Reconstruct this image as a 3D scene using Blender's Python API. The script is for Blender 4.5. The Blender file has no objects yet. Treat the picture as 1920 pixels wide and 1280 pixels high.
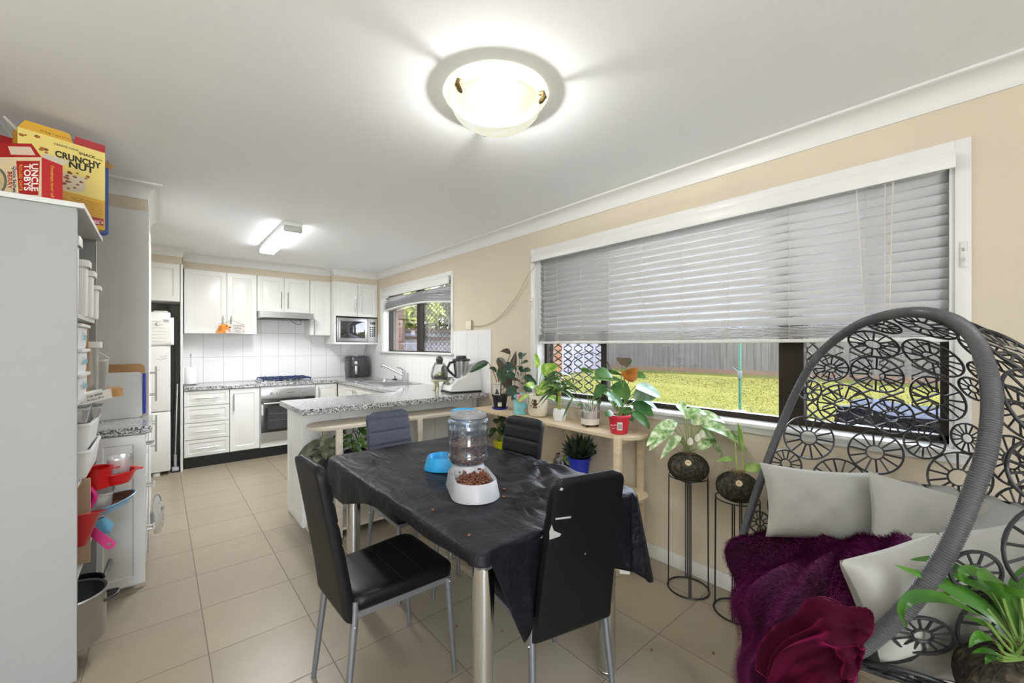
import bpy, bmesh, math, random
from mathutils import Vector, Matrix
import mathutils
PI = math.pi
scn = bpy.context.scene
COL = scn.collection

# ------------------------------------------------------------------ camera
FPX, YAW, HCAM = 771.85, 0.70735, 1.35      # focal length in pixels of a 1920 wide frame
cd = bpy.data.cameras.new('camera'); cam = bpy.data.objects.new('camera', cd); COL.objects.link(cam)
cam.location = (0, 0, HCAM); cam.rotation_euler = (PI/2, 0, -YAW)
cd.sensor_width = 36; cd.lens = 36*FPX/1920; cd.shift_y = 8.0/1920; cd.clip_start = 0.05; cd.clip_end = 200
scn.camera = cam

# ------------------------------------------------------------------ world, sun, exposure
wd = bpy.data.worlds.new('sky'); scn.world = wd; wd.use_nodes = True
wn = wd.node_tree.nodes; wl = wd.node_tree.links
bg = wn['Background']
tc = wn.new('ShaderNodeTexCoord'); sp = wn.new('ShaderNodeSeparateXYZ'); rp = wn.new('ShaderNodeValToRGB')
wl.new(tc.outputs['Generated'], sp.inputs[0]); wl.new(sp.outputs['Z'], rp.inputs[0]); wl.new(rp.outputs[0], bg.inputs[0])
rp.color_ramp.elements[0].color = (0.92, 0.95, 1, 1); rp.color_ramp.elements[0].position = 0.0
rp.color_ramp.elements[1].color = (0.60, 0.78, 1, 1); rp.color_ramp.elements[1].position = 0.9
bg.inputs[1].default_value = 6.0
sd = bpy.data.lights.new('sun', 'SUN'); sun = bpy.data.objects.new('sun', sd); COL.objects.link(sun)
sd.energy = 9.0; sd.angle = 0.009; sd.color = (1, 0.95, 0.86)
sun.rotation_euler = Vector((-0.30, -0.20, -1.0)).to_track_quat('-Z', 'Y').to_euler()
scn.view_settings.view_transform = 'Standard'; scn.view_settings.look = 'None'
scn.view_settings.exposure = 1.5; scn.view_settings.gamma = 1.0; scn.view_settings.use_curve_mapping = False

# ------------------------------------------------------------------ materials
def lin(h):
    h = h.lstrip('#'); r = []
    for i in (0, 2, 4):
        c = int(h[i:i+2], 16)/255
        r.append(c/12.92 if c <= 0.04045 else ((c+0.055)/1.055)**2.4)
    return tuple(r)+(1,)
MATS = {}
def mat(name, col, rough=0.5, metal=0.0, spec=0.5, var=0.0, scale=8.0, bump=0.0, bscale=60.0, stretch=None, coat=0.0, sheen=0.0):
    if name in MATS: return MATS[name]
    m = bpy.data.materials.new(name); m.use_nodes = True
    nt = m.node_tree; b = nt.nodes['Principled BSDF']
    c = lin(col) if isinstance(col, str) else tuple(col)
    b.inputs['Base Color'].default_value = c; b.inputs['Roughness'].default_value = rough
    b.inputs['Metallic'].default_value = metal; b.inputs['Specular IOR Level'].default_value = spec
    b.inputs['Coat Weight'].default_value = coat
    if sheen:
        b.inputs['Sheen Weight'].default_value = sheen; b.inputs['Sheen Roughness'].default_value = .35; k = 1/max(.02, max(c[:3])); b.inputs['Sheen Tint'].default_value = tuple(min(1, x*k*.8) for x in c[:3])+(1,)
    if var or bump:
        t = nt.nodes.new('ShaderNodeTexCoord'); mp = nt.nodes.new('ShaderNodeMapping')
        if stretch: mp.inputs['Scale'].default_value = stretch
        nt.links.new(t.outputs['Object'], mp.inputs[0])
        if var:
            n = nt.nodes.new('ShaderNodeTexNoise'); n.inputs['Scale'].default_value = scale; n.inputs['Detail'].default_value = 5
            nt.links.new(mp.outputs[0], n.inputs['Vector'])
            r = nt.nodes.new('ShaderNodeValToRGB')
            r.color_ramp.elements[0].color = tuple(x*(1-var) for x in c[:3])+(1,); r.color_ramp.elements[0].position = 0.3
            r.color_ramp.elements[1].color = tuple(min(1, x*(1+var)) for x in c[:3])+(1,); r.color_ramp.elements[1].position = 0.7
            nt.links.new(n.outputs['Fac'], r.inputs[0]); nt.links.new(r.outputs[0], b.inputs['Base Color'])
        if bump:
            n2 = nt.nodes.new('ShaderNodeTexNoise'); n2.inputs['Scale'].default_value = bscale; n2.inputs['Detail'].default_value = 4
            nt.links.new(mp.outputs[0], n2.inputs['Vector'])
            bp = nt.nodes.new('ShaderNodeBump'); bp.inputs['Strength'].default_value = bump; bp.inputs['Distance'].default_value = 0.004
            nt.links.new(n2.outputs['Fac'], bp.inputs['Height']); nt.links.new(bp.outputs[0], b.inputs['Normal'])
    MATS[name] = m; return m
def nodes_of(m): return m.node_tree.nodes, m.node_tree.links, m.node_tree.nodes['Principled BSDF']
def ramp(nt, src, stops, interp='LINEAR'):
    r = nt.nodes.new('ShaderNodeValToRGB'); r.color_ramp.interpolation = interp
    el = r.color_ramp.elements
    while len(el) < len(stops): el.new(0.5)
    for e, (p, c) in zip(el, stops): e.position = p; e.color = lin(c) if isinstance(c, str) else c
    nt.links.new(src, r.inputs[0]); return r
def emit(name, col, s):
    m = mat(name, col, 0.4); b = m.node_tree.nodes['Principled BSDF']
    b.inputs['Emission Color'].default_value = lin(col); b.inputs['Emission Strength'].default_value = s; return m
def glassy(name, tint='#FFFFFF', refl=0.08, rough=0.02, diff=0.0, dcol='#FFFFFF'):
    """thin clear sheet: straight-through with a faint mirror; diff adds a milky veil"""
    if name in MATS: return MATS[name]
    m = bpy.data.materials.new(name); m.use_nodes = True; nt = m.node_tree; nt.nodes.clear()
    o = nt.nodes.new('ShaderNodeOutputMaterial'); t = nt.nodes.new('ShaderNodeBsdfTransparent'); t.inputs[0].default_value = lin(tint)
    g = nt.nodes.new('ShaderNodeBsdfGlossy'); g.inputs['Roughness'].default_value = rough
    lw = nt.nodes.new('ShaderNodeLayerWeight'); lw.inputs[0].default_value = 0.25
    ma = nt.nodes.new('ShaderNodeMath'); ma.operation = 'MULTIPLY_ADD'; ma.inputs[1].default_value = 0.7; ma.inputs[2].default_value = refl*0.4
    nt.links.new(lw.outputs['Fresnel'], ma.inputs[0])
    mx = nt.nodes.new('ShaderNodeMixShader'); nt.links.new(ma.outputs[0], mx.inputs[0])
    src = t
    if diff:
        d = nt.nodes.new('ShaderNodeBsdfDiffuse'); d.inputs[0].default_value = lin(dcol)
        m2 = nt.nodes.new('ShaderNodeMixShader'); m2.inputs[0].default_value = diff
        nt.links.new(t.outputs[0], m2.inputs[1]); nt.links.new(d.outputs[0], m2.inputs[2]); src = m2
    nt.links.new(src.outputs[0], mx.inputs[1]); nt.links.new(g.outputs[0], mx.inputs[2]); nt.links.new(mx.outputs[0], o.inputs[0])
    MATS[name] = m; return m

# ------------------------------------------------------------------ mesh builder
LOCAL = set()
class MB:
    def __init__(s): s.v = []; s.f = []; s.mi = []; s.cur = 0
    def add(s, vs, fs):
        o = len(s.v); s.v += [tuple(p) for p in vs]
        for f in fs: s.f.append(tuple(i+o for i in f)); s.mi.append(s.cur)
        return s
    def bmadd(s, bm, M=None):
        bm.verts.index_update()
        vs = [(M @ v.co if M else v.co) for v in bm.verts]; fs = [[v.index for v in f.verts] for f in bm.faces]
        bm.free(); return s.add(vs, fs)
    def box(s, x0, y0, z0, x1, y1, z1, bev=0.0, seg=2, M=None):
        bm = bmesh.new(); bmesh.ops.create_cube(bm, size=1)
        for v in bm.verts:
            v.co = Vector(((x0+x1)/2+v.co.x*(x1-x0), (y0+y1)/2+v.co.y*(y1-y0), (z0+z1)/2+v.co.z*(z1-z0)))
        if bev: bmesh.ops.bevel(bm, geom=bm.edges[:], offset=bev, segments=seg, affect='EDGES', profile=0.5)
        return s.bmadd(bm, M)
    def lathe(s, prof, c=(0, 0, 0), n=32, sx=1, sy=1, M=None, cap=True):
        """prof: list of (r, z)"""
        vs = []; fs = []
        for r, z in prof:
            for i in range(n):
                a = 2*PI*i/n; vs.append(Vector((c[0]+r*sx*math.cos(a), c[1]+r*sy*math.sin(a), c[2]+z)))
        for k in range(len(prof)-1):
            for i in range(n):
                j = (i+1) % n; fs.append((k*n+i, k*n+j, (k+1)*n+j, (k+1)*n+i))
        if cap:
            if prof[0][0] > 1e-5: fs.append(tuple(reversed(range(n))))
            if prof[-1][0] > 1e-5: fs.append(tuple((len(prof)-1)*n+i for i in range(n)))
        if M: vs = [M @ v for v in vs]
        return s.add(vs, fs)
    def tube(s, pts, r, n=8, closed=False, cap=True):
        pts = [Vector(p) for p in pts]; N = len(pts)
        rr = r if isinstance(r, (list, tuple)) else [r]*N
        vs = []; fs = []; nrm = None
        for i, p in enumerate(pts):
            if closed: t = pts[(i+1) % N]-pts[i-1]
            else: t = pts[min(i+1, N-1)]-pts[max(i-1, 0)]
            if t.length < 1e-9: t = Vector((0, 0, 1))
            t.normalize()
            if nrm is None:
                nrm = Vector((0, 0, 1)) if abs(t.z) < 0.9 else Vector((1, 0, 0))
            nrm = nrm-t*nrm.dot(t)
            if nrm.length < 1e-6: nrm = t.orthogonal()
            nrm.normalize(); b = t.cross(nrm)
            for k in range(n):
                a = 2*PI*k/n; vs.append(p+(nrm*math.cos(a)+b*math.sin(a))*rr[i])
        M_ = N if closed else N-1
        for i in range(M_):
            i2 = (i+1) % N
            for k in range(n):
                k2 = (k+1) % n; fs.append((i*n+k, i*n+k2, i2*n+k2, i2*n+k))
        if cap and not closed:
            fs.append(tuple(reversed(range(n)))); fs.append(tuple((N-1)*n+k for k in range(n)))
        return s.add(vs, fs)
    def cyl(s, a, b, r, n=16, r2=None): return s.tube([a, b], [r, r if r2 is None else r2], n)
    def prism(s, poly, o, u, v, w, th):
        """poly in (u, v), extruded th along w from origin o"""
        o, u, v, w = map(Vector, (o, u, v, w)); n = len(poly)
        vs = [o+u*a+v*b for a, b in poly]+[o+u*a+v*b+w*th for a, b in poly]
        fs = [tuple(reversed(range(n))), tuple(range(n, 2*n))]+[(i, (i+1) % n, n+(i+1) % n, n+i) for i in range(n)]
        if u.cross(v).dot(w)*th < 0: fs = [tuple(reversed(f)) for f in fs]
        return s.add(vs, fs)
    def grid(s, P, closed_u=False):
        R = len(P); Cn = len(P[0]); vs = [p for row in P for p in row]; fs = []
        for i in range(R-1):
            for j in range(Cn if closed_u else Cn-1):
                j2 = (j+1) % Cn; fs.append((i*Cn+j, i*Cn+j2, (i+1)*Cn+j2, (i+1)*Cn+j))
        return s.add(vs, fs)
    def sphere(s, c, r, n=16, m=10, sz=1.0, M=None):
        prof = [(max(1e-6, r*math.sin(PI*k/m)), -r*sz*math.cos(PI*k/m)) for k in range(m+1)]
        return s.lathe(prof, c, n, M=M, cap=False)
    def rings(s, o, u, v, w, W, H, prof):
        """raised panel: concentric rectangles (inset, height) on the plane o+u+v, height along w; last ring is filled"""
        o, u, v, w = map(Vector, (o, u, v, w)); vs = []; fs = []
        for ins, h in prof:
            for a, b in ((ins, ins), (W-ins, ins), (W-ins, H-ins), (ins, H-ins)): vs.append(o+u*a+v*b+w*h)
        k = len(prof)
        for i in range(k-1):
            for j in range(4): fs.append((i*4+j, i*4+(j+1) % 4, (i+1)*4+(j+1) % 4, (i+1)*4+j))
        fs.append(tuple((k-1)*4+j for j in range(4))); fs.append((3, 2, 1, 0))
        if u.cross(v).dot(w) < 0: fs = [tuple(reversed(f)) for f in fs]
        return s.add(vs, fs)
    def obj(s, name, mats, parent=None, loc=None, smooth=35, sub=0, solid=0.0, kind=None):
        me = bpy.data.meshes.new(name)
        off = Vector((0, 0, 0))
        p = parent
        while p is not None: off += Vector(p.location); p = p.parent
        if parent is not None and root(parent).name in LOCAL: off = Vector((0, 0, 0))
        if loc is not None: off = Vector(loc)
        me.from_pydata([(x-off.x, y-off.y, z-off.z) for x, y, z in s.v], [], s.f)
        if not isinstance(mats, (list, tuple)): mats = [mats]
        for m in mats: me.materials.append(m)
        me.polygons.foreach_set('material_index', s.mi)
        if smooth:
            me.polygons.foreach_set('use_smooth', [True]*len(me.polygons)); me.update()
            try: me.set_sharp_from_angle(angle=math.radians(smooth))
            except Exception: pass
        me.update()
        o = bpy.data.objects.new(name, me); COL.objects.link(o)
        if parent is not None: o.parent = parent
        elif loc is not None: o.location = loc
        if sub:
            md = o.modifiers.new('sub', 'SUBSURF'); md.levels = sub; md.render_levels = sub
        if solid:
            md = o.modifiers.new('thick', 'SOLIDIFY'); md.thickness = solid; md.offset = 0
        if kind: o['kind'] = kind
        return o
def root(o):
    while o.parent is not None: o = o.parent
    return o
def thing(name, label, cat, loc=(0, 0, 0), group=None, local=False, rz=0.0):
    o = bpy.data.objects.new(name, None); COL.objects.link(o); o.location = loc; o.empty_display_size = 0.05
    o['label'] = label; o['category'] = cat
    if group: o['group'] = group
    if local: LOCAL.add(o.name)
    if rz: o.rotation_euler = (0, 0, rz)
    return o
def tag(o, label, cat, group=None):
    o['label'] = label; o['category'] = cat
    if group: o['group'] = group
    return o
def struct(name, mb, m, parent=None, label=None, smooth=35):
    o = mb.obj(name, m, parent, smooth=smooth)
    if parent is None:
        o['kind'] = 'structure'
        if label: o['label'] = label
    return o
def copy_tree(o, parent=None):
    c = o.copy(); COL.objects.link(c)
    if parent is not None: c.parent = parent
    for ch in list(o.children): copy_tree(ch, c)
    return c
def text(name, s, m, parent, o, u, v, size, extrude=0.0006, align='CENTER', sx=1.0, bold=0.0):
    """lettering as a mesh; o is the centre of the line, u reading direction, v up"""
    cu = bpy.data.curves.new(name, 'FONT'); cu.body = s; cu.size = size; cu.extrude = extrude; cu.offset = bold
    cu.align_x = align; cu.align_y = 'CENTER'; cu.resolution_u = 3
    tmp = bpy.data.objects.new(name, cu); COL.objects.link(tmp)
    dg = bpy.context.evaluated_depsgraph_get(); me = bpy.data.meshes.new_from_object(tmp.evaluated_get(dg))
    bpy.data.objects.remove(tmp)
    u = Vector(u).normalized(); v = Vector(v).normalized(); w = u.cross(v)
    off = Vector((0, 0, 0)); p = parent
    while p is not None: off += Vector(p.location); p = p.parent
    if parent is not None and root(parent).name in LOCAL: off = Vector((0, 0, 0))
    M = Matrix.Translation(Vector(o)-off) @ Matrix((u, v, w)).transposed().to_4x4() @ Matrix.Scale(sx, 4, (1, 0, 0))
    me.transform(M); me.materials.clear(); me.materials.append(m)
    ob = bpy.data.objects.new(name, me); COL.objects.link(ob); ob.parent = parent
    return ob
def D(px, py, d):
    """point seen at pixel (px, py) at distance d along the viewing axis"""
    r = (px-960)/FPX*d; h = -(py-648)/FPX*d
    return Vector((math.cos(YAW)*r+math.sin(YAW)*d, -math.sin(YAW)*r+math.cos(YAW)*d, HCAM+h))
def crom(pts, n=6, closed=False):
    pts = [Vector(p) for p in pts]; N = len(pts); out = []
    for i in range(N if closed else N-1):
        if closed: p0, p1, p2, p3 = pts[i-1], pts[i], pts[(i+1) % N], pts[(i+2) % N]
        else: p0, p1, p2, p3 = pts[max(i-1, 0)], pts[i], pts[i+1], pts[min(i+2, N-1)]
        for k in range(n):
            t = k/n
            out.append(0.5*((2*p1)+(p2-p0)*t+(2*p0-5*p1+4*p2-p3)*t*t+(3*p1-p0-3*p2+p3)*t**3))
    if not closed: out.append(pts[-1])
    return out
def lerp(a, b, t): return a+(b-a)*t
def interp(xs, ys, x):
    if x <= xs[0]: return ys[0]
    for i in range(len(xs)-1):
        if x <= xs[i+1]: return lerp(ys[i], ys[i+1], (x-xs[i])/(xs[i+1]-xs[i]))
    return ys[-1]
def rrect(w, h, r, n=5):
    """rounded rectangle outline centred on 0"""
    out = []
    for cx, cy, a0 in ((w/2-r, h/2-r, 0), (-w/2+r, h/2-r, PI/2), (-w/2+r, -h/2+r, PI), (w/2-r, -h/2+r, 1.5*PI)):
        for k in range(n+1): a = a0+PI/2*k/n; out.append((cx+r*math.cos(a), cy+r*math.sin(a)))
    return out
VR = Vector((.76, -.65, 0)); VF = Vector((.65, .76, 0))      # right and away as the room is viewed
rnd = random.Random(7)
# ------------------------------------------------------------------ surface materials
WHITE = mat('cabinet_white', '#E0E0DE', 0.32, spec=0.5)
MELA = mat('melamine_white', '#D2D2D0', 0.5, var=0.015, scale=3)
TRIMW = mat('trim_white_gloss', '#E0E0DE', 0.35)
CEILM = mat('ceiling_paint', '#F2F3F5', 0.85, var=0.012, scale=1.5)
CREAM = mat('cream_wall_paint', '#D0C5B0', 0.75, var=0.03, scale=2.0, bump=0.05, bscale=90)
CHROME = mat('chrome', '#D8DADC', 0.16, metal=1.0)
STEEL = mat('brushed_steel', '#B9BABB', 0.32, metal=1.0, var=0.06, scale=4, stretch=(1, 60, 60))
HANDLE = mat('satin_handle', '#B4B4B2', 0.3, metal=1.0)
BLACK = mat('black_plastic', '#121212', 0.4)
DARK = mat('dark_grey_plastic', '#2E2F31', 0.4)
BRONZE = mat('bronze_aluminium', '#2A211A', 0.45, metal=0.3)
KICK = mat('black_kickboard', '#151516', 0.35)
def m_tiles(name, col, grout, sx, sy, ox, oy, axes, gw, rough, var=0.05, bump=0.3):
    m = mat(name, col, rough); nt = m.node_tree; n, l, b = nodes_of(m)
    t = n.new('ShaderNodeTexCoord'); s = n.new('ShaderNodeSeparateXYZ'); l.new(t.outputs['Object'], s.inputs[0])
    def mth(op, a, bb=None, c=None):
        q = n.new('ShaderNodeMath'); q.operation = op
        for i, x in enumerate((a, bb, c)):
            if x is None: continue
            if isinstance(x, (int, float)): q.inputs[i].default_value = x
            else: l.new(x, q.inputs[i])
        return q.outputs[0]
    cells = []; masks = []
    for ax, sz, of in ((axes[0], sx, ox), (axes[1], sy, oy)):
        p = mth('DIVIDE', mth('SUBTRACT', s.outputs[ax], of), sz)
        fl = mth('FLOOR', p); fr = mth('SUBTRACT', p, fl)
        d = mth('MULTIPLY', mth('MINIMUM', fr, mth('SUBTRACT', 1.0, fr)), sz)
        masks.append(mth('LESS_THAN', d, gw/2)); cells.append(fl)
    g = mth('MAXIMUM', masks[0], masks[1])
    cb = n.new('ShaderNodeCombineXYZ'); l.new(cells[0], cb.inputs[0]); l.new(cells[1], cb.inputs[1])
    wn_ = n.new('ShaderNodeTexWhiteNoise'); wn_.noise_dimensions = '3D'; l.new(cb.outputs[0], wn_.inputs['Vector'])
    no = n.new('ShaderNodeTexNoise'); no.inputs['Scale'].default_value = 5; no.inputs['Detail'].default_value = 8; no.inputs['Roughness'].default_value = 0.65
    l.new(t.outputs['Object'], no.inputs['Vector'])
    f = mth('ADD', mth('MULTIPLY', wn_.outputs['Value'], 0.35), mth('MULTIPLY', no.outputs['Fac'], 0.65))
    c = lin(col)[:3]
    r = ramp(nt, f, [(0.2, tuple(x*(1-var) for x in c)+(1,)), (0.8, tuple(min(1, x*(1+var)) for x in c)+(1,))])
    mx = n.new('ShaderNodeMix'); mx.data_type = 'RGBA'; l.new(g, mx.inputs['Factor'])
    l.new(r.outputs[0], mx.inputs['A']); mx.inputs['B'].default_value = lin(grout)
    l.new(mx.outputs['Result'], b.inputs['Base Color'])
    bp = n.new('ShaderNodeBump'); bp.inputs['Strength'].default_value = bump; bp.inputs['Distance'].default_value = 0.003
    l.new(mth('ADD', mth('SUBTRACT', 1.0, g), mth('MULTIPLY', no.outputs['Fac'], 0.12)), bp.inputs['Height']); l.new(bp.outputs[0], b.inputs['Normal'])
    rr = mth('ADD', rough, mth('MULTIPLY', g, 0.4)); l.new(rr, b.inputs['Roughness'])
    return m
FLOORM = m_tiles('beige_floor_tiles', '#9A907D', '#786F61', 0.4035, 0.4045, 0.162, 3.043-0.4045*6, ('X', 'Y'), 0.0048, 0.34, 0.10)
SPLB = m_tiles('white_wall_tiles', '#F0F0F1', '#B9B9B7', 0.2025, 0.305, 0.803, 0.905, ('X', 'Z'), 0.004, 0.12, 0.01, 0.2)
SPLR = m_tiles('white_wall_tiles_side', '#E6E6E6', '#B9B9B7', 0.2, 0.9, 3.102, 0.61, ('Y', 'Z'), 0.004, 0.12, 0.01, 0.2)
SPLP = m_tiles('white_bench_tiles', '#E2E2E0', '#B5B5B2', 0.42, 0.9, 0.83, 0.0, ('X', 'Z'), 0.005, 0.2, 0.01, 0.2)
def m_granite():
    m = mat('speckled_granite', '#B9B9B7', 0.08); nt = m.node_tree; n, l, b = nodes_of(m)
    t = n.new('ShaderNodeTexCoord')
    a = n.new('ShaderNodeTexNoise'); a.inputs['Scale'].default_value = 120; a.inputs['Detail'].default_value = 3; l.new(t.outputs['Object'], a.inputs['Vector'])
    r = ramp(nt, a.outputs['Fac'], [(0.0, '#202126'), (0.37, '#2A2B31'), (0.43, '#7F8086'), (0.50, '#B9B9BA'), (0.60, '#DDDCDA'), (1.0, '#EFEEEC')])
    v = n.new('ShaderNodeTexVoronoi'); v.inputs['Scale'].default_value = 60; l.new(t.outputs['Object'], v.inputs['Vector'])
    r2 = ramp(nt, v.outputs['Color'], [(0.0, '#8A8A8E'), (0.4, '#D6D6D4'), (0.8, '#FFFFFF')])
    mx = n.new('ShaderNodeMix'); mx.data_type = 'RGBA'; mx.blend_type = 'MULTIPLY'; mx.inputs['Factor'].default_value = 0.6
    l.new(r.outputs[0], mx.inputs['A']); l.new(r2.outputs[0], mx.inputs['B']); l.new(mx.outputs['Result'], b.inputs['Base Color'])
    return m
GRAN = m_granite()
def m_brick():
    m = mat('orange_brick', '#A8714E', 0.85); nt = m.node_tree; n, l, b = nodes_of(m)
    t = n.new('ShaderNodeTexCoord'); s = n.new('ShaderNodeSeparateXYZ'); l.new(t.outputs['Object'], s.inputs[0])
    ad = n.new('ShaderNodeMath'); l.new(s.outputs['X'], ad.inputs[0]); l.new(s.outputs['Y'], ad.inputs[1])
    c = n.new('ShaderNodeCombineXYZ'); l.new(ad.outputs[0], c.inputs[0]); l.new(s.outputs['Z'], c.inputs[1])
    k = n.new('ShaderNodeTexBrick'); k.inputs['Scale'].default_value = 1; k.inputs['Brick Width'].default_value = 0.24; k.inputs['Row Height'].default_value = 0.086
    k.inputs['Mortar Size'].default_value = 0.006; k.inputs['Color1'].default_value = lin('#8A5638'); k.inputs['Color2'].default_value = lin('#6E4533'); k.inputs['Mortar'].default_value = lin('#7D7466')
    l.new(c.outputs[0], k.inputs['Vector']); l.new(k.outputs['Color'], b.inputs['Base Color']); return m
BRICK = m_brick()

# ------------------------------------------------------------------ room shell
XR, YB, XL, ZC = 2.392, 6.24, -0.645, 2.40
YF = -2.4; XLL = -2.8
m = MB(); m.box(XLL-0.1, YF-0.1, -0.08, XR+0.1, YB+0.1, 0.0); struct('floor', m, FLOORM, smooth=0)
m = MB(); m.box(XLL-0.1, YF-0.1, ZC, XR+0.1, YB+0.1, ZC+0.1); struct('ceiling', m, CEILM, smooth=0)
W1 = (0.099, 2.489, 0.935, 2.110)      # y0, y1, z0, z1 of the big window
W2 = (3.800, 5.600, 1.262, 2.110)
def wall_x(name, x0, x1, ya, yb, holes, mt, z1=ZC, z0=0.0):
    m = MB(); y = ya
    for (a, b_, c, d) in sorted(holes):
        m.box(x0, y, z0, x1, a, z1); m.box(x0, a, z0, x1, b_, c); m.box(x0, a, d, x1, b_, z1); y = b_
    m.box(x0, y, z0, x1, yb, z1); return struct(name, m, mt, smooth=0)
wall_x('wall_right', XR, XR+0.10, YF, YB+0.1, [W1, W2], CREAM)
wall_x('wall_outside', 2.56, 2.67, YF, 8.2, [(0.15, 2.45, 0.86, 2.2), (3.90, 5.53, 1.17, 2.2)], BRICK, 2.5, -0.3)
m = MB(); m.box(XL-0.1, YB, 0, XR, YB+0.1, ZC); struct('wall_back', m, CREAM, smooth=0)
m = MB(); m.box(XL-0.1, 2.30, 0, XL, YB, ZC); m.box(XLL, 2.30, 0, XL-0.1, 2.40, ZC); struct('wall_left', m, CREAM, smooth=0)
m = MB(); m.box(XLL-0.1, YF, 0, XLL, 2.4, ZC); struct('wall_far_left', m, CREAM, smooth=0)
m = MB()                                                   # wall behind the viewer, with a slider opening added and sized for fill daylight
m.box(XLL, YF-0.1, 0, -2.1, YF, ZC); m.box(-.5, YF-0.1, 0, XR, YF, ZC); m.box(-2.1, YF-0.1, 2.15, -.5, YF, ZC)
struct('wall_behind', m, CREAM, smooth=0)
m = MB()
for x in (-2.1, -1.33, -.56): m.box(x, YF-0.08, 0, x+0.06, YF-0.02, 2.15)
m.box(-2.1, YF-0.08, 0.0, -.5, YF-0.02, 0.06); m.box(-2.1, YF-0.08, 2.09, -.5, YF-0.02, 2.15)
dr = struct('door_added_1', m, BRONZE, smooth=0)
# bulkheads over the cabinets
BZ = 2.222
m = MB(); m.box(1.785, 5.785, BZ, XR, YB, ZC); struct('wall_bulkhead_microwave', m, CREAM, smooth=0)
m = MB(); m.box(0.19, 5.935, BZ, 1.785, YB, ZC); struct('wall_bulkhead_back', m, CREAM, smooth=0)
m = MB(); m.box(XL, 5.675, BZ, 0.18, YB, ZC); struct('wall_bulkhead_fridge', m, CREAM, smooth=0)
m = MB(); m.box(XL, 3.60, BZ, -0.068, 4.51, ZC); struct('wall_bulkhead_pantry', m, CREAM, smooth=0)
# cove cornice swept along the wall line (room on the left of the path)
def cornice(name, path):
    prof = [(0.0, 2.303), (0.006, 2.303)]+[(0.006+0.068*(1-math.cos(a)), 2.308+0.078*math.sin(a)) for a in [PI/2*k/7 for k in range(8)]]+[(0.080, 2.390), (0.080, 2.40)]
    P = [Vector((x, y)) for x, y in path]; rows = []
    for i, p in enumerate(P):
        d0 = (p-P[i-1]).normalized() if i > 0 else (P[1]-p).normalized()
        d1 = (P[i+1]-p).normalized() if i < len(P)-1 else d0
        n0 = Vector((-d0.y, d0.x)); n1 = Vector((-d1.y, d1.x)); mt = n0+n1
        mt = mt/(mt.dot(n0)) if abs(mt.dot(n0)) > 1e-6 else n0
        rows.append([(p.x+mt.x*d, p.y+mt.y*d, z) for d, z in prof])
    m = MB(); m.grid(rows); struct(name, m, TRIMW, smooth=40)
cornice('trim_1', [(XR, YF), (XR, 5.785), (1.785, 5.785), (1.785, 5.935), (0.19, 5.935), (0.18, 5.675), (XL, 5.675), (XL, 4.51), (-0.068, 4.51), (-0.068, 3.60), (XL, 3.60), (XL, 2.30)])
cornice('trim_2', [(XL, 2.30), (XLL, 2.30), (XLL, YF), (XR, YF)])
m = MB(); m.box(XR-0.014, YF, 0, XR, 3.10, 0.085, 0.003); struct('baseboard_right', m, mat('skirting_white', '#DEDCD6', 0.45, var=0.06, scale=9))
# splashbacks
m = MB(); m.box(0.19, YB-0.008, 0.90, XR, YB, 1.80); struct('trim_3', m, SPLB, smooth=0, label='white tiled splashback behind the cooktop')
m = MB(); m.box(XR-0.008, 3.102, 0.90, XR, 3.756, 1.505); m.box(XR-0.008, 3.756, 0.90, XR, 5.66, 1.23); m.box(XR-0.008, 5.66, 0.9, XR, YB, 1.505)
m.box(XR-0.0095, 3.096, 0.90, XR, 3.102, 1.505)
struct('trim_4', m, SPLR, smooth=0, label='white tiled splashback under the kitchen window')

# ------------------------------------------------------------------ windows
GLASS = glassy('window_glass', '#FFFFFF', 0.06, 0.01)
def diamonds(mb, y0, y1, z0, z1, x, w=0.078, h=0.118, r=0.0055):
    """expanded diamond grille between y0..y1, z0..z1"""
    nz = int((z1-z0)/h)+1; ny = int((y1-y0)/w)+1
    for i in range(ny+1):
        for s in (-1, 1):
            pts = []; k = 0; z = z0
            while z < z1+1e-6:
                y = y0+(i+0.5)*w + s*w/2*(1 if k % 2 else -1)
                pts.append((x, min(max(y, y0), y1), z)); k += 1; z += h/2
            # soften the corners into an expanded-metal curve
            q = []
            for j in range(len(pts)):
                a = Vector(pts[j])
                if 0 < j < len(pts)-1:
                    q.append(a.lerp(Vector(pts[j-1]), 0.12)); q.append(a.lerp(Vector(pts[j+1]), 0.12))
                else: q.append(a)
            mb.tube(q, r, 5, cap=False)
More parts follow.
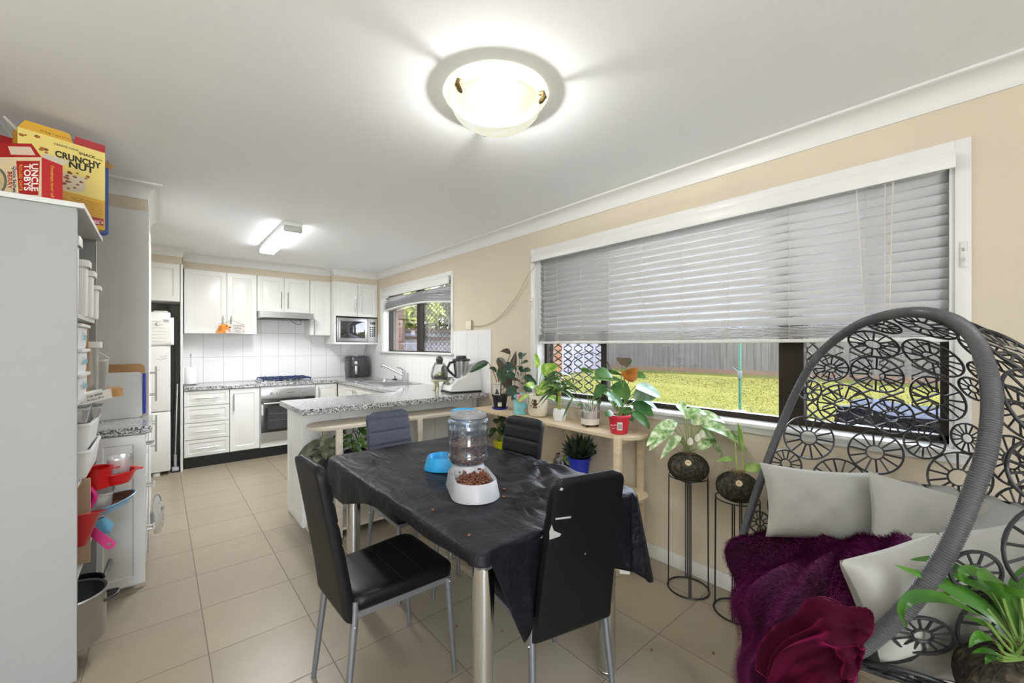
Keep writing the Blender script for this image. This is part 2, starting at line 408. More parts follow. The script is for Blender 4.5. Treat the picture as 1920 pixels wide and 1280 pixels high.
def window(n, W, arch, mull, mesh_spans, sillz):
    y0, y1, z0, z1 = W; ay0, ay1, az0, az1 = arch
    m = MB()                                                  # architrave, jamb lining and sill: one joinery mesh
    m.box(XR-0.014, ay0, z0+0.008, XR, y0, az1, 0.002); m.box(XR-0.014, y1, z0+0.008, XR, ay1, az1, 0.002)
    m.box(XR-0.014, y0, z1, XR, y1, az1, 0.002); m.box(XR-0.014, ay0, az0, XR, ay1, z0-0.0125, 0.002)
    m.box(XR-0.045, ay0-0.01, z0-0.012, XR+0.16, ay1+0.01, z0+0.008, 0.004)
    m.box(XR+0.0005, y0+0.0005, z0+0.0085, XR+0.16, y0+0.016, z1-0.0005); m.box(XR+0.0005, y1-0.016, z0+0.0085, XR+0.16, y1-0.0005, z1-0.0005); m.box(XR+0.0005, y0+0.0165, z1-0.016, XR+0.16, y1-0.0165, z1-0.0005)
    w = struct('window_%d' % n, m, TRIMW)
    m = MB(); xa, xb = XR+0.085, XR+0.135; a0, a1, c0, c1 = y0+0.016, y1-0.016, sillz, z1-0.02
    m.box(xa, a0, c0-0.03, xb, a0+0.03, c1); m.box(xa, a1-0.03, c0-0.03, xb, a1, c1); m.box(xa, a0, c0-0.03, xb, a1, c0); m.box(xa, a0, c1-0.03, xb, a1, c1)
    for (b0, b1) in mull: m.box(xa, b0, c0, xb, b1, c1)
    fr = m.obj('window_frame', BRONZE, w, smooth=0)
    m = MB(); m.box(XR+0.108, a0+0.02, c0-0.01, XR+0.112, a1-0.02, c1-0.01); m.obj('pane', GLASS, w, smooth=0)
    for (s0, s1, ww) in mesh_spans:
        m = MB(); diamonds(m, s0, s1, c0, c1-0.02, XR+0.145, ww); m.obj('security_screen', mat('screen_bronze', '#2B231D', 0.5), w)
    return w
win1 = window(1, W1, (0.055, 2.541, 0.887, 2.158), [(1.835, 1.885), (0.625, 0.735)], [(0.14, 0.63, 0.108), (1.885, 2.44, 0.108)], 0.975)
win2 = window(2, W2, (3.755, 5.655, 1.215, 2.158), [(4.655, 4.755)], [(3.84, 4.66, 0.098)], 1.285)

# ------------------------------------------------------------------ daylight portals at the openings
def portal(name, loc, rot, sx, sy):
    l = bpy.data.lights.new(name, 'AREA'); l.shape = 'RECTANGLE'; l.size = sx; l.size_y = sy; l.cycles.is_portal = True
    o = bpy.data.objects.new(name, l); COL.objects.link(o); o.location = loc; o.rotation_euler = rot
portal('daylight_portal_slider', (-1.3, YF-0.12, 1.075), (PI/2, 0, 0), 1.6, 2.15)
portal('daylight_portal_window', (2.72, 1.3, 1.5), (PI/2, 0, PI/2), 2.4, 1.3)
portal('daylight_portal_kitchen', (2.72, 4.7, 1.7), (PI/2, 0, PI/2), 1.8, 0.9)
# ------------------------------------------------------------------ the yard
def m_lawn():
    m = mat('lawn_green', '#A8B050', 0.9, spec=0.0); nt = m.node_tree; n, l, b = nodes_of(m); t = n.new('ShaderNodeTexCoord')
    a = n.new('ShaderNodeTexNoise'); a.inputs['Scale'].default_value = 2.2; a.inputs['Detail'].default_value = 9; a.inputs['Roughness'].default_value = 0.75; l.new(t.outputs['Object'], a.inputs['Vector'])
    r = ramp(nt, a.outputs['Fac'], [(0.3, '#333317'), (0.5, '#3E3C1E'), (0.68, '#464124'), (0.8, '#4B452A')]); l.new(r.outputs[0], b.inputs['Base Color']); return m
def lawn_z(x): return -0.12+0.075*max(0.0, x-3.2)
m = MB(); P = []
for i in range(41):
    x = 2.67+i*0.5; P.append([(x, -8+j*1.0, lawn_z(x)+rnd.uniform(-.012, .012)) for j in range(40)])
m.grid(P); lw = struct('ground_lawn', m, m_lawn(), smooth=60)
# grass blades as one uncountable mass
m = MB(); gr = random.Random(3)
for i in range(60000):
    x = 3.4+8.4*gr.random()**1.3; y = -1.5+10.5*gr.random(); z = lawn_z(x)
    a = gr.uniform(0, PI); h = gr.uniform(.008, .02); w = 0.002+0.0007*x
    dx, dy = math.cos(a)*w, math.sin(a)*w; tx, ty = gr.uniform(-.03, .03), gr.uniform(-.03, .03)
    m.add([(x-dx, y-dy, z), (x+dx, y+dy, z), (x+tx, y+ty, z+h)], [(0, 1, 2)])
g = m.obj('lawn_grass', mat('grass_blade', '#3F3E1D', 0.9, spec=0.0, var=0.2, scale=1.5), smooth=0, kind='stuff')
tag(g, 'short sunlit grass covering the back lawn outside the big window', 'grass')
PALE = mat('weathered_paling', '#423E39', 0.9, spec=.1, var=0.22, scale=3, stretch=(6, 6, 0.4))
PALE2 = mat('grey_lilac_paling', '#6E6A72', 0.9, var=0.15, scale=3, stretch=(6, 6, 0.4))
RAIL = mat('timber_rail_brown', '#43301F', 0.9, var=0.2, scale=4)
def fence(name, label, p0, p1, zb, h, mt, rail_on_top=False, pw=0.088):
    p0, p1 = Vector((p0[0], p0[1], 0)), Vector((p1[0], p1[1], 0)); d = (p1-p0).normalized(); n = Vector((-d.y, d.x, 0)); L = (p1-p0).length
    t = thing(name, label, 'fence', (p0.x, p0.y, zb))
    m = MB(); x = 0; fr = random.Random(5)
    while x < L:
        hh = h+fr.uniform(-.03, .03); o = p0+d*x; off = 0.012 if int(x/pw) % 2 else 0.0
        m.prism([(0, 0), (pw*1.08, 0), (pw*1.08, hh), (0, hh)], (o.x+n.x*off, o.y+n.y*off, zb), d, (0, 0, 1), n, 0.014); x += pw
    m.obj('paling_panel', mt, t, smooth=0)
    for z in (0.25, h-0.22):
        m = MB(); m.prism([(0, 0), (L, 0), (L, .07), (0, .07)], (p0.x-n.x*.05, p0.y-n.y*.05, zb+z), d, (0, 0, 1), n, 0.045); m.obj('rail', RAIL, t, smooth=0)
    m = MB(); m.prism([(0, 0), (L, 0), (L, .17), (0, .17)], (p0.x-n.x*.02, p0.y-n.y*.02, zb-0.05), d, (0, 0, 1), n, 0.06); m.obj('plinth_board', RAIL, t, smooth=0)
    if rail_on_top:
        m = MB(); m.prism([(0, 0), (L, 0), (L, .08), (0, .08)], (p0.x-n.x*.06, p0.y-n.y*.06, zb+h-.04), d, (0, 0, 1), n, 0.12); m.obj('capping', RAIL, t, smooth=0)
    return t
fence('paling_fence', 'weathered grey timber paling fence along the far side of the lawn', (12.2, -6), (12.2, 16), lawn_z(12.2), 1.9, PALE)
fence('paling_fence', 'pale grey paling fence with brown capping beyond the kitchen window', (2.9, 9.2), (12.1, 9.2), -0.1, 1.83, PALE2, True)
# clothesline post
gx, gy = 7.6, 2.84
t = thing('clothesline_post', 'green metal clothesline post standing in the lawn', 'post', (gx, gy, lawn_z(gx)))
GRN = mat('green_enamel', '#134533', 0.4)
m = MB(); m.cyl((gx, gy, lawn_z(gx)-.05), (gx, gy, 2.9), 0.024, 12); m.obj('pole', GRN, t)
m = MB(); m.box(gx-.05, gy-.03, lawn_z(gx)+.56, gx+.03, gy+.02, lawn_z(gx)+.70, .01); m.cyl((gx, gy, lawn_z(gx)+.66), (gx-.04, gy+.10, lawn_z(gx)+.76), .009); m.obj('winder', mat('grey_metal', '#3A403F', .6), t)
m = MB()
for a in range(4):
    c, s = math.cos(a*PI/2+.4), math.sin(a*PI/2+.4); m.cyl((gx, gy, 2.75), (gx+1.4*c, gy+1.4*s, 2.95), .014, 8)
m.obj('arm', GRN, t)
m = MB(); m.lathe([(.10, 0), (.09, .03), (.03, .035)], (gx, gy, lawn_z(gx)), 16); m.obj('footing', mat('concrete', '#9A958C', .9), t)
# trees
LEAF = {}
def leaves_blob(mb, c, R, n, size, seed, sq=1.0):
    q = random.Random(seed)
    for i in range(n):
        while True:
            p = Vector((q.uniform(-1, 1), q.uniform(-1, 1), q.uniform(-1, 1)))
            if 0.25 < p.length < 1: break
        p = Vector((p.x*R, p.y*R, p.z*R*sq))+Vector(c); a = Vector((q.uniform(-1, 1), q.uniform(-1, 1), q.uniform(-1, 1))).normalized(); b_ = a.orthogonal().normalized()
        s_ = size*q.uniform(.6, 1.3); mb.add([p-a*s_, p+b_*s_*.45, p+a*s_, p-b_*s_*.45], [(0, 1, 2, 3)])
def tree(label, x, y, zb, zt, R, seed, col):
    t = thing('leafy_tree', label, 'tree', (x, y, zb))
    m = MB(); m.tube([(x, y, zb), (x+.06, y, zb+(zt-zb)*.5), (x-.05, y+.1, zt)], [.11, .08, .04], 8)
    for k in range(4): m.tube([(x, y, zb+(zt-zb)*.5), (x+R*.6*math.cos(k*1.7), y+R*.6*math.sin(k*1.7), zt+.2*k)], [.05, .02], 6)
    m.obj('trunk', mat('bark', '#5A4A3C', .9, var=.2), t)
    m = MB(); q = random.Random(seed)
    for k in range(9): leaves_blob(m, (x+q.uniform(-.7, .7)*R, y+q.uniform(-.7, .7)*R, zt+q.uniform(-.45, .75)*R), R*.62, 760, .17, seed+k)
    m.obj('foliage', mat('foliage_'+col[1:], col, .7, var=.35, scale=2.5), t, smooth=0)
tree('leafy sunlit tree beyond the kitchen window fence, nearest the brick wall', 5.0, 11.6, 0, 2.5, 1.3, 11, '#8A9030')
tree('darker leafy tree beyond the kitchen window fence, farther along it', 8.6, 12.2, 0, 2.9, 1.5, 31, '#6E7830')
tree('bushy tree standing behind the far lawn fence', 14.8, -0.6, 0, 2.6, 1.3, 51, '#454E24')
# meter box on the side fence
t = thing('meter_box', 'light grey meter box with a black lock on the side fence', 'box', (4.05, 8.98, 0.75))
m = MB(); m.box(3.86, 8.94, .8, 4.2, 9.10, 1.62, .01); m.obj('box_body', mat('light_grey_metal', '#7C7F84', .5), t)
m = MB(); m.box(3.98, 8.91, 1.12, 4.08, 8.94, 1.28, .005); m.cyl((4.03, 8.92, 1.12), (4.02, 8.92, .95), .012); m.obj('lock', BLACK, t)
# covered tub under the right pane
t = thing('tarp_covered_tub', 'dusty dark blue tarp over a low tub outside the right window pane', 'tub', (3.1, .35, lawn_z(3.1)))
m = MB(); P = []
for i in range(13):
    for_ = []
    for j in range(17):
        u, v = i/12, j/16; x = 2.80+.62*u; y = -.75+1.40*v; e = max(abs(u-.5), abs(v-.5))*2
        for_.append((x, y, 1.0+.012*math.sin(9*u+7*v)+.01*math.sin(23*v)-(.5*(e-.9)/.1 if e > .9 else 0)))
    P.append(for_)
m.grid(P); m.obj('tarp', mat('blue_grey_tarp', '#1B2030', .9, spec=.1, var=.5, scale=14), t)
m = MB(); m.box(2.86, -.68, lawn_z(3.1)-.02, 3.36, .58, .975, .03); m.obj('tub_body', mat('tub_grey', '#5A5F66', .6), t)
# roof eave over the windows
m = MB(); m.box(2.5, YF, 2.42, 3.25, 8.2, 2.47); m.box(3.23, YF, 2.36, 3.27, 8.2, 2.56); struct('trim_5', m, mat('eave_white', '#DADAD4', .7), smooth=0, label='white eave outside the windows')
m = MB(); m.box(-6, -9, -.12, 6, YF-.1, -.02); struct('ground_patio', m, mat('patio_concrete', '#B5AFA4', .9, var=.08), smooth=0)
# ------------------------------------------------------------------ kitchen joinery
XA, YA, ZA = Vector((1, 0, 0)), Vector((0, 1, 0)), Vector((0, 0, 1))
def panel(name, parent, o, u, v, w, W, H, fr=0.055, t=0.018, mt=None, flat=False):
    m = MB(); g = 0.0015
    prof = [(g, -t), (g, -0.003), (g+0.003, 0)]
    if not flat:
        prof += [(fr, 0), (fr+0.006, -0.0055), (fr+0.014, -0.0055), (fr+0.034, -0.0005)]
    m.rings(o, u, v, w, W, H, prof); return m.obj(name, mt or WHITE, parent, smooth=30)
def handle(parent, c, ax, w, L=0.2, r=0.0055, name='handle'):
    c, ax, w = Vector(c), Vector(ax), Vector(w); m = MB()
    m.cyl(c+w*.032-ax*L/2, c+w*.032+ax*L/2, r, 10)
    for s in (-.32, .32): m.cyl(c+ax*L*s-w*.003, c+ax*L*s+w*.032, r*.8, 8)
    return m.obj(name, HANDLE, parent)
ND = -YA
yb = 5.70      # face of the back base cabinets
# base: four drawers
t = thing('drawer_cabinet', 'white base cabinet with four stacked drawers left of the oven', 'cabinet', (0.4, yb, 0.12))
m = MB(); m.box(0.197, yb+.019, .125, .607, YB-.02, .857); m.obj('cabinet_body', MELA, t, smooth=0)
for z0, z1 in ((.131, .312), (.316, .497), (.501, .681), (.685, .853)):
    d = panel('drawer', t, (.197, yb, z0), XA, ZA, ND, .408, z1-z0, fr=.034)
    handle(d, (.40, yb, (z0+z1)/2), XA, ND, .22)
t = thing('base_cabinet', 'white base cabinet with one raised panel door beside the oven', 'cabinet', (.76, yb, .12))
m = MB(); m.box(.609, yb+.019, .125, .908, YB-.02, .857); m.obj('cabinet_body', MELA, t, smooth=0)
d = panel('door', t, (.609, yb, .131), XA, ZA, ND, .298, .722); handle(d, (.645, yb, .70), ZA, ND, .2)
# oven
t = thing('wall_oven', 'built-in stainless steel oven with dark glass door under the cooktop', 'oven', (1.215, yb, .12))
m = MB(); m.box(.912, yb+.002, .125, 1.524, YB-.03, .855); m.obj('oven_housing', WHITE, t, smooth=0)
m = MB(); m.box(.918, yb-.016, .712, 1.518, yb+.0015, .826, .004); m.obj('control_panel', STEEL, t)
for kx in (1.03, 1.10, 1.385):
    m = MB(); m.cyl((kx, yb-.016, .77), (kx, yb-.036, .77), .019, 20, .016); m.box(kx-.004, yb-.046, .752, kx+.004, yb-.035, .788, .002); m.obj('knob', STEEL, t)
m = MB(); m.box(1.20, yb-.0168, .768, 1.28, yb-.0158, .775); m.obj('printed_mark', mat('print_grey', '#5A5A5A', .6), t, smooth=0)
m = MB(); m.box(.918, yb-.018, .19, 1.518, yb+.0015, .706, .004); dd = m.obj('oven_door', mat('oven_black_glass', '#141416', .07, spec=.7), t)
m = MB(); m.box(.918, yb-.020, .19, 1.518, yb-.0175, .305); m.obj('lower_steel_trim', STEEL, dd, smooth=0)
m = MB(); m.box(.985, yb-.0195, .34, 1.45, yb-.0175, .62); m.obj('door_window', mat('oven_window', '#3A3A3B', .12, var=.2, scale=6), dd, smooth=0)
m = MB()
for z in (.44, .52): m.tube([(1.0, yb-.0205, z+.01), (1.2, yb-.0205, z), (1.44, yb-.0205, z+.004)], .0018, 5)
m.obj('oven_rack', CHROME, dd)
m = MB(); m.tube([(.94, yb-.018, .655), (.94, yb-.05, .655), (1.49, yb-.05, .655), (1.49, yb-.018, .655)], .012, 12); m.obj('handle', STEEL, dd)
# corner door + sink run
t = thing('corner_cabinet', 'white corner base cabinet between the oven and the sink run', 'cabinet', (1.66, yb, .12))
m = MB(); m.box(1.528, yb+.019, .125, 1.80, YB-.02, .857); m.obj('cabinet_body', MELA, t, smooth=0)
d = panel('door', t, (1.53, yb, .131), XA, ZA, ND, .268, .722); handle(d, (1.562, yb, .72), ZA, ND, .2)
t = thing('sink_cabinet', 'white base cabinets under the sink facing across the kitchen', 'cabinet', (2.1, 4.8, .12))
m = MB(); m.box(1.821, 3.80, .125, XR-.01, 5.68, .70); m.box(1.821, 3.80, .70, 1.838, 5.68, .857); m.box(1.84, 3.80, .70, XR-.01, 4.42, .857); m.box(1.84, 5.33, .70, XR-.01, 5.68, .857); m.obj('cabinet_body', MELA, t, smooth=0)
for k, (a, b_) in enumerate(((5.68, 5.43), (5.427, 4.99), (4.987, 4.55), (4.547, 4.11))):
    d = panel('door', t, (1.80, a, .131), -YA, ZA, -XA, a-b_, .722)
    if k: handle(d, (1.80, b_+.04 if k % 2 else a-.04, .72), ZA, -XA, .2)
m = MB(); m.box(.197, yb+.045, 0, 1.86, yb+.06, .124); m.box(1.86, 3.8, 0, 1.875, yb+.06, .124); struct('trim_6', m, KICK, smooth=0, label='black kickboard under the base cabinets')
# granite worktop: back run, sink run and peninsula in one, with a hole for the sink
def slab(mb, poly, z0, z1, holes=()):
    bm = bmesh.new(); es = []
    def loop(p):
        vs = [bm.verts.new((x, y, z1)) for x, y in p]
        return [bm.edges.new((vs[i], vs[(i+1) % len(vs)])) for i in range(len(vs))]
    for p in (poly,)+tuple(holes): es += loop(p)
    bmesh.ops.triangle_fill(bm, edges=es, use_beauty=True)
    r = bmesh.ops.extrude_face_region(bm, geom=bm.faces[:])
    for g in r['geom']:
        if isinstance(g, bmesh.types.BMVert): g.co.z = z0
    bmesh.ops.recalc_face_normals(bm, faces=bm.faces[:]); return mb.bmadd(bm)
SINK = [(1.925, 4.83), (2.28, 4.83), (2.28, 5.24), (1.925, 5.24)]
m = MB(); slab(m, [(.197, yb-.02), (1.775, yb-.02), (1.775, 3.80), (.742, 3.80), (.752, 3.145), (XR, 3.145), (XR, YB-.008), (.197, YB-.008)], .860, .90, (SINK,))
o = m.obj('granite_worktop', GRAN, smooth=0); tag(o, 'grey speckled granite worktop running round the kitchen and along the peninsula', 'worktop')
bv = o.modifiers.new('bev', 'BEVEL'); bv.width = .004; bv.segments = 2; bv.limit_method = 'ANGLE'; bv.angle_limit = math.radians(60)
# cooktop
cx0, cx1, cy0, cy1 = .925, 1.505, 5.715, 6.19
t = thing('gas_cooktop', 'stainless steel gas cooktop with blue-black trivets set into the back worktop', 'cooktop', (1.215, 5.95, .90))
m = MB(); m.box(cx0, cy0, .9005, cx1, cy1, .912, .006); m.obj('cooktop_plate', STEEL, t)
TRIV = mat('trivet_blue_black', '#1B2A5C', .35)
for bx, by, br in ((1.04, 5.84, .04), (1.04, 6.07, .032), (1.215, 5.955, .052), (1.385, 5.84, .032), (1.385, 6.07, .045)):
    m = MB(); m.lathe([(br, 0), (br, .012), (br*.8, .014), (br*.8, .02), (.001, .021)], (bx, by, .912), 20); m.obj('burner', mat('burner_metal', '#8A8A88', .4, metal=.8), t)
for gx0, gx1 in ((.945, 1.125), (1.128, 1.302), (1.305, 1.485)):
    m = MB()
    for a in (cy0+.03, cy1-.03): m.box(gx0, a-.005, .935, gx1, a+.005, .947)
    for a in (gx0+.005, gx1-.005): m.box(a-.005, cy0+.025, .935, a+.005, cy1-.025, .947)
    cxm = (gx0+gx1)/2
    for by in (5.84, 6.07):
        for k in range(4):
            c, s = math.cos(k*PI/2), math.sin(k*PI/2); m.box(min(cxm+.025*c, cxm+.085*c)-.004, min(by+.025*s, by+.1*s)-.004, .935, max(cxm+.025*c, cxm+.085*c)+.004, max(by+.025*s, by+.1*s)+.004, .953)
    for ax in (gx0+.005, gx1-.005):
        for ay in (cy0+.03, cy1-.03): m.cyl((ax, ay, .911), (ax, ay, .94), .006, 8)
    m.obj('trivet', TRIV, t, smooth=0)
for k in range(5):
    m = MB(); m.lathe([(.018, 0), (.016, .02), (.001, .021)], (1.09+.0625*k, cy0+.018, .912), 16); m.obj('knob', DARK, t)
# sink + tap
t = thing('kitchen_sink', 'stainless steel sink with drainer under the kitchen window', 'sink', (2.1, 4.9, .90))
m = MB(); x0, x1, y0, y1 = 1.885, 2.355, 4.40, 5.30
slab(m, [(x0, y0), (x1, y0), (x1, y1), (x0, y1)], .9005, .906, ([(1.935, 4.84), (2.27, 4.84), (2.27, 5.23), (1.935, 5.23)],)); m.obj('sink_rim', STEEL, t, smooth=0)
P = []
for k, (ins, z) in enumerate(((0, .905), (.004, .895), (.012, .76), (.03, .745), (.12, .742))):
    w_, h_ = .335-2*ins, .39-2*ins; P.append([(2.1025+a, 5.035+b_, z) for a, b_ in rrect(w_, h_, max(.01, .05-.0*k), 4)])
m = MB(); m.grid(P, True); m.obj('bowl', STEEL, t)
m = MB()
for k in range(9): m.box(1.94, 4.45+.04*k, .906, 2.27, 4.457+.04*k, .9085)
m.obj('drainer', STEEL, t, smooth=0)
t = thing('mixer_tap', 'chrome mixer tap with long spout behind the sink', 'tap', (2.32, 4.80, .90))
m = MB(); m.lathe([(.026, 0), (.026, .01), (.021, .014), (.021, .11), (.023, .115), (.022, .14), (.01, .15), (.001, .151)], (2.325, 4.80, .90), 20); m.obj('tap_body', CHROME, t)
m = MB(); m.tube(crom([(2.325, 4.80, .975), (2.25, 4.90, 1.03), (2.17, 5.0, 1.09), (2.145, 5.03, 1.10), (2.13, 5.05, 1.085)], 5), [.013]*20+[.011], 12); m.obj('spout', CHROME, t)
m = MB(); m.tube([(2.325, 4.80, 1.04), (2.30, 4.87, 1.072), (2.285, 4.92, 1.075)], [.009, .006, .006], 8); m.obj('lever', CHROME, t)
t = thing('sink_plug', 'dark sink plug with upright stem standing on the worktop beside the sink', 'plug', (2.18, 5.02, .9))
t.location = (2.33, 5.08, .906)
m = MB(); m.lathe([(.028, 0), (.032, .006), (.028, .014), (.006, .016), (.005, .05), (.007, .055), (.001, .057)], (2.33, 5.08, .906), 18); m.obj('plug_body', DARK, t)
# ---------------- upper cabinets
yu = 5.92
def upper(label, x0, x1, z0, doors, y=yu, z1=2.222):
    t = thing('wall_cabinet', label, 'cabinet', ((x0+x1)/2, y, z0), group=None)
    m = MB(); m.box(x0, y+.019, z0, x1, YB-.009, z1-.001); m.obj('cabinet_body', WHITE, t, smooth=0)
    for a, b_, hx, hz in doors:
        d = panel('door', t, (a, y, z0), XA, ZA, ND, b_-a, z1-z0)
        if hx: handle(d, (hx, y, hz), ZA, ND, .21)
    return t
upper('tall white wall cabinet with wide and narrow doors, left of the rangehood', .205, .910, 1.49, ((.205, .604, .565, 1.60), (.604, .910, .645, 1.60)))
upper('short white two-door wall cabinet directly above the rangehood', .914, 1.516, 1.78, ((.914, 1.213, 1.175, 1.93), (1.213, 1.516, 1.25, 1.93)))
upper('narrow tall white wall cabinet between the rangehood and the microwave', 1.52, 1.785, 1.49, ((1.52, 1.782, 1.565, 1.60),))
t = upper('white two-door wall cabinet with open microwave shelf', 1.806, 2.385, 1.755, ((1.806, 2.097, 2.06, 1.93), (2.097, 2.385, 2.135, 1.93)), 5.77)
m = MB(); m.box(1.785, 5.772, 1.372, 1.8055, YB-.009, 2.221); m.obj('side_panel', WHITE, t, smooth=0)
m = MB(); m.box(1.8055, 5.76, 1.372, 2.385, YB-.009, 1.398); m.obj('shelf', WHITE, t, smooth=0)
t = thing('wall_cabinet', 'white wall cabinet over the fridge nook', 'cabinet', (-.1, 5.66, 1.82))
m = MB(); m.box(XL+.003, 5.679, 1.82, .165, YB-.001, 2.2225); m.obj('cabinet_body', WHITE, t, smooth=0)
for a, b_ in ((-.63, -.245), (-.245, .163)): panel('door', t, (a, 5.66, 1.82), XA, ZA, ND, b_-a, .402)
m = MB(); m.box(.167, 5.655, 0, .187, YB-.009, 2.2225); o = m.obj('end_panel', WHITE, smooth=0); tag(o, 'tall thin white panel between the fridge nook and the drawers', 'panel')
# rangehood
t = thing('rangehood', 'slim stainless steel rangehood under the short wall cabinet', 'rangehood', (1.215, 5.8, 1.69))
m = MB(); m.prism([(5.735, 1.695), (5.735, 1.768), (6.2, 1.778), (6.2, 1.69)], (.916, 0, 0), YA, ZA, XA, .598); m.obj('hood_body', STEEL, t, smooth=0)
m = MB(); m.box(.96, 5.77, 1.684, 1.47, 6.1, 1.694); m.obj('filter', DARK, t, smooth=0)
m = MB(); m.tube(crom([(1.25, 5.80, 1.688), (1.27, 5.80, 1.66), (1.33, 5.81, 1.625), (1.38, 5.82, 1.63), (1.385, 5.82, 1.66), (1.36, 5.83, 1.688)], 6), .003, 6); m.obj('loose_cable', BLACK, t)
# hanging dog sign
SIGN = mat('sign_grey_white', '#CFCBC6', .6)
t = thing('hanging_sign', 'small hanging sign with an orange dog head on the cabinet handle', 'sign', (.63, 5.87, 1.57))
m = MB(); m.prism([(.575, 1.497), (.772, 1.497), (.772, 1.606), (.60, 1.606)], (0, 5.872, 0), XA, ZA, YA, .007); m.obj('sign_board', SIGN, t, smooth=0)
OR = mat('dog_orange', '#D98A2B', .6, var=.25, scale=40)
m = MB(); m.prism([(.50, 1.495), (.503, 1.53), (.513, 1.55), (.522, 1.585), (.545, 1.603), (.575, 1.606), (.598, 1.598), (.612, 1.583), (.628, 1.575), (.634, 1.56), (.622, 1.553), (.600, 1.545), (.585, 1.535), (.59, 1.52), (.585, 1.495)], (0, 5.871, 0), XA, ZA, -YA, .006); m.obj('dog_head', OR, t, smooth=0)
m = MB(); m.prism([(.515, 1.54), (.53, 1.585), (.548, 1.575), (.545, 1.53), (.53, 1.515)], (0, 5.8645, 0), XA, ZA, -YA, .004); m.obj('dog_ear', mat('dog_ear', '#B9651D', .6), t, smooth=0)
m = MB(); m.lathe([(.009, 0), (.006, .004), (.001, .005)], (0, 0, 0), 12, M=Matrix.Translation((.629, 5.864, 1.567)) @ Matrix.Rotation(PI/2, 4, 'X')); m.obj('dog_nose', BLACK, t); m = MB(); m.lathe([(.0055, 0), (.003, .002), (.0005, .003)], (0, 0, 0), 10, M=Matrix.Translation((.594, 5.8645, 1.582)) @ Matrix.Rotation(PI/2, 4, 'X')); m.obj('dog_eye', BLACK, t)
m = MB(); m.prism([(.612, 1.55), (.628, 1.545), (.636, 1.515), (.628, 1.51), (.615, 1.53)], (0, 5.864, 0), XA, ZA, -YA, .003); m.obj('dog_tongue', mat('tongue_pink', '#D98884', .5), t, smooth=0)
INK = mat('sign_ink', '#3B3A3C', .6)
for s, z, sz in (('A HOUSE', 1.59, .021), ('is not a', 1.573, .015), ('HOME', 1.555, .026), ('without a', 1.532, .014), ('GOLDEN', 1.514, .016)): text('lettering', s, INK, t, (.703, 5.8712, z), XA, ZA, sz)
m = MB(); m.tube([(.513, 5.866, 1.605), (.58, 5.865, 1.62), (.645, 5.885, 1.652)], .0016, 5); m.tube([(.645, 5.885, 1.652), (.72, 5.868, 1.62), (.768, 5.868, 1.602)], .0016, 5); m.obj('cord', INK, t)
for px_, pz_ in ((.765, 1.585), (.766, 1.525)):
    m = MB(); m.lathe([(.006, 0), (.001, .004)], (0, 0, 0), 10, M=Matrix.Translation((px_, 5.872, pz_)) @ Matrix.Rotation(PI/2, 4, 'X'))
    m.obj('red_motif', mat('motif_red', '#A83226', .6), t)
# microwave
t = thing('microwave', 'stainless steel microwave on the open shelf under the wall cabinet', 'microwave', (2.09, 5.80, 1.40))
m = MB(); m.box(1.818, 5.795, 1.405, 2.375, 6.15, 1.735, .006)
for fx in (1.85, 2.34):
    m.cyl((fx, 5.84, 1.397), (fx, 5.84, 1.407), .012, 8)
m.obj('microwave_body', STEEL, t)
m = MB(); m.box(1.818, 5.765, 1.405, 2.235, 5.794, 1.735, .006); dd = m.obj('door', STEEL, t)
m = MB(); m.box(1.865, 5.762, 1.455, 2.20, 5.766, 1.69, .002); m.obj('door_window', mat('mirror_dark_glass', '#6C6C72', .05, metal=.9), dd)
m = MB(); m.tube([(1.845, 5.765, 1.45), (1.845, 5.75, 1.46), (1.845, 5.75, 1.68), (1.845, 5.765, 1.69)], .005, 8); m.obj('handle', CHROME, dd)
m = MB(); m.box(2.237, 5.766, 1.405, 2.375, 5.794, 1.735, .005); pp = m.obj('control_panel', mat('panel_silver', '#C9C9CA', .35, metal=.6), t)
m = MB(); m.box(2.27, 5.763, 1.65, 2.345, 5.767, 1.69); m.obj('display', mat('display_grey', '#3A3D40', .2), pp, smooth=0)
for r_ in range(5):
    for c_ in range(3):
        m = MB(); m.box(2.268+.028*c_, 5.763, 1.60-.03*r_, 2.288+.028*c_, 5.767, 1.62-.03*r_, .002); m.obj('button', DARK, pp, smooth=0)
m = MB(); m.tube(crom([(2.20, 5.80, 1.40), (2.215, 5.79, 1.35), (2.25, 5.93, 1.22), (2.31, 6.12, 1.06), (2.345, 6.16, .96), (2.345, 6.13, .92), (2.31, 6.15, .91), (2.29, 6.19, .96), (2.30, 6.222, 1.02)], 6), .0055, 8); m.obj('power_cord', mat('cord_grey', '#A9A9A9', .5), t)
t = thing('power_outlet', 'wall power outlet with black plugs behind the air fryer', 'outlet', (2.32, 6.23, 1.02))
m = MB(); m.box(2.25, 6.218, .985, 2.37, 6.231, 1.06, .004); m.obj('outlet_plate', WHITE, t)
for k in (2.28, 2.335): m = MB(); m.box(k-.017, 6.175, 1.005, k+.017, 6.219, 1.045, .008); m.obj('plug', BLACK, t)
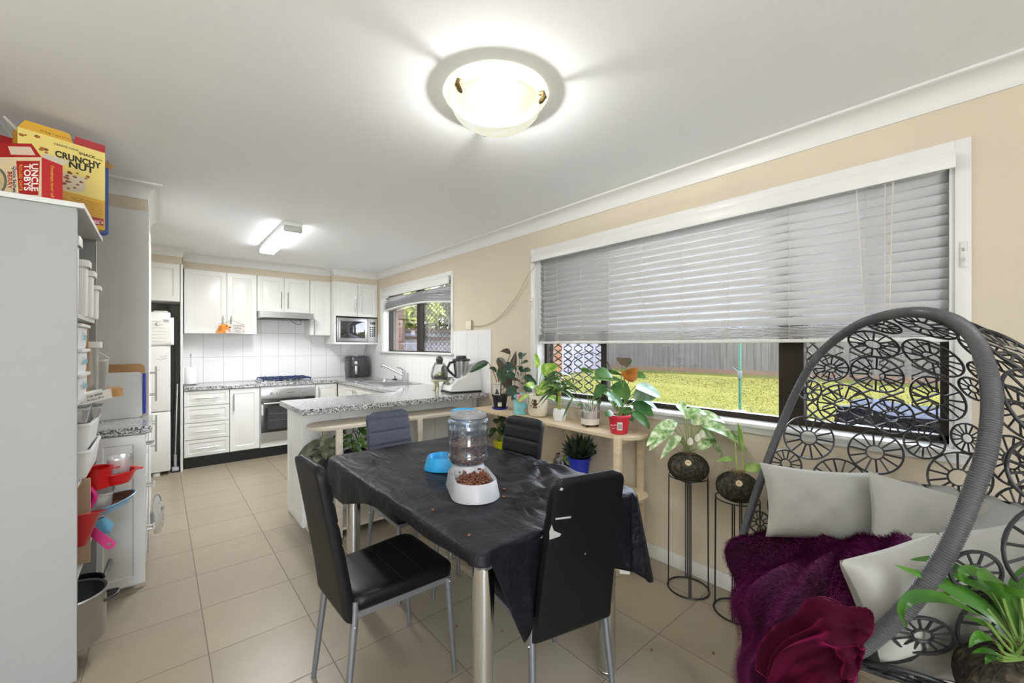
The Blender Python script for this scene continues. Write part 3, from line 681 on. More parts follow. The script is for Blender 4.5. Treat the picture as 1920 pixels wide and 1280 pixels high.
# air fryer
t = thing('air_fryer', 'dark grey air fryer with silver handle in the worktop corner', 'air fryer', (2.16, 6.0, .90))
FRY = mat('fryer_charcoal', '#3B3D42', .3)
P = []
for z, w_, h_ in ((.902, .24, .26), (.91, .262, .28), (1.0, .285, .30), (1.12, .285, .30), (1.18, .275, .29), (1.198, .25, .265), (1.205, .20, .21), (1.2055, .01, .01)):
    P.append([(2.17+a, 6.02+b_, z) for a, b_ in rrect(w_, h_, min(w_, h_)*.3, 6)])
m = MB(); m.grid(P, True); m.obj('fryer_body', FRY, t)
m = MB(); m.box(2.035, 5.866, 1.043, 2.305, 5.90, 1.047); m.obj('basket_seam', BLACK, t, smooth=0)
m = MB(); m.lathe([(.026, 0), (.026, .012), (.019, .014)], (0, 0, 0), 24, M=Matrix.Translation((2.105, 5.877, 1.105)) @ Matrix.Rotation(PI/2, 4, 'X')); m.lathe([(.018, 0), (.016, .016), (.001, .017)], (0, 0, 0), 20, M=Matrix.Translation((2.105, 5.877, 1.105)) @ Matrix.Rotation(PI/2, 4, 'X')); m.obj('dial', CHROME, t)
m = MB(); m.box(2.09, 5.835, .945, 2.12, 5.872, 1.07, .008); m.obj('basket_handle', CHROME, t)
m = MB(); m.box(2.10, 5.89, 1.2, 2.14, 5.93, 1.212, .004); m.obj('vent_cap', CHROME, t)
m = MB(); m.tube(crom([(2.31, 6.05, .93), (2.335, 6.0, .906), (2.35, 6.08, .907), (2.33, 6.16, .95), (2.335, 6.19, 1.015)], 6), .004, 6); m.obj('power_cord', BLACK, t)
# paper towel
t = thing('paper_towel_roll', 'white paper towel roll on an upright steel holder at the end of the back worktop', 'paper towel', (.268, 6.03, .90))
m = MB(); m.lathe([(.07, 0), (.075, .003), (.07, .008), (.004, .009), (.004, .36), (.001, .362)], (.268, 6.03, .9005), 24); m.tube(crom([(.268, 6.03, 1.2), (.262, 6.03, 1.235), (.268, 6.03, 1.262), (.276, 6.03, 1.235), (.268, 6.03, 1.2)], 5), .003, 6); m.obj('holder', CHROME, t)
m = MB(); m.lathe([(.02, .012), (.054, .012), (.056, .016), (.056, .198), (.054, .202), (.02, .202)], (.268, 6.03, .9), 28)
P = [[(.268-.056-.012*s, 6.03-.02-.01*math.sin(s*2), .915+.185*k/4) for s in (0, .5, 1)] for k in range(5)]; m.grid(P); m.obj('towel_roll', mat('paper_white', '#F0F0EE', .9, bump=.2, bscale=140), t)
# fridge in its nook
t = thing('fridge', 'tall white fridge standing in the nook beside the drawers', 'fridge', (-.24, 5.9, 0))
m = MB(); m.box(-.57, 5.665, .03, .082, 6.06, 1.70, .008); m.obj('fridge_body', mat('fridge_white', '#E4E4E2', .35), t)
m = MB(); m.box(-.57, 5.602, .04, .084, 5.66, .66, .014); m.obj('door', mat('fridge_white', '', .35), t)
m = MB(); m.box(-.57, 5.602, .668, .084, 5.66, 1.70, .014); fd = m.obj('door', mat('fridge_white', '', .35), t)
SCR = mat('marker_scribble', '#6A6A6E', .7)
m = MB(); q = random.Random(4)
for row, (x_, z_, n_) in enumerate(((.0, 1.245, 7), (-.005, 1.225, 8), (-.03, 1.205, 9), (-.02, 1.10, 3))):
    m.tube([(x_+k*.009, 5.6012, z_+q.uniform(-.008, .008)) for k in range(n_)], .0011, 4)
m.obj('marker_scribble', SCR, fd)
m = MB(); m.lathe([(.032, 0), (.032, .028), (.02, .03)], (-.03, 5.64, .001), 16); m.obj('levelling_foot', WHITE, t)
m = MB(); m.box(-.05, 5.64, 1.70, .06, 5.72, 1.715, .003); m.obj('hinge_cap', MELA, t)
PAPER = mat('paper_sheet', '#F2F2F0', .85)
t = thing('note_sheet', 'curling white list sheet pinned to the fridge door', 'paper', (.03, 5.598, 1.5))
P = []
for k in range(9):
    z = 1.645-.30*k/8; P.append([(-.09+.20*j/8, 5.5985-.001-(.02*((j/8)**3))*(k/8)-.004*math.sin(k*.8)*(j/8), z+.015*(j/8)*(k/8)) for j in range(9)])
m = MB(); m.grid(P); m.obj('sheet', PAPER, t, solid=.0008)
m = MB()
for k in range(7): m.box(-.07, 5.5935, 1.60-.034*k, .055, 5.5945, 1.6015-.034*k)
m.box(.025, 5.5925, 1.612, .07, 5.5935, 1.62); m.box(.03, 5.5925, 1.596, .07, 5.5935, 1.602)
m.obj('printed_line', SCR, t, smooth=0)
m = MB(); m.lathe([(.02, 0), (.018, .008), (.001, .011)], (0, 0, 0), 18, M=Matrix.Translation((-.012, 5.5925, 1.578)) @ Matrix.Rotation(PI/2, 4, 'X')); o = m.obj('magnet', WHITE, loc=(-.012, 5.592, 1.578)); tag(o, 'round white magnet holding the note to the fridge', 'magnet')
t = thing('power_outlet', 'double power outlet at the top of the fridge nook', 'outlet', (.03, 6.235, 1.79))
m = MB(); m.box(-.03, 6.226, 1.755, .09, 6.2395, 1.83, .004); m.obj('outlet_plate', mat('outlet_grey', '#BDBDBD', .4), t)
m = MB(); m.cyl((.062, 6.226, 1.795), (.062, 6.19, 1.795), .022, 14); m.tube(crom([(.062, 6.19, 1.79), (.09, 6.185, 1.72), (.125, 6.2, 1.4), (.13, 6.2, .9), (.11, 6.2, .3)], 6), .005, 6); m.obj('plug_and_cord', mat('cord_grey', '', .5), t)
m = MB(); m.box(XL, YB-.006, 0, .166, YB-.0005, 1.83); struct('trim_7', m, mat('nook_grey', '#D8D8D6', .7), smooth=0, label='grey back of the fridge nook')
t = thing('spray_mop', 'silver spray mop leaning in the gap beside the fridge', 'mop', (.12, 5.75, 0))
m = MB(); m.cyl((.125, 5.72, .16), (.142, 5.80, .80), .007, 10); m.cyl((.142, 5.80, .80), (.146, 5.825, .93), .010, 10); m.obj('pole', CHROME, t)
m = MB(); m.box(.095, 5.66, .012, .155, 5.78, .05, .01); m.cyl((.125, 5.715, .04), (.125, 5.72, .18), .013, 12); m.obj('mop_head', mat('mop_plastic', '#B8BBC0', .35), t)
# ---------------- tall pantry block and left base run (facing right)
t = thing('pantry_cabinet', 'tall white pantry cabinet on the left with two long bar handles', 'cabinet', (-.35, 4.05, 0))
m = MB(); m.box(XL+.002, 3.585, .10, -.075, 4.505, 2.2215); m.box(XL+.03, 3.62, 0, -.11, 4.50, .10); m.box(XL+.002, 3.582, .0, -.056, 3.60, 2.2215); m.obj('cabinet_body', MELA, t, smooth=0)
d = panel('door', t, (-.056, 3.602, .93), YA, ZA, XA, .45, 1.29); handle(d, (-.056, 3.99, 1.07), ZA, XA, .25); 
d = panel('door', t, (-.056, 4.054, .93), YA, ZA, XA, .45, 1.29); handle(d, (-.056, 4.12, 1.07), ZA, XA, .25)
d = panel('door', t, (-.056, 3.602, .12), YA, ZA, XA, .45, .808); handle(d, (-.056, 3.99, .70), ZA, XA, .25)
d = panel('door', t, (-.056, 4.054, .12), YA, ZA, XA, .45, .808); handle(d, (-.056, 4.12, .70), ZA, XA, .25)
t = thing('left_drawer_cabinet', 'white base cabinet on the left with raised end panel and bar-handled drawers', 'cabinet', (-.35, 3.3, 0))
t.name = 'drawer_cabinet'
m = MB(); m.box(XL+.002, 3.115, .10, -.08, 3.578, .857); m.box(XL+.03, 3.14, 0, -.10, 3.57, .10); m.obj('cabinet_body', MELA, t, smooth=0)
panel('end_panel', t, (XL+.36, 3.10, .02), XA, ZA, ND, .535-.36+.049, .835, fr=.05)
for z0, z1 in ((.62, .85), (.37, .615), (.12, .365)):
    d = panel('drawer', t, (-.06, 3.12, z0), YA, ZA, XA, .455, z1-z0, fr=.04); handle(d, (-.06, 3.20, (z0+z1)/2+.05), YA, XA, .10, .007)
m = MB(); m.box(XL+.002, 3.085, .860, -.035, 3.581, .90, .003); o = m.obj('granite_worktop', GRAN, smooth=0); tag(o, 'short grey granite worktop between the open cabinet and the pantry', 'worktop')
t = thing('carry_bag', 'clear crumpled plastic bag hanging from the left drawer handle', 'bag', (-.03, 3.42, .2))
P = []; q = random.Random(9)
for k in range(9):
    z = .40-.24*k/8; r = .012+.045*math.sin(PI*min(1, k/8*.9+.05)); P.append([(-.025+(r*.6)*math.cos(a)+q.uniform(-.006, .006)+.012, 3.46+r*math.sin(a)*1.4+q.uniform(-.008, .008), z) for a in [2*PI*j/12 for j in range(12)]])
m = MB(); m.grid(P, True); m.obj('bag_film', glassy('bag_film', '#F4F6F8', .5, .15, .25), t)
# chopping boards leaning on the pantry side
WOODB = mat('bamboo_board', '#B58A57', .5, var=.18, scale=12, stretch=(1, 8, 8))
def leaning(name, label, xa, xb, h, y, th, mats, corner, lean=.03):
    t = thing(name, label, 'chopping board', ((xa+xb)/2, y, .90))
    M = Matrix.Translation(((xa+xb)/2, y, .901)) @ Matrix.Rotation(-math.atan(lean/h), 4, 'X')
    m = MB(); pl = [(a, b_+h/2) for a, b_ in rrect(xb-xa, h, corner)]
    m.prism(pl, (0, 0, 0), XA, ZA, YA, th); m.v = [tuple(M @ Vector(v)) for v in m.v]
    return t, m
t, m = leaning('chopping_board', 'wooden chopping board leaning on the pantry behind the white board', -.62, -.075, .335, 3.528, .018, None, .03); m.obj('board', WOODB, t)
t, m = leaning('chopping_board', 'white chopping board with a blue edge leaning beside the pantry', -.60, -.085, .285, 3.490, .012, None, .02); bb = m.obj('board', mat('board_white', '#DDDDDC', .5), t)
m = MB(); m.box(-.084, 3.497, .92, -.069, 3.522, 1.175, .004); m.obj('blue_edge', mat('board_blue', '#1E3FB5', .5), t)
# ---------------- peninsula
t = thing('peninsula_cabinet', 'white peninsula cabinet with raised end panel under the granite bench', 'cabinet', (1.5, 3.6, 0))
m = MB(); m.box(.80, 3.33, .0, 1.86, 3.78, .857); m.box(1.86, 3.33, 0, XR-.01, 3.785, .857); m.obj('cabinet_body', WHITE, t, smooth=0)
panel('end_panel', t, (.798, 3.86-.075, .01), -YA, ZA, -XA, .455, .845, fr=.05)
m = MB(); m.box(.80, 3.318, .0, XR-.015, 3.3295, .857); m.obj('tiled_back', SPLP, t, smooth=0)
# ---------------- wall outlet + aerial cable
t = thing('aerial_outlet', 'cream wall outlet with a thin loose cable up to the big window', 'outlet', (XR, 3.46, 1.55))
m = MB(); m.box(XR-.012, 3.41, 1.512, XR-.0005, 3.52, 1.60, .003); m.obj('outlet_plate', mat('outlet_cream', '#E6DCC6', .4), t)
m = MB(); m.box(XR-.02, 3.40, 1.512, XR-.011, 3.41, 1.61, .002); m.obj('switch', mat('outlet_dark', '#8A7B62', .5), t)
m = MB(); m.tube(crom([(XR-.014, 3.42, 1.555), (XR-.012, 3.25, 1.545), (XR-.012, 3.0, 1.60), (XR-.012, 2.75, 1.76), (XR-.014, 2.58, 1.94), (XR-.02, 2.50, 2.0), (XR-.03, 2.45, 2.04)], 8), .0022, 6)
m.tube(crom([(XR-.014, 3.42, 1.545), (XR-.012, 3.22, 1.54), (XR-.012, 2.95, 1.60), (XR-.012, 2.72, 1.74), (XR-.014, 2.56, 1.90)], 8), .0016, 6); m.obj('cable', mat('cable_beige', '#B7AA90', .6), t)
# ------------------------------------------------------------------ ceiling lamps (each with its own light)
def lamp_dome_mat():
    m = bpy.data.materials.new('alabaster_glass'); m.use_nodes = True; nt = m.node_tree; n, l = nt.nodes, nt.links; n.clear()
    o = n.new('ShaderNodeOutputMaterial'); e = n.new('ShaderNodeEmission'); tr = n.new('ShaderNodeBsdfTransparent'); mx = n.new('ShaderNodeMixShader')
    t = n.new('ShaderNodeTexCoord'); w = n.new('ShaderNodeTexNoise'); w.inputs['Scale'].default_value = 7; w.inputs['Detail'].default_value = 6; w.inputs['Distortion'].default_value = 1.2
    l.new(t.outputs['Object'], w.inputs['Vector'])
    r = ramp(nt, w.outputs['Fac'], [(0.3, '#F4EFC6'), (0.55, '#FCFBE8'), (0.75, '#FFFFF6')]); l.new(r.outputs[0], e.inputs[0]); e.inputs[1].default_value = 0.33
    l.new(tr.outputs[0], mx.inputs[2]); l.new(e.outputs[0], mx.inputs[1]); mx.inputs[0].default_value = 0.16
    l.new(mx.outputs[0], o.inputs[0])
    return m
DOME = lamp_dome_mat()
def oyster(label, x, y, power):
    t = thing('ceiling_light', label, 'ceiling light', (x, y, 2.40))
    m = MB(); m.lathe([(.17, 0), (.17, -.012), (.001, -.014)], (x, y, 2.3995), 48); m.obj('base_plate', mat('base_plate_bronze', '#5A4C34', .5), t)
    m = MB(); m.lathe([(.208, -.006), (.209, -.011), (.200, -.022), (.187, -.032), (.185, -.030), (.19, -.018), (.195, -.006)], (x, y, 2.3995), 56, cap=False); m.obj('frosted_rim', emit('frosted_rim_glass', '#EEF0D2', .29), t)
    m = MB(); prof = [(.186*math.cos(a), -.042-.092*math.sin(a)) for a in [PI/2*k/14 for k in range(15)]]; prof[-1] = (.0005, prof[-1][1])
    m.lathe([(.18, -.038), (.189, -.04)]+prof, (x, y, 2.40), 56, cap=False); m.obj('glass_dome', DOME, t)
    for a in (187, 298, 67):
        c, s = math.cos(math.radians(a)), math.sin(math.radians(a)); m = MB()
        m.tube([(x+.185*c, y+.185*s, 2.368), (x+.207*c, y+.207*s, 2.366), (x+.211*c, y+.211*s, 2.352), (x+.197*c, y+.197*s, 2.335), (x+.188*c, y+.188*s, 2.331)], [.007, .011, .012, .010, .006], 8); m.obj('clip', mat('aged_brass', '#8C7A55', .3, metal=1), t)
    l = bpy.data.lights.new('lamp_bulb', 'POINT'); l.energy = power; l.shadow_soft_size = .045; l.color = (1, .985, .955)
    o = bpy.data.objects.new('lamp_bulb', l); COL.objects.link(o); o.parent = t; o.location = (0, 0, -.050)
    return t
oyster('round frosted glass ceiling light with brass clips above the dining table', 1.075, 1.36, 46)
oyster('matching round frosted ceiling light added unseen behind the viewer for fill', -1.0, -0.9, 15)  # out-of-view copy of the dining lamp, added as fill light
t = thing('fluorescent_light', 'rectangular fluorescent batten light glowing on the kitchen ceiling', 'ceiling light', (.86, 4.44, 2.40))
m = MB(); m.box(.79, 3.86, 2.365, .93, 5.03, 2.3995, .004); m.obj('batten_body', WHITE, t)
m = MB(); m.box(.797, 3.90, 2.322, .923, 4.99, 2.364, .012); m.obj('diffuser', emit('tube_diffuser', '#FFFFFF', 4.5), t)
for a, b_ in ((3.855, 3.90), (4.99, 5.035)): m = MB(); m.box(.79, a, 2.318, .93, b_, 2.3645, .008); m.obj('end_cap', mat('cap_grey', '#BEBEBC', .45), t)
l = bpy.data.lights.new('tube_lamp', 'AREA'); l.shape = 'RECTANGLE'; l.size = .12; l.size_y = 1.08; l.energy = 13.5; l.color = (1, .99, .97)
o = bpy.data.objects.new('tube_lamp', l); COL.objects.link(o); o.parent = t; o.location = (0, 0, -.079)
# unseen floor uplighters added behind the viewer to brighten the ceiling
def uplighter(label, x, y, power):
    t = thing('added_fill_lamp', label, 'added fill lamp', (x, y, 0), 'added fill uplighters behind the viewer')
    m = MB(); m.lathe([(.14, 0), (.14, .015), (.02, .03), (.001, .03)], (x, y, 0), 32); m.obj('base', BLACK, t)
    m = MB(); m.cyl((x, y, .03), (x, y, 1.20), .012, 12); m.obj('pole', BLACK, t)
    m = MB(); m.lathe([(.02, 1.19), (.10, 1.21), (.20, 1.28), (.21, 1.29), (.195, 1.285), (.10, 1.222), (.001, 1.215)], (x, y, 0), 40, cap=False); m.obj('lamp_shade', mat('shade_white', '#E8E6E0', .5), t)
    l = bpy.data.lights.new('lamp_bulb', 'AREA'); l.shape = 'DISK'; l.size = .34; l.energy = power; l.color = (.95, .975, 1)
    o = bpy.data.objects.new('lamp_bulb', l); COL.objects.link(o); o.parent = t; o.location = (0, 0, 1.292); o.rotation_euler = (PI, 0, 0)
uplighter('black floor uplighter added out of view on the left to brighten the ceiling', -1.0, -.9, 21)
uplighter('black floor uplighter added out of view in the middle to brighten the ceiling', 0.0, -1.8, 7)
# ------------------------------------------------------------------ venetian blinds
SLAT = mat('blind_white', '#CACACB', .5)
def slat(mb, y0, y1, zc, x, tilt, w=.05, bow=None, n=12):
    """one slightly arched slat running along y"""
    P = []
    for j in range(n+1):
        y = lerp(y0, y1, j/n); z = zc+(bow(j/n) if bow else 0); row = []
        for k in range(5):
            s = (k/4-.5)*w; a = .004*(1-(2*k/4-1)**2)
            row.append((x+s*math.cos(tilt)-a*math.sin(tilt), y, z+s*math.sin(tilt)+a*math.cos(tilt)))
        P.append(row)
    mb.grid(P)
t = thing('venetian_blind', 'wide white venetian blind half lowered over the big window', 'blind', (2.37, 1.3, 2.1))
m = MB(); m.box(2.338, .094, 2.042, 2.352, 2.505, 2.106, .004); m.box(2.338, 2.495, 2.042, 2.378, 2.505, 2.106); m.obj('valance', TRIMW, t)
m = MB(); m.box(2.42, .12, 2.055, 2.47, 2.47, 2.09); m.obj('head_rail', SLAT, t)
m = MB(); z = 2.035
while z > 1.465: slat(m, .118, 2.470, z, 2.435, math.radians(112), w=.0445, n=2); z -= .0432
m.obj('slats', SLAT, t, solid=.0025)
m = MB()
for k in range(8): slat(m, .118, 2.470, 1.392+.0072*k, 2.435, 0.0, n=2)
m.obj('slat_stack', SLAT, t, solid=.0025)
m = MB(); m.box(2.408, .116, 1.366, 2.462, 2.472, 1.386, .004); m.obj('bottom_rail', TRIMW, t)
CORD = mat('blind_cord', '#CFCBC0', .7)
for y in (2.40, 2.26, 2.02, 1.76, 1.50, 1.23, .96, .67, .37):
    m = MB(); m.tube([(2.409, y, 2.045), (2.409, y, 1.37)], .0013, 4); q = random.Random(int(y*100))
    m.tube(crom([(2.404, y+q.uniform(-.03, .03), 1.385+q.uniform(0, .05)) for k in range(7)], 4), .0012, 4); m.obj('ladder_cord', CORD, t)
for y, zb, dy in ((.395, 1.42, -.03), (.30, 1.40, 0), (.275, 1.38, .012)):
    m = MB(); m.tube(crom([(2.35, y, 2.04), (2.345, y+dy*.4, 1.8), (2.35, y+dy, zb)], 6), .0028 if y < .29 else .0018, 5); m.obj('pull_cord', CORD, t)
m = MB(); m.tube([(2.36, 2.43, 2.04), (2.36, 2.43, 1.43)], .0013, 4); m.cyl((2.36, 2.43, 1.44), (2.36, 2.43, 1.405), .006, 8); m.obj('pull_cord', CORD, t)
t = thing('venetian_blind', 'small white venetian blind pulled up in a bowed stack over the kitchen window', 'blind', (2.37, 4.7, 2.1))
m = MB(); m.box(2.350, 3.812, 2.02, 2.376, 5.59, 2.102, .004); m.obj('valance', TRIMW, t)
m = MB()
for k in range(3): slat(m, 3.822, 5.576, 2.005-.030*k, 2.43, math.radians(-15), bow=lambda u, k=k: .012*k*math.sin(PI*u), n=16)
m.obj('slats', SLAT, t, solid=.0025)
m = MB()
for k in range(10): slat(m, 3.822, 5.576, 1.842+.0085*k, 2.43, math.radians(-4 if k % 2 else 3), bow=lambda u: .045*math.sin(PI*u)+.012*u, n=16)
m.obj('slat_stack', SLAT, t, solid=.0025)
P = []
for j in range(17):
    u = j/16; z = 1.822+.045*math.sin(PI*u)+.012*u; y = lerp(3.82, 5.578, u); P.append([(2.402, y, z), (2.402, y, z+.016), (2.458, y, z+.016), (2.458, y, z)])
m = MB(); m.grid(P, True); m.obj('bottom_rail', TRIMW, t)
for k in range(6):
    y = 4.0+.3*k; m = MB(); m.tube(crom([(2.398, y, 2.0), (2.392, y+.02, 1.95), (2.396, y-.02, 1.91), (2.392, y+.01, 1.87)], 4), .0016, 4); m.obj('ladder_cord', CORD, t)
m = MB(); m.tube(crom([(2.345, 3.86, 2.03), (2.35, 3.83, 1.85), (2.348, 3.80, 1.68), (2.35, 3.79, 1.60)], 5), .002, 5); m.tube(crom([(2.35, 3.795, 1.66), (2.348, 3.78, 1.58), (2.352, 3.80, 1.54), (2.349, 3.785, 1.62)], 5), .006, 6); m.obj('pull_cord', mat('cord_grey', '', .5), t)
for k, y in enumerate((.075, 2.522)):
    t = thing('cord_cleat', 'clear cord cleat on the %s side of the big window frame' % ('right' if k == 0 else 'left'), 'cleat', (2.375, y, 1.70))
    m = MB(); m.box(2.370, y-.010, 1.655, 2.377, y+.010, 1.755, .003); m.cyl((2.37, y, 1.69), (2.352, y, 1.68), .004, 8); m.cyl((2.37, y, 1.72), (2.352, y, 1.73), .004, 8); m.obj('cleat_body', mat('clear_plastic_white', '#D8D8D6', .2), t)
# ------------------------------------------------------------------ open white cabinet on the left, seen from its side
cx0, cx1, cy0, cy1, cz = -.64, -.255, 2.402, 3.08, 1.905
SHELFZ = (.08, .393, .775, 1.12, 1.485)
t = thing('open_cabinet', 'tall white cabinet without doors seen side on at the left edge', 'cabinet', (-.45, 2.74, 0))
m = MB(); m.box(cx0, cy0, 0, cx1, cy0+.018, cz, .001)
for hx, hz in ((-.315, 1.0145),): m.lathe([(.0045, 0), (.001, .0005)], (0, 0, 0), 10, M=Matrix.Translation((hx, cy0, hz)) @ Matrix.Rotation(PI/2, 4, 'X'))
m.box(cx0, cy1-.018, 0, cx1, cy1, cz); m.box(cx0, cy0+.018, 0, cx0+.012, cy1-.018, cz); m.obj('carcass', mat('melamine_white_shaded', '#9E9E9D', .5, var=.015, scale=3), t, smooth=0)  # white melamine greyed to stand in for weaker light on this carcass
m = MB(); m.box(cx0-.002, cy0-.012, cz, cx1+.022, cy1+.012, cz+.02, .001); m.obj('cabinet_top', MELA, t, smooth=0)
for z in SHELFZ:
    m = MB(); m.box(cx0+.012, cy0+.019, z-.018, cx1-.006, cy1-.019, z); m.obj('shelf', MELA, t, smooth=0)
m = MB(); m.box(cx0+.012, cy0+.019, 0, cx1-.03, cy1-.019, .06); m.obj('plinth', MELA, t, smooth=0)
for z in (.10, .20+.07, 1.72):
    m = MB(); m.box(cx1-.085, cy1-.024, z-.006, cx1-.02, cy1-.0175, z+.006, .002); m.box(cx1-.055, cy1-.028, z-.028, cx1-.03, cy1-.0175, z+.028, .004); m.obj('hinge_plate', STEEL, t)
PW = mat('plastic_white', '#EDEDED', .35); PC = glassy('clear_plastic', '#FAFAFA', .5, .1, .35, '#F2F2F2')
REDP = mat('plastic_red', '#C4161A', .3); PINK = mat('plastic_pink', '#D3127A', .35); BLUEP = mat('pan_blue', '#7FB4D6', .35)
CARD = mat('cardboard', '#B98D5B', .8, var=.08)
def tub(mb, x, y, z, w, d, h, fl=1.12, r=.02, lip=.006):
    rows = []
    for k, (f, zz) in enumerate(((.96, 0), (1.0, .012), (fl, h-.012), (fl+lip*6, h-.010), (fl+lip*6, h), (fl-.03, h), (.95, .012))):
        rows.append([(x+a*f, y+b_*f, z+zz) for a, b_ in rrect(w, d, r, 4)])
    mb.grid(rows, True); o = len(mb.v); n = len(rows[0]); mb.add([rows[0][i] for i in range(n)], [tuple(reversed(range(n)))]); mb.add([rows[-1][i] for i in range(n)], [tuple(range(n))])
def lidded(name, label, x, y, z, w, d, h, mt, lid, writing=None, group=None, cat='container'):
    t = thing(name, label, cat, (x, y, z), group); m = MB(); tub(m, x, y, z+.0005, w, d, h*.93, 1.04); m.obj('container_body', mt, t)
    m = MB(); rows = [[(x+a, y+b_, z+zz) for a, b_ in rrect(w*s+.02, d*s+.02, .025, 4)] for s, zz in ((1.04, h*.88), (1.05, h*.9), (1.05, h), (.9, h+.0003))]
    m.grid(rows, True); m.add(rows[-1], [tuple(range(len(rows[-1])))]); m.obj('lid', lid, t)
    if writing: text('label_lettering', writing, mat('label_blue', '#8FC3D6', .6), t, (x+w*.52+.006, y, z+h*.5), YA, ZA, .05, extrude=.0004)
    return t
z5, z4, z3, z2, z1 = SHELFZ[4], SHELFZ[3], SHELFZ[2], SHELFZ[1], SHELFZ[0]
for k, (x, y, w, h) in enumerate(((-.315, 2.56, .09, .33), (-.305, 2.70, .10, .25), (-.295, 2.83, .095, .22), (-.285, 2.955, .09, .165))):
    lidded('canister', 'white lidded canister on the top shelf, ' + ('tallest, nearest the side panel', 'second from the side panel', 'third from the side panel', 'shortest, nearest the hinge')[k], x, y, z5, w, .10, h, PW, PW, None, 'canisters on the top shelf')
for k, (wr, lb) in enumerate((('Grated', 'bottom of the stack'), ('Ground', 'middle of the stack'), ('Bread', 'top of the stack'))):
    lidded('storage_tub', 'white lidded tub with pale blue lettering, %s on the second shelf' % lb, -.335, 2.66, z4+.1085*k, .14, .28, .108, PW, PW, wr, 'lettered storage tubs')
t = thing('cardboard_sheet', 'brown cardboard sheet standing beside the lettered tubs', 'cardboard', (-.36, 2.83, z4)); m = MB(); m.box(-.47, 2.825, z4, -.262, 2.831, z4+.335); m.obj('sheet', CARD, t, smooth=0)
lidded('cereal_container', 'tall narrow translucent container on the second shelf', -.285, 2.92, z4, .10, .06, .25, PC, PW, None)
t = thing('clear_jug', 'clear plastic jug with lifted handle at the end of the second shelf', 'jug', (-.25, 3.01, z4))
m = MB(); tub(m, -.255, 3.0, z4+.0005, .09, .075, .16, 1.18, .02); m.obj('jug_body', PC, t)
m = MB(); m.tube([(-.27, 2.97, z4+.15), (-.25, 2.98, z4+.205), (-.205, 3.03, z4+.165)], .0035, 6); m.obj('handle', PW, t)
for k in range(2):
    t = thing('white_tub', 'white plastic tub on the third shelf, ' + ('lower of two' if k == 0 else 'upper of two'), 'tub', (-.40, 2.72, z3+.12*k), 'white tubs on the third shelf')
    m = MB(); tub(m, -.365, 2.72, z3+.001+.115*k, .25, .36, .125, 1.10, .03); m.obj('tub_body', PW, t)
for k, (x, y, w, h) in enumerate(((-.30, 2.60, .12, .065), (-.28, 2.76, .13, .05))):
    t = thing('takeaway_container', 'clear takeaway container on the white tubs, ' + ('nearer the side panel' if k == 0 else 'under the open carton'), 'container', (x, y, z3+.24))
    m = MB(); tub(m, x, y, z3+.243, w, .13, h, 1.1, .02); m.obj('container_body', PC, t)
t = thing('open_carton', 'long open wrap carton lying across the clear containers', 'carton', (-.26, 2.80, z3+.30))
M = Matrix.Translation((-.29, 2.72, z3+.325)) @ Matrix.Rotation(math.radians(48), 4, 'Z') @ Matrix.Rotation(math.radians(-8), 4, 'Y')
m = MB(); m.box(-.13, -.024, -.022, .14, -.0225, .022, M=M); m.box(-.13, .0225, -.022, .14, .024, .022, M=M); m.box(-.13, -.024, -.0235, .14, .024, -.022, M=M); m.box(-.13, -.024, .022, .10, .024, .0235, M=M); m.obj('carton_body', mat('carton_white', '#E8E6E2', .7), t, smooth=0)
m = MB(); m.box(-.12, -.022, -.0215, .139, .022, -.0205, M=M); m.box(.139, -.03, .022, .175, .02, .0235, M=M); m.box(.139, -.05, -.02, .17, -.024, .02, M=M); m.obj('inner_flap', CARD, t, smooth=0)
uu, vv = (M.to_3x3() @ XA), (M.to_3x3() @ ZA)
for k, s in enumerate(('FOIL WRAP', '30 cm x 10 m')): text('lettering', s, INK, t, M @ Vector((.06, -.0243, .008-.016*k)), uu, vv, .014, extrude=.0003)
m = MB(); m.box(-.03, -.0246, -.012, .0, -.024, .012, M=M); m.obj('black_panel', BLACK, t, smooth=0)
def dish(name, label, cat, c, prof, mt, n=32, tilt=None, part='bowl', sx=1, sy=1):
    t = thing(name, label, cat, c); m = MB(); M = Matrix.Translation(c)
    if tilt: M = M @ Matrix.Rotation(tilt[1], 4, tilt[0])
    m.lathe(prof, (0, 0, 0), n, sx, sy, M=M, cap=False); m.obj(part, mt, t); return t, M
zz = z2+.004
WOODC = mat('board_beige', '#B9A083', .7, var=.1)
t = thing('wooden_board', 'beige wooden board standing at the front of the red and pink kitchenware', 'board', (-.28, 2.56, z2)); m = MB(); m.box(-.40, 2.60, z2+.0005, -.235, 2.612, z2+.37); m.obj('board', WOODC, t, smooth=0)
t, M = dish('frying_pan', 'pale blue frying pan with brown inside leaning out of the cabinet', 'pan', (-.20, 2.83, z2+.155), [(.001, 0), (.085, .001), (.118, .035), (.122, .036), (.118, .039), (.085, .006)], BLUEP, 36, ('Y', math.radians(-14)), 'pan_body')
m = MB(); m.lathe([(.114, .036), (.083, .0065), (.001, .0062)], (0, 0, 0), 36, M=M, cap=False); m.obj('pan_lining', mat('pan_brown', '#6B4A38', .4), t)
m = MB(); m.tube([M @ Vector((-.11, 0, .03)), M @ Vector((-.24, 0, .05))], .011, 8); m.obj('handle', BLUEP, t)
t = thing('translucent_tub', 'translucent white tub sitting in the blue frying pan', 'tub', (-.215, 2.80, z2+.17)); m = MB(); tub(m, -.225, 2.80, z2+.172, .09, .11, .085, 1.18, .02); m.obj('tub_body', PC, t)
t, M = dish('red_bowl', 'wide red plastic bowl with small rim handles above the blue pan', 'bowl', (-.17, 2.85, z2+.272), [(.001, 0), (.055, .001), (.078, .055), (.088, .058), (.088, .062), (.074, .06), (.052, .006), (.001, .005)], REDP)
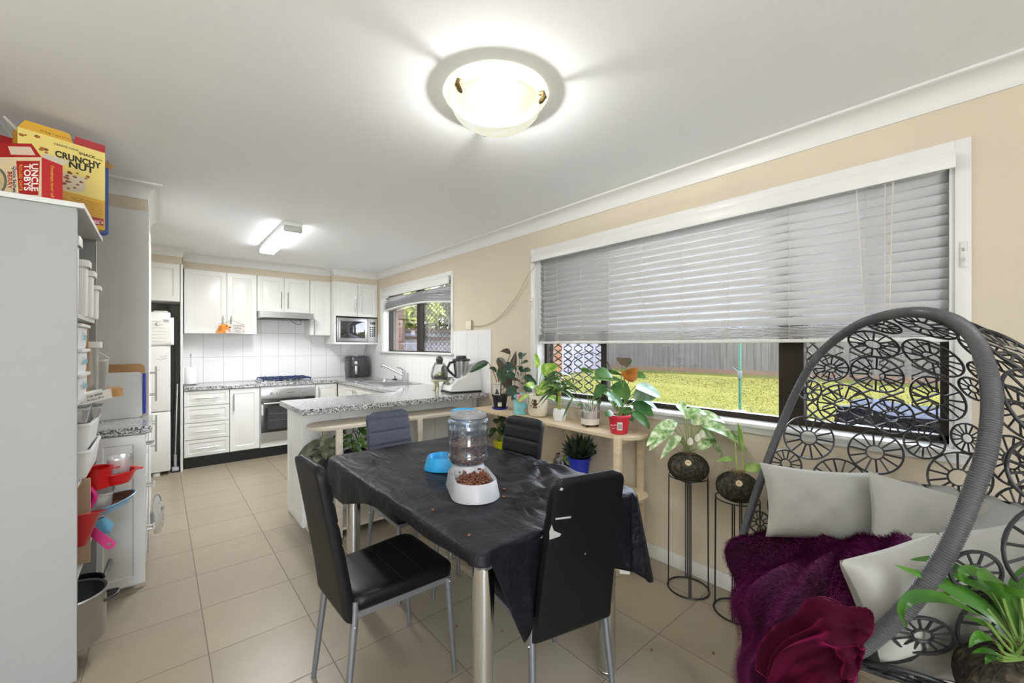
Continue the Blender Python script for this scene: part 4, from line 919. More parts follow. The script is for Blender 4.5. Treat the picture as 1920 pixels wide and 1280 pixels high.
m = MB(); m.box(-.092, 2.835, z2+.328, -.066, 2.865, z2+.334, .002); m.obj('rim_handle', REDP, t)
t, M = dish('red_mug', 'tall red plastic measuring mug beside the clear tub', 'mug', (-.235, 2.80, z2+.275), [(.001, 0), (.052, .001), (.056, .09), (.062, .093), (.062, .098), (.052, .096), (.048, .006), (.001, .005)], REDP)
m = MB(); m.box(-.185, 2.80, z2+.355, -.15, 2.83, z2+.36, .002); m.obj('rim_handle', REDP, t)
t = thing('clear_tub', 'clear plastic tub nested in the wide red bowl', 'tub', (-.155, 2.87, z2+.29)); m = MB(); tub(m, -.155, 2.875, z2+.312, .075, .09, .085, 1.2, .02); m.obj('tub_body', PC, t)
t, M = dish('red_colander', 'dark red colander at the front of the kitchenware shelf', 'colander', (-.285, 2.52, zz+.10), [(.001, 0), (.045, .002), (.085, .115), (.105, .13), (.105, .134), (.08, .118), (.04, .007), (.001, .006)], mat('colander_red', '#A5141C', .35), 32, ('X', math.radians(-14)))
t = thing('pink_spatula', 'magenta plastic ladle with a loop handle hanging over the shelf edge', 'utensil', (-.24, 2.68, z2+.06))
h0, h1 = Vector((-.262, 2.70, z2+.135)), Vector((-.178, 2.695, z2+.02)); dd = (h1-h0).normalized(); pp = Vector((0, -1, 0)).cross(dd).normalized(); hw = .019
m = MB(); ring = []
for k in range(13): a = -PI/2+PI*k/12; ring.append((.14+hw*math.cos(a), hw*math.sin(a)))
outer = [(0, -hw*.8)]+ring+[(0, hw*.8)]; hole = [(.137+.009*math.cos(2*PI*k/10), .009*math.sin(2*PI*k/10)) for k in range(10)]
bm = bmesh.new(); es = []
for lp in (outer, hole):
    vs = [bm.verts.new(h0+dd*a+pp*b_) for a, b_ in lp]; es += [bm.edges.new((vs[i], vs[(i+1) % len(vs)])) for i in range(len(vs))]
bmesh.ops.triangle_fill(bm, edges=es); r = bmesh.ops.extrude_face_region(bm, geom=bm.faces[:])
for g in r['geom']:
    if isinstance(g, bmesh.types.BMVert): g.co += Vector((0, .012, 0))
bmesh.ops.recalc_face_normals(bm, faces=bm.faces[:]); m.bmadd(bm); m.obj('handle', PINK, t, smooth=0)
m = MB(); m.tube(crom([h0, h0+Vector((.005, .01, .06)), h0+Vector((.03, .02, .12)), h0+Vector((.0, .03, .17)), h0+Vector((-.05, .03, .18))], 6), .011, 8); m.obj('loop', PINK, t)
t = thing('blue_scoop', 'pale blue plastic scoop between the pan and the pink handle', 'scoop', (-.225, 2.76, z2+.06)); m = MB()
m.prism([(0, 0), (.07, -.02), (.085, .02), (.05, .06), (0, .05)], (-.255, 2.76, z2+.075), XA, ZA, YA, .03); m.obj('scoop_body', mat('scoop_blue', '#6FB7DB', .4), t)
t, M = dish('stock_pot', 'large stainless stock pot with dark rim on the bottom shelf', 'pot', (-.305, 2.56, z1+.003), [(.001, 0), (.115, 0), (.125, .01), (.125, .20), (.132, .204), (.128, .21), (.119, .205), (.119, .012), (.001, .01)], STEEL, 40, part='pot_body')
m = MB(); m.tube(crom([(-.185, 2.53, z1+.155), (-.15, 2.55, z1+.16), (-.145, 2.60, z1+.16), (-.19, 2.62, z1+.155)], 5), .006, 8); m.obj('handle', DARK, t)
t, M = dish('dark_saucepan', 'dark saucepan on the bottom shelf behind the stock pot', 'pan', (-.31, 2.87, z1+.003), [(.001, 0), (.09, 0), (.10, .01), (.10, .12), (.103, .122), (.096, .12), (.095, .012), (.001, .01)], DARK, 32, part='pan_body')
m = MB(); m.tube([(-.215, 2.90, z1+.11), (-.20, 2.99, z1+.135), (-.20, 3.04, z1+.135)], [.008, .012, .009], 8); m.obj('handle', mat('pan_grey', '#6D7075', .4), t)
# ------------------------------------------------------------------ cereal boxes on top
zt = cz+.0205
def carton_box(mb, o, u, w_dir, W, H, T, open_top=True):
    """box standing on o with front face along u, going back along w_dir"""
    o, u, w_dir = Vector(o), Vector(u).normalized(), Vector(w_dir).normalized()
    a, b_, c, d = o, o+u*W, o+u*W+w_dir*T, o+w_dir*T; up = ZA*H
    mb.add([a, b_, c, d, a+up, b_+up, c+up, d+up], [(0, 1, 5, 4), (1, 2, 6, 5), (2, 3, 7, 6), (3, 0, 4, 7), (3, 2, 1, 0), (4, 5, 6, 7)])
YEL = mat('cereal_yellow', '#D9A520', .45); YEL2 = mat('cereal_pale_yellow', '#E8D478', .45); CRED = mat('cereal_red', '#A81C22', .45); CBLUE = mat('cereal_blue', '#1D4FB0', .45); CREMP = mat('oat_cream', '#DCC9A4', .5)
u = Vector((.934, .356, 0)).normalized(); nn = Vector((u.y, -u.x, 0)); bk = -nn; W, H = .285, .385
o0 = Vector((-.475, 2.78, zt))
t = thing('cereal_box', 'large yellow Crunchy Nut cereal box standing on the cabinet', 'cereal box', o0)
m = MB(); carton_box(m, o0, u, bk, W, H, .075); m.obj('carton', YEL, t, smooth=0)
def fp(a, b_, d=.0012): return o0+u*a+ZA*b_+nn*d
m = MB(); m.prism([(.0, .155), (W, .145), (W, H), (0, H)], o0, u, ZA, nn, .0006); m.obj('pale_panel', YEL2, t, smooth=0)
m = MB(); m.prism([(.0, 0), (W*.60, 0), (W*.56, .035), (W*.5, .038), (.02, .036)], o0+ZA*H, u, ZA-bk*.25, nn, .0008); tf = m.obj('top_flap', YEL, t, smooth=0)
m = MB(); m.prism([(W*.61, 0), (W, 0), (W-.002, .034), (W*.62, .034)], o0+ZA*H, u, ZA-bk*.25, nn, .0008); m.obj('top_flap', CRED, t, smooth=0)
m = MB(); m.prism([(0, 0), (-.04, .045), (-.035, .055), (0, .02)], o0+ZA*(H-.02)+bk*.01, u, ZA, nn, .0008); m.obj('side_flap', mat('carton_grey', '#B5B1A8', .8), t, smooth=0)
CINK = mat('cereal_black', '#231E14', .5)
text('lettering', 'CREATE YOUR', CINK, t, fp(.150, .357), u, ZA, .0125)
text('lettering', 'SNACK', CINK, t, fp(.220, .347), u, ZA, .0175, bold=.0004); text('lettering', 'WITH', CINK, t, fp(.263, .342), u, ZA, .0085)
text('lettering', 'CRUNCHY', CINK, t, fp(.190, .313), u, ZA, .040, sx=.80, bold=.0014); text('lettering', 'NUT', CINK, t, fp(.200, .281), u, ZA, .042, bold=.0014)
text('lettering', 'Crunchy Nut', CINK, tf, o0+ZA*(H+.015)+u*.12-bk*-.002+nn*.006, -u, -ZA, .020)
m = MB(); m.prism([(W-.092, .02), (W-.006, .02), (W-.006, .055), (W-.092, .055)], fp(0, 0, .0006), u, ZA, nn, .0008); m.obj('red_badge', CRED, t, smooth=0)
text('lettering', "Kellogg's", mat('print_white', '#F3EFE6', .5), t, fp(W-.049, .037, .0018), u, ZA, .024)
m = MB(); bowl = [(.09, .20), (.09, .175), (.105, .16), (.16, .152), (.20, .162), (.215, .185), (.215, .235), (.09, .235)]; m.prism(bowl, fp(0, 0, .0006), u, ZA, nn, .0006); m.obj('printed_bowl', mat('print_milk', '#D9CDB4', .5), t, smooth=0)
q = random.Random(12); m = MB()
for k in range(34):
    a, b_ = (q.uniform(.10, .21), q.uniform(.165, .215)) if k < 16 else ((q.uniform(.14, .225), q.uniform(.22, .265)) if k < 24 else (q.uniform(.005, .09), q.uniform(.27, .37)))
    r_ = q.uniform(.005, .010); m.prism([(a+r_*math.cos(x)*q.uniform(.7, 1.2), b_+r_*.7*math.sin(x)) for x in [2*PI*j/7 for j in range(7)]], fp(0, 0, .0014), u, ZA, nn, .0005)
m.obj('printed_flakes', mat('print_flake', '#9A5A1E', .5, var=.45, scale=70), t, smooth=0)['kind'] = 'stuff'
m = MB()
for k in range(9): m.prism([(.165, .128-.009*k), (.275, .126-.009*k), (.275, .1275-.009*k), (.165, .1295-.009*k)], fp(0, 0, .0004), u, ZA, nn, .0005)
for k in range(7): m.prism([(.10+.02*(k % 3), .115-.012*k), (.155, .114-.012*k), (.155, .116-.012*k), (.10+.02*(k % 3), .117-.012*k)], fp(0, 0, .0004), u, ZA, nn, .0005)
m.obj('small_print', mat('print_brown', '#8A6A1C', .5), t, smooth=0)['kind'] = 'stuff'
o1 = o0+bk*.082+u*.048
t = thing('cereal_box', 'blue cereal box standing behind the yellow one', 'cereal box', o1); m = MB(); carton_box(m, o1, u, bk, .275, .345, .06); m.obj('carton', CBLUE, t, smooth=0)
m = MB(); e = o1+u*.275; carton_box(m, e+u*.0004, bk, u, .06, .345, .0006); m.prism([(0, .0), (.05, .0), (.05, .03), (0, .04)], e+ZA*.345, bk, ZA, u, .001); m.obj('side_print', mat('side_print_blue_white', '#C9D4E6', .5, var=.3, scale=25), t, smooth=0)
m = MB(); m.prism([(-.03, 0), (-.005, .03), (.022, .012), (.012, -.008)], e+ZA*.345, u, ZA, nn, .001); m.obj('top_flap', CARD, t, smooth=0)
o2 = Vector((-.545, 2.86, zt))
t = thing('cereal_box', 'dark red cereal box at the back left behind the yellow one', 'cereal box', o2); m = MB(); carton_box(m, o2, u, bk, .06, .36, .16); m.obj('carton', CRED, t, smooth=0)
m = MB(); q = random.Random(3)
for k in range(9): a, b_ = q.uniform(.008, .05), q.uniform(.22, .30); m.prism([(a+.008*math.cos(x), b_+.008*math.sin(x)) for x in [2*PI*j/8 for j in range(8)]], o2+nn*.0004, u, ZA, nn, .0006)
m.obj('printed_rings', mat('print_rings', '#8FA04A', .5, var=.5, scale=40), t, smooth=0)['kind'] = 'stuff'
# oats box lying on its side, square to the view
u = Vector((math.cos(YAW), -math.sin(YAW), 0)); bk = Vector((math.sin(YAW), math.cos(YAW), 0)); nn = -bk
W, H, T = .26, .165, .075; o3 = Vector((-.354, 2.43, zt))-u*W
t = thing('oats_box', 'red and cream Uncle Tobys oats box lying on its side on the cabinet', 'cereal box', o3)
m = MB(); carton_box(m, o3, u, bk, W, H, T); m.obj('carton', CREMP, t, smooth=0)
def op(a, b_, d=.0012): return o3+u*a+ZA*b_+nn*d
m = MB(); carton_box(m, o3+u*(W+.0003), bk, u, T, H, .0008); en = m.obj('end_panel', mat('oats_red', '#C2262B', .45), t, smooth=0)
m = MB(); m.prism([(0, 0), (W, 0), (W-.02, .045), (0, .05)], o3+ZA*H, u, ZA-bk*.35, nn, .0008); fl = m.obj('top_flap', CRED, t, smooth=0)
m = MB(); m.prism([(W-.115, .008), (W-.02, .006), (W-.028, .034), (W-.115, .036)], o3+ZA*H+nn*.0009, u, ZA-bk*.35, nn, .0006); m.obj('flap_print', mat('print_pale', '#D8C3B0', .5), fl, smooth=0)
m = MB(); m.prism([(0, 0), (T, 0), (T+.03, .03), (.01, .02)], o3+u*W+ZA*H, bk, ZA, u, .0008); m.obj('end_flap', mat('carton_inside', '#CFC6B2', .8), t, smooth=0)
m = MB(); m.prism([(W-.088, .02), (W-.012, .016), (W-.006, .15), (W-.098, .15)], op(0, 0, .0004), u, ZA, nn, .0006); m.obj('brand_panel', CRED, t, smooth=0)
PWH = mat('print_white', '', .5); PYE = mat('print_gold', '#E0B24A', .5)
text('lettering', 'UNCLE', PWH, t, op(W-.026, .085, .0016), -ZA, u, .036, bold=.0006, sx=.95); text('lettering', 'TOBYS', PWH, t, op(W-.055, .085, .0016), -ZA, u, .036, bold=.0006, sx=.95); text('lettering', 'ROLLED OATS', PYE, t, op(W-.080, .085, .0016), -ZA, u, .016)
text('lettering', 'Quick Sachets', mat('print_navy', '#2A3B66', .5), t, op(W-.105, .075, .0012), -ZA, u, .019); text('lettering', 'BERRY', CRED, t, op(W-.124, .075, .0012), -ZA, u, .024)
m = MB(); m.prism([(.08+.045*math.cos(x), .07+.055*math.sin(x)) for x in [2*PI*j/24 for j in range(24)]], op(0, 0, .0004), u, ZA, nn, .0008); m.obj('printed_bowl', mat('print_bowl', '#6E6A5E', .5), t, smooth=0)
m = MB(); m.prism([(.08+.036*math.cos(x), .07+.046*math.sin(x)) for x in [2*PI*j/24 for j in range(24)]], op(0, 0, .0012), u, ZA, nn, .0008); m.obj('printed_porridge', mat('print_porridge', '#CDB98D', .5, var=.2, scale=60), t, smooth=0)
text('lettering', 'Goodness never off', PYE, en, o3+u*(W+.002)+bk*.036+ZA*.085, -ZA, bk, .016)
# ------------------------------------------------------------------ dining table, cloth and chairs
TX0, TX1, TY0, TY1, TZ = .70, 1.50, .965, 2.34, .742
t = thing('dining_table', 'rectangular dining table with thick chrome legs under a black cloth', 'table', (1.1, 1.65, 0))
m = MB(); m.box(TX0, TY0, TZ-.028, TX1, TY1, TZ, .006); m.obj('tabletop', mat('table_white', '#D8D8D6', .4), t)
m = MB()
for a in (TX0+.035, TX1-.055): m.box(a, TY0+.05, TZ-.075, a+.02, TY1-.05, TZ-.028)
for a in (TY0+.035, TY1-.055): m.box(TX0+.05, a, TZ-.075, TX1-.05, a+.02, TZ-.028)
m.obj('apron', mat('apron_silver', '#A5A8AC', .35, metal=.8), t, smooth=0)
for lx, ly in ((.775, 1.045), (1.415, 1.045), (.80, 2.26), (1.415, 2.26)):
    m = MB(); m.lathe([(.036, 0), (.036, .012), (.0345, .014), (.0345, TZ-.029)], (lx, ly, 0), 28); m.obj('leg', CHROME, t)
# the cloth: top sheet plus a hanging skirt whose length varies round the edge
cl = random.Random(21)
def wr(x, y):      # gentle wrinkles on the top
    ef = max(0, min(1, min(x-TX0, y-TY0, TY1-y)/.12))
    z = .005*math.sin(31*y+5*math.sin(7*x))*(.4+.6*max(0, math.sin(2.1*x+1.3*y)))+.0035*math.sin(17*x+23*y+3*math.sin(5*y)); z *= .15+.85*ef
    for cx_, cy_, r_, a_ in ((1.30, 1.10, .20, .030), (1.12, 1.17, .10, .022), (1.38, 1.45, .22, .024), (1.0, 1.12, .07, .018)):
        d = math.hypot(x-cx_, y-cy_); z += (.3+.7*ef)*a_*math.exp(-(d/r_)**2)*(.5+.5*math.sin(40*d+6*math.atan2(y-cy_, x-cx_)))
    return z
def drop(side, s):  # hanging length along each side; s runs 0..1 in the order of the perimeter walk
    if side == 'left': return interp([0, .18, .40, .62, .70, .80, 1], [.20, .185, .10, .055, .055, .06, .045], s)     # far corner -> near corner
    if side == 'near': return interp([0, .09, .185, .26, .5, .8, 1], [.05, .19, .345, .30, .28, .28, .33], s)
    if side == 'right': return interp([0, .12, .3, 1], [.33, .26, .22, .20], s)
    return .20
per = []; rc = .035
def side_pts(a, b_, nrm, side, n):
    for i in range(n+1):
        u = i/n; p = Vector(a).lerp(Vector(b_), u); per.append((p, Vector(nrm), drop(side, u), side))
def corner(c, a0, a1, d0, d1, n=8, peak=0.0):
    for i in range(1, n):
        u = i/n; a = math.radians(lerp(a0, a1, u)); nv = Vector((math.cos(a), math.sin(a)))
        per.append((Vector(c)+nv*rc, nv, lerp(d0, d1, u)+peak*math.sin(PI*u), 'c'))
g = .004
side_pts((TX0-g, TY1-rc), (TX0-g, TY0+rc), (-1, 0), 'left', 90)
corner((TX0+rc-g, TY0+rc-g), 180, 270, .045, .05)
side_pts((TX0+rc, TY0-g), (TX1-rc, TY0-g), (0, -1), 'near', 60)
corner((TX1-rc+g, TY0+rc-g), 270, 360, .33, .33, 10, .05)
side_pts((TX1+g, TY0+rc), (TX1+g, TY1-rc), (1, 0), 'right', 80)
corner((TX1-rc+g, TY1-rc+g), 0, 90, .20, .20)
side_pts((TX1-rc, TY1+g), (TX0+rc, TY1+g), (0, 1), 'far', 50)
corner((TX0+rc-g, TY1-rc+g), 90, 180, .20, .20)
NP = len(per); NV = 12; rows = []
cxm, cym = (TX0+TX1)/2, (TY0+TY1)/2
for k in range(28):                       # rings shrinking to the centre
    f = 1-k/28; rows.append([(cxm+(p.x-cxm)*f, cym+(p.y-cym)*f, TZ+.006+wr(cxm+(p.x-cxm)*f, cym+(p.y-cym)*f)) for p, n, L, s in per])
rows = rows[::-1]
for k in range(1, NV+1):
    v = k/NV; row = []
    for i, (p, n, L, s) in enumerate(per):
        w = L*v; flare = .0
        ph = i*2*PI/NP
        amp = {'left': .007, 'near': .008, 'right': .028, 'far': .012, 'c': .018}[s]
        f1 = 1.0*math.sin(ph*17+1.1)+.6*math.sin(ph*29+.4)
        out = .010*min(1, w/.02)+amp*min(1, L/.25)*v*(1.1+f1*.7)
        if s == 'c' and L > .25: out += .045*v
        if s == 'near': out = (.004 if p.x < .90 else lerp(.004, -.055, min(1, (p.x-.90)/.07))*1.0)*v if p.x < 1.33 else lerp(-.055, .01, min(1, (p.x-1.33)/.12))*v
        if s == 'right' and p.y < 1.25: out += .035*v*(1-(p.y-TY0)/.29)
        tw = Vector((-n.y, n.x))*amp*.3*v*math.sin(ph*23)
        drp = max(0, w-.012*(1-math.exp(-w/.012)))
        row.append((p.x+n.x*out+tw.x, p.y+n.y*out+tw.y, TZ+.006+wr(p.x, p.y)*(1-v)-drp))
    rows.append(row)
CLOTH = mat('black_tablecloth', '#0A0B16', .52, spec=.36, var=.3, scale=7)
nt = CLOTH.node_tree; n_, l_, b_s = nodes_of(CLOTH); tcx = n_.new('ShaderNodeTexCoord'); bump_in = None
for sc_, st_, dist in ((9, (1, .35, 1), .036), (26, (.5, 1.2, 1), .008), (240, (1, 1, 1), .0008)):
    mp_ = n_.new('ShaderNodeMapping'); mp_.inputs['Scale'].default_value = st_; mp_.inputs['Rotation'].default_value = (0, 0, .5); l_.new(tcx.outputs['Object'], mp_.inputs[0])
    nz = n_.new('ShaderNodeTexNoise'); nz.inputs['Scale'].default_value = sc_; nz.inputs['Detail'].default_value = 3; nz.inputs['Distortion'].default_value = .8; l_.new(mp_.outputs[0], nz.inputs['Vector'])
    bp_ = n_.new('ShaderNodeBump'); bp_.inputs['Strength'].default_value = .58; bp_.inputs['Distance'].default_value = dist; l_.new(nz.outputs['Fac'], bp_.inputs['Height'])
    if bump_in: l_.new(bump_in, bp_.inputs['Normal'])
    bump_in = bp_.outputs[0]
l_.new(bump_in, b_s.inputs['Normal'])
m = MB(); m.grid(rows, True); c = len(m.v); n0 = len(rows[0]); 
o = m.obj('tablecloth', CLOTH, smooth=180, solid=.0016); tag(o, 'creased black tablecloth with a pointed corner hanging by the near leg', 'tablecloth')
m = MB(); tp = D(1172, 1066, 1.70); m.prism([(-.022, -.02), (.02, -.024), (.024, .05), (-.02, .05)], tp, VR, ZA, VF, .001); m.obj('care_tag', mat('tag_white', '#D9D6CC', .6), o, loc=(0, 0, 0), smooth=0)
# ---- chairs
def vinyl(name, base, speck, amount, sc=260, rough=.36):
    m = mat(name, base, rough, spec=.28); nt = m.node_tree; n, l, b = nodes_of(m); t = n.new('ShaderNodeTexCoord')
    v = n.new('ShaderNodeTexVoronoi'); v.inputs['Scale'].default_value = sc*.5; l.new(t.outputs['Object'], v.inputs['Vector'])
    no = n.new('ShaderNodeTexNoise'); no.inputs['Scale'].default_value = 4; no.inputs['Detail'].default_value = 4; l.new(t.outputs['Object'], no.inputs['Vector'])
    a = n.new('ShaderNodeMath'); a.operation = 'MULTIPLY'; l.new(v.outputs['Distance'], a.inputs[0]); l.new(no.outputs['Fac'], a.inputs[1])
    r = ramp(nt, a.outputs[0], [(0.0, speck), (amount*.6, speck), (amount, base), (1.0, base)]); l.new(r.outputs[0], b.inputs['Base Color'])
    bp = n.new('ShaderNodeBump'); bp.inputs['Strength'].default_value = .15; bp.inputs['Distance'].default_value = .002
    n2 = n.new('ShaderNodeTexNoise'); n2.inputs['Scale'].default_value = sc; l.new(t.outputs['Object'], n2.inputs['Vector']); l.new(n2.outputs['Fac'], bp.inputs['Height']); l.new(bp.outputs[0], b.inputs['Normal'])
    return m
V_CLEAN = vinyl('black_vinyl', '#101012', '#45464A', .03, rough=.45)
V_WORN_SHEEN = vinyl('flaking_vinyl_window_sheen', '#4B4F5C', '#16161A', .17, 300, .5)  # flaked vinyl; the window's bluish reflection is put into the base colour
V_GREY = vinyl('greyed_black_vinyl', '#1E2024', '#4C5055', .05, 320, .55)
V_SEAT = vinyl('black_vinyl_seat', '#0B0C0E', '#15181A', .05, 200, .42)
LEGM = mat('silver_grey_leg_paint', '#8C8F96', .38, metal=.7)
def rounded_slab(W0, W1, H, T, yfun, z0, seams=(), seam_d=.0065, NU=14, NVv=64, rc=.045):
    """upright padded slab: width W0 at the bottom, W1 on top, yfun(v) gives the centre line"""
    vs = []; m = MB(); front = []; back = []
    for j in range(NVv+1):
        v = j/NVv; z = z0+H*v; hw = lerp(W0, W1, v)/2
        top = H*(1-v)
        if top < rc: hw -= rc-math.sqrt(max(0, rc*rc-(rc-top)**2))
        ez = min(1, min(v*H, H-v*H)/.012+.02)
        fr_, bk_ = [], []
        for i in range(NU+1):
            u = -1+2*i/NU; x = hw*math.sin(u*PI/2*.98)/math.sin(PI/2*.98)
            ex = math.sqrt(max(0, 1-abs(u)**6))
            th = T/2*ez**.5*(.25+.75*ex)
            gsum = 0
            for sv in seams: gsum += math.exp(-((v*H-sv)/.006)**2)
            fr_.append((x, yfun(v)+th-seam_d*gsum*ex, z)); bk_.append((x, yfun(v)-th, z))
        front.append(fr_); back.append(bk_)
    rows = [f+b_[::-1] for f, b_ in zip(front, back)]
    m.grid(rows, True); n = len(rows[0]); m.add(rows[0], [tuple(range(n))]); m.add(rows[-1], [tuple(reversed(range(n)))])
    return m
def make_chair(label, loc, rz, vb, vs, group='black vinyl dining chairs', torn=True):
    t = thing('dining_chair', label, 'chair', loc, group, local=True, rz=rz)
    m = MB(); rows = []                    # seat cushion, forward = +y, narrower at the back
    for zz, s in ((.405, .94), (.412, .985), (.43, 1.0), (.448, .985), (.458, .93), (.462, .80), (.4635, .5), (.464, .02)):
        rows.append([(a*s*(1.0+.45*b_), .0+b_*s, zz) for a, b_ in rrect(.37, .415, .05, 6)])
    m.grid(rows, True); m.add(rows[0], [tuple(reversed(range(len(rows[0]))))]); st = m.obj('seat', vs, t, smooth=60)
    m = MB()
    for y in (-.105, -.015, .075):
        m.tube([(x, y, .4633-.0022*abs(x/.17)**3) for x in (-.175, -.15, -.08, 0, .08, .15, .175)], .0013, 4)
    m.obj('seam', mat('seam_thread', '#101213', .5), st)['kind'] = 'stuff'
    yf = lambda v: -.205-.012*v-.085*v**1.7-.012*math.sin(PI*v)
    m = rounded_slab(.318, .285, .565, .042, yf, .368, (.28, .36, .44, .515)); m.obj('backrest', vb, t, smooth=55)
    m = MB(); m.prism([(-.165, -.19), (-.148, -.19), (-.172, .19), (-.19, .19)], (0, 0, .385), XA, YA, ZA, .021); m.prism([(.165, -.19), (.19, .19), (.172, .19), (.148, -.19)], (0, 0, .385), XA, YA, ZA, .021); m.box(-.172, .172, .386, .172, .19, .405); m.box(-.149, -.19, .386, .149, -.172, .405); m.obj('seat_frame', LEGM, t, smooth=0)
    for sx in (-1, 1):
        m = MB(); m.tube([(sx*.182, .178, .40), (sx*.192, .205, 0)], [.0135, .0095], 14); m.obj('leg', LEGM, t)
        m = MB(); m.tube([(sx*.150, -.19, .44), (sx*.153, -.195, .36), (sx*.172, -.235, 0)], [.0125, .0135, .0095], 14); lg = m.obj('leg', LEGM, t)
        m = MB(); m.sphere((sx*.166, -.197, .355), .005, 8, 6); m.sphere((sx*.195, .18, .388), .005, 8, 6); m.obj('screw', CHROME, t)['kind'] = 'stuff'
    if torn:
        m = MB(); q = random.Random(int(loc[0]*100))
        for k in range(46):
            x, y = (q.uniform(-.12, .14), q.uniform(-.12, .12)); l_ = q.uniform(.02, .055); w = q.uniform(.004, .012)
            m.add([(x-w, y, .404), (x+w, y+.004, .404), (x+q.uniform(-.01, .01), y+q.uniform(-.01, .01), .404-l_), (x-w*.6, y+.006, .404-l_*.6)], [(0, 1, 2, 3)])
        m.obj('torn_lining', mat('torn_lining_black', '#0F0F10', .9), t, smooth=0)['kind'] = 'stuff'
    return t
make_chair('black vinyl dining chair in front at the left of the table, seat in full view', (.715, 1.635, 0), -PI/2+.03, V_CLEAN, V_SEAT)
near_chair = make_chair('black dining chair at the near table end with its scuffed back turned to view', (1.135, 1.15, 0), -.24, V_CLEAN, V_SEAT, torn=False)
make_chair('flaking black dining chair at the far end of the table beside the peninsula', (1.13, 2.235, 0), PI+.06, V_WORN_SHEEN, V_SEAT, torn=False)
make_chair('greyed black dining chair on the window side of the table', (1.325, 1.765, 0), PI/2+.06, V_GREY, V_SEAT, torn=False)
# scuffs on the near chair back: pale tears in the vinyl
def scuff(poly, nm='torn_patch'):
    m = MB(); yb_ = lambda z: -.205-.012*((z-.368)/.565)-.085*((z-.368)/.565)**1.7-.012*math.sin(PI*(z-.368)/.565)-.0222
    P = [(x, yb_(z), z) for x, z in poly]; Q = [(x, y+.0012, z) for x, y, z in P]; n = len(P); m.add(P+Q, [tuple(range(n)), tuple(range(2*n-1, n-1, -1))]+[(i, n+i, n+(i+1) % n, (i+1) % n) for i in range(n)])
    return m.obj(nm, mat('torn_backing_white', '#A8A9A6', .8), near_chair, smooth=0)
scuff([(-.128, .806), (-.07, .800), (-.068, .806), (-.128, .812)]); scuff([(-.140, .792), (-.130, .770), (-.100, .752), (-.105, .745), (-.142, .742), (-.146, .77)]); scuff([(.005, .655), (.009, .655), (.009, .659), (.005, .659)]); scuff([(-.125, .905), (-.115, .9), (-.112, .908), (-.12, .912)])
# ------------------------------------------------------------------ pet feeders and kibble
FG = mat('feeder_grey', '#B4B6BB', .38); KIB = mat('kibble_brown', '#74422B', .5, var=.45, scale=80); PETC = glassy('feeder_clear', '#DCE6F0', .2, .03, .07, '#D6E2F0')
fzt = TZ+.0125
def kibble_mesh(mb, p, q, s=.0062):
    M = Matrix.Translation(p) @ Matrix.Rotation(q.uniform(0, 6), 4, 'Z') @ Matrix.Rotation(q.uniform(-.8, .8), 4, 'X') @ Matrix.Scale(.6, 4, (0, 0, 1))
    bm = bmesh.new(); bmesh.ops.create_icosphere(bm, subdivisions=1, radius=s*q.uniform(.8, 1.2)); mb.bmadd(bm, M)
BOT = [(.045, .075), (.06, .085), (.082, .105), (.087, .118), (.0875, .13), (.0845, .136), (.0835, .14), (.0835, .17), (.0855, .175), (.0855, .182), (.0835, .187), (.0835, .235), (.0855, .24), (.0855, .248), (.0835, .253), (.0835, .262), (.088, .268), (.088, .278), (.080, .285), (.072, .290)]
def feeder(label, hop, fw, base_m, lid_m, trim):
    t = thing('pet_feeder', label, 'pet feeder', (hop[0], hop[1], fzt), 'gravity pet feeders', local=True, rz=math.atan2(fw[1], fw[0])-PI/2)
    # base: hopper cone merging into an oval bowl; forward = +y
    def outline(s, zf):                 # s scales outward
        pts = []
        for k in range(48):
            a = 2*PI*k/48; c, sn = math.cos(a), math.sin(a)
            # union outline of back circle and front circle, smooth
            rb = .088; r = max(rb, 0)
            x, y = .092*c, .0
            if sn >= 0: y = .150+.090*sn
            else: y = .0+.075*sn
            waist = 1-.16*math.exp(-((y-.065)/.03)**2)
            pts.append((x*s*waist, (y-.06)*s+.06, zf))
        return pts
    m = MB(); rows = [outline(1.04, 0), outline(1.04, .004), outline(.99, .03), outline(.93, .062), outline(.91, .066)]
    rows.append([(x*.88, (y-.06)*.88+.065, .062) for x, y, z in outline(1, 0)]); 
    bowl = []
    for f, z in ((.84, .058), (.78, .03), (.6, .014), (.02, .012)): bowl.append([(x*f*.95, (y-.10)*f+.105, z) for x, y, z_ in outline(1, 0)])
    m.grid(rows+bowl, True)
    m.obj('bowl_base', base_m, t, smooth=50)
    m = MB(); m.lathe([(.088, .03), (.083, .05), (.066, .082), (.064, .095), (.058, .097), (.055, .085)], (0, 0, 0), 40, cap=False)
    # arch opening is at the front: shroud sides running down to the rim
    for s in (-1, 1):
        P = []
        for i in range(7):
            u = i/6; P.append([(s*lerp(.066, .082, u)*lerp(1, .98, k/4), lerp(.03, .115, u), lerp(.012, lerp(.072, .062, u), k/4)) for k in range(5)])
        m.grid(P)
    m.obj('hopper_collar', base_m, t, smooth=50, solid=.003)
    m = MB(); m.lathe(BOT, (0, 0, 0), 48, cap=False); m.obj('bottle', PETC, t, smooth=60)
    m = MB(); m.lathe([(.074, .288), (.079, .290), (.079, .302), (.070, .308), (.055, .308), (.052, .304), (.030, .304), (.028, .307), (.016, .307), (.014, .304), (.001, .304)], (0, 0, 0), 44); ld = m.obj('lid', lid_m, t)
    if trim:
        m = MB()
        for k in range(6): m.sphere((-.086, -.005, .15+.025*k), .007, 8, 6)
        m.obj('finger_grip', mat('grip_white', '#E6E2D6', .4), t)['kind'] = 'stuff'
    return t
fw = Vector((-.40, -.917, 0)).normalized()
BLUEF = mat('feeder_blue', '#2BA0DC', .35)
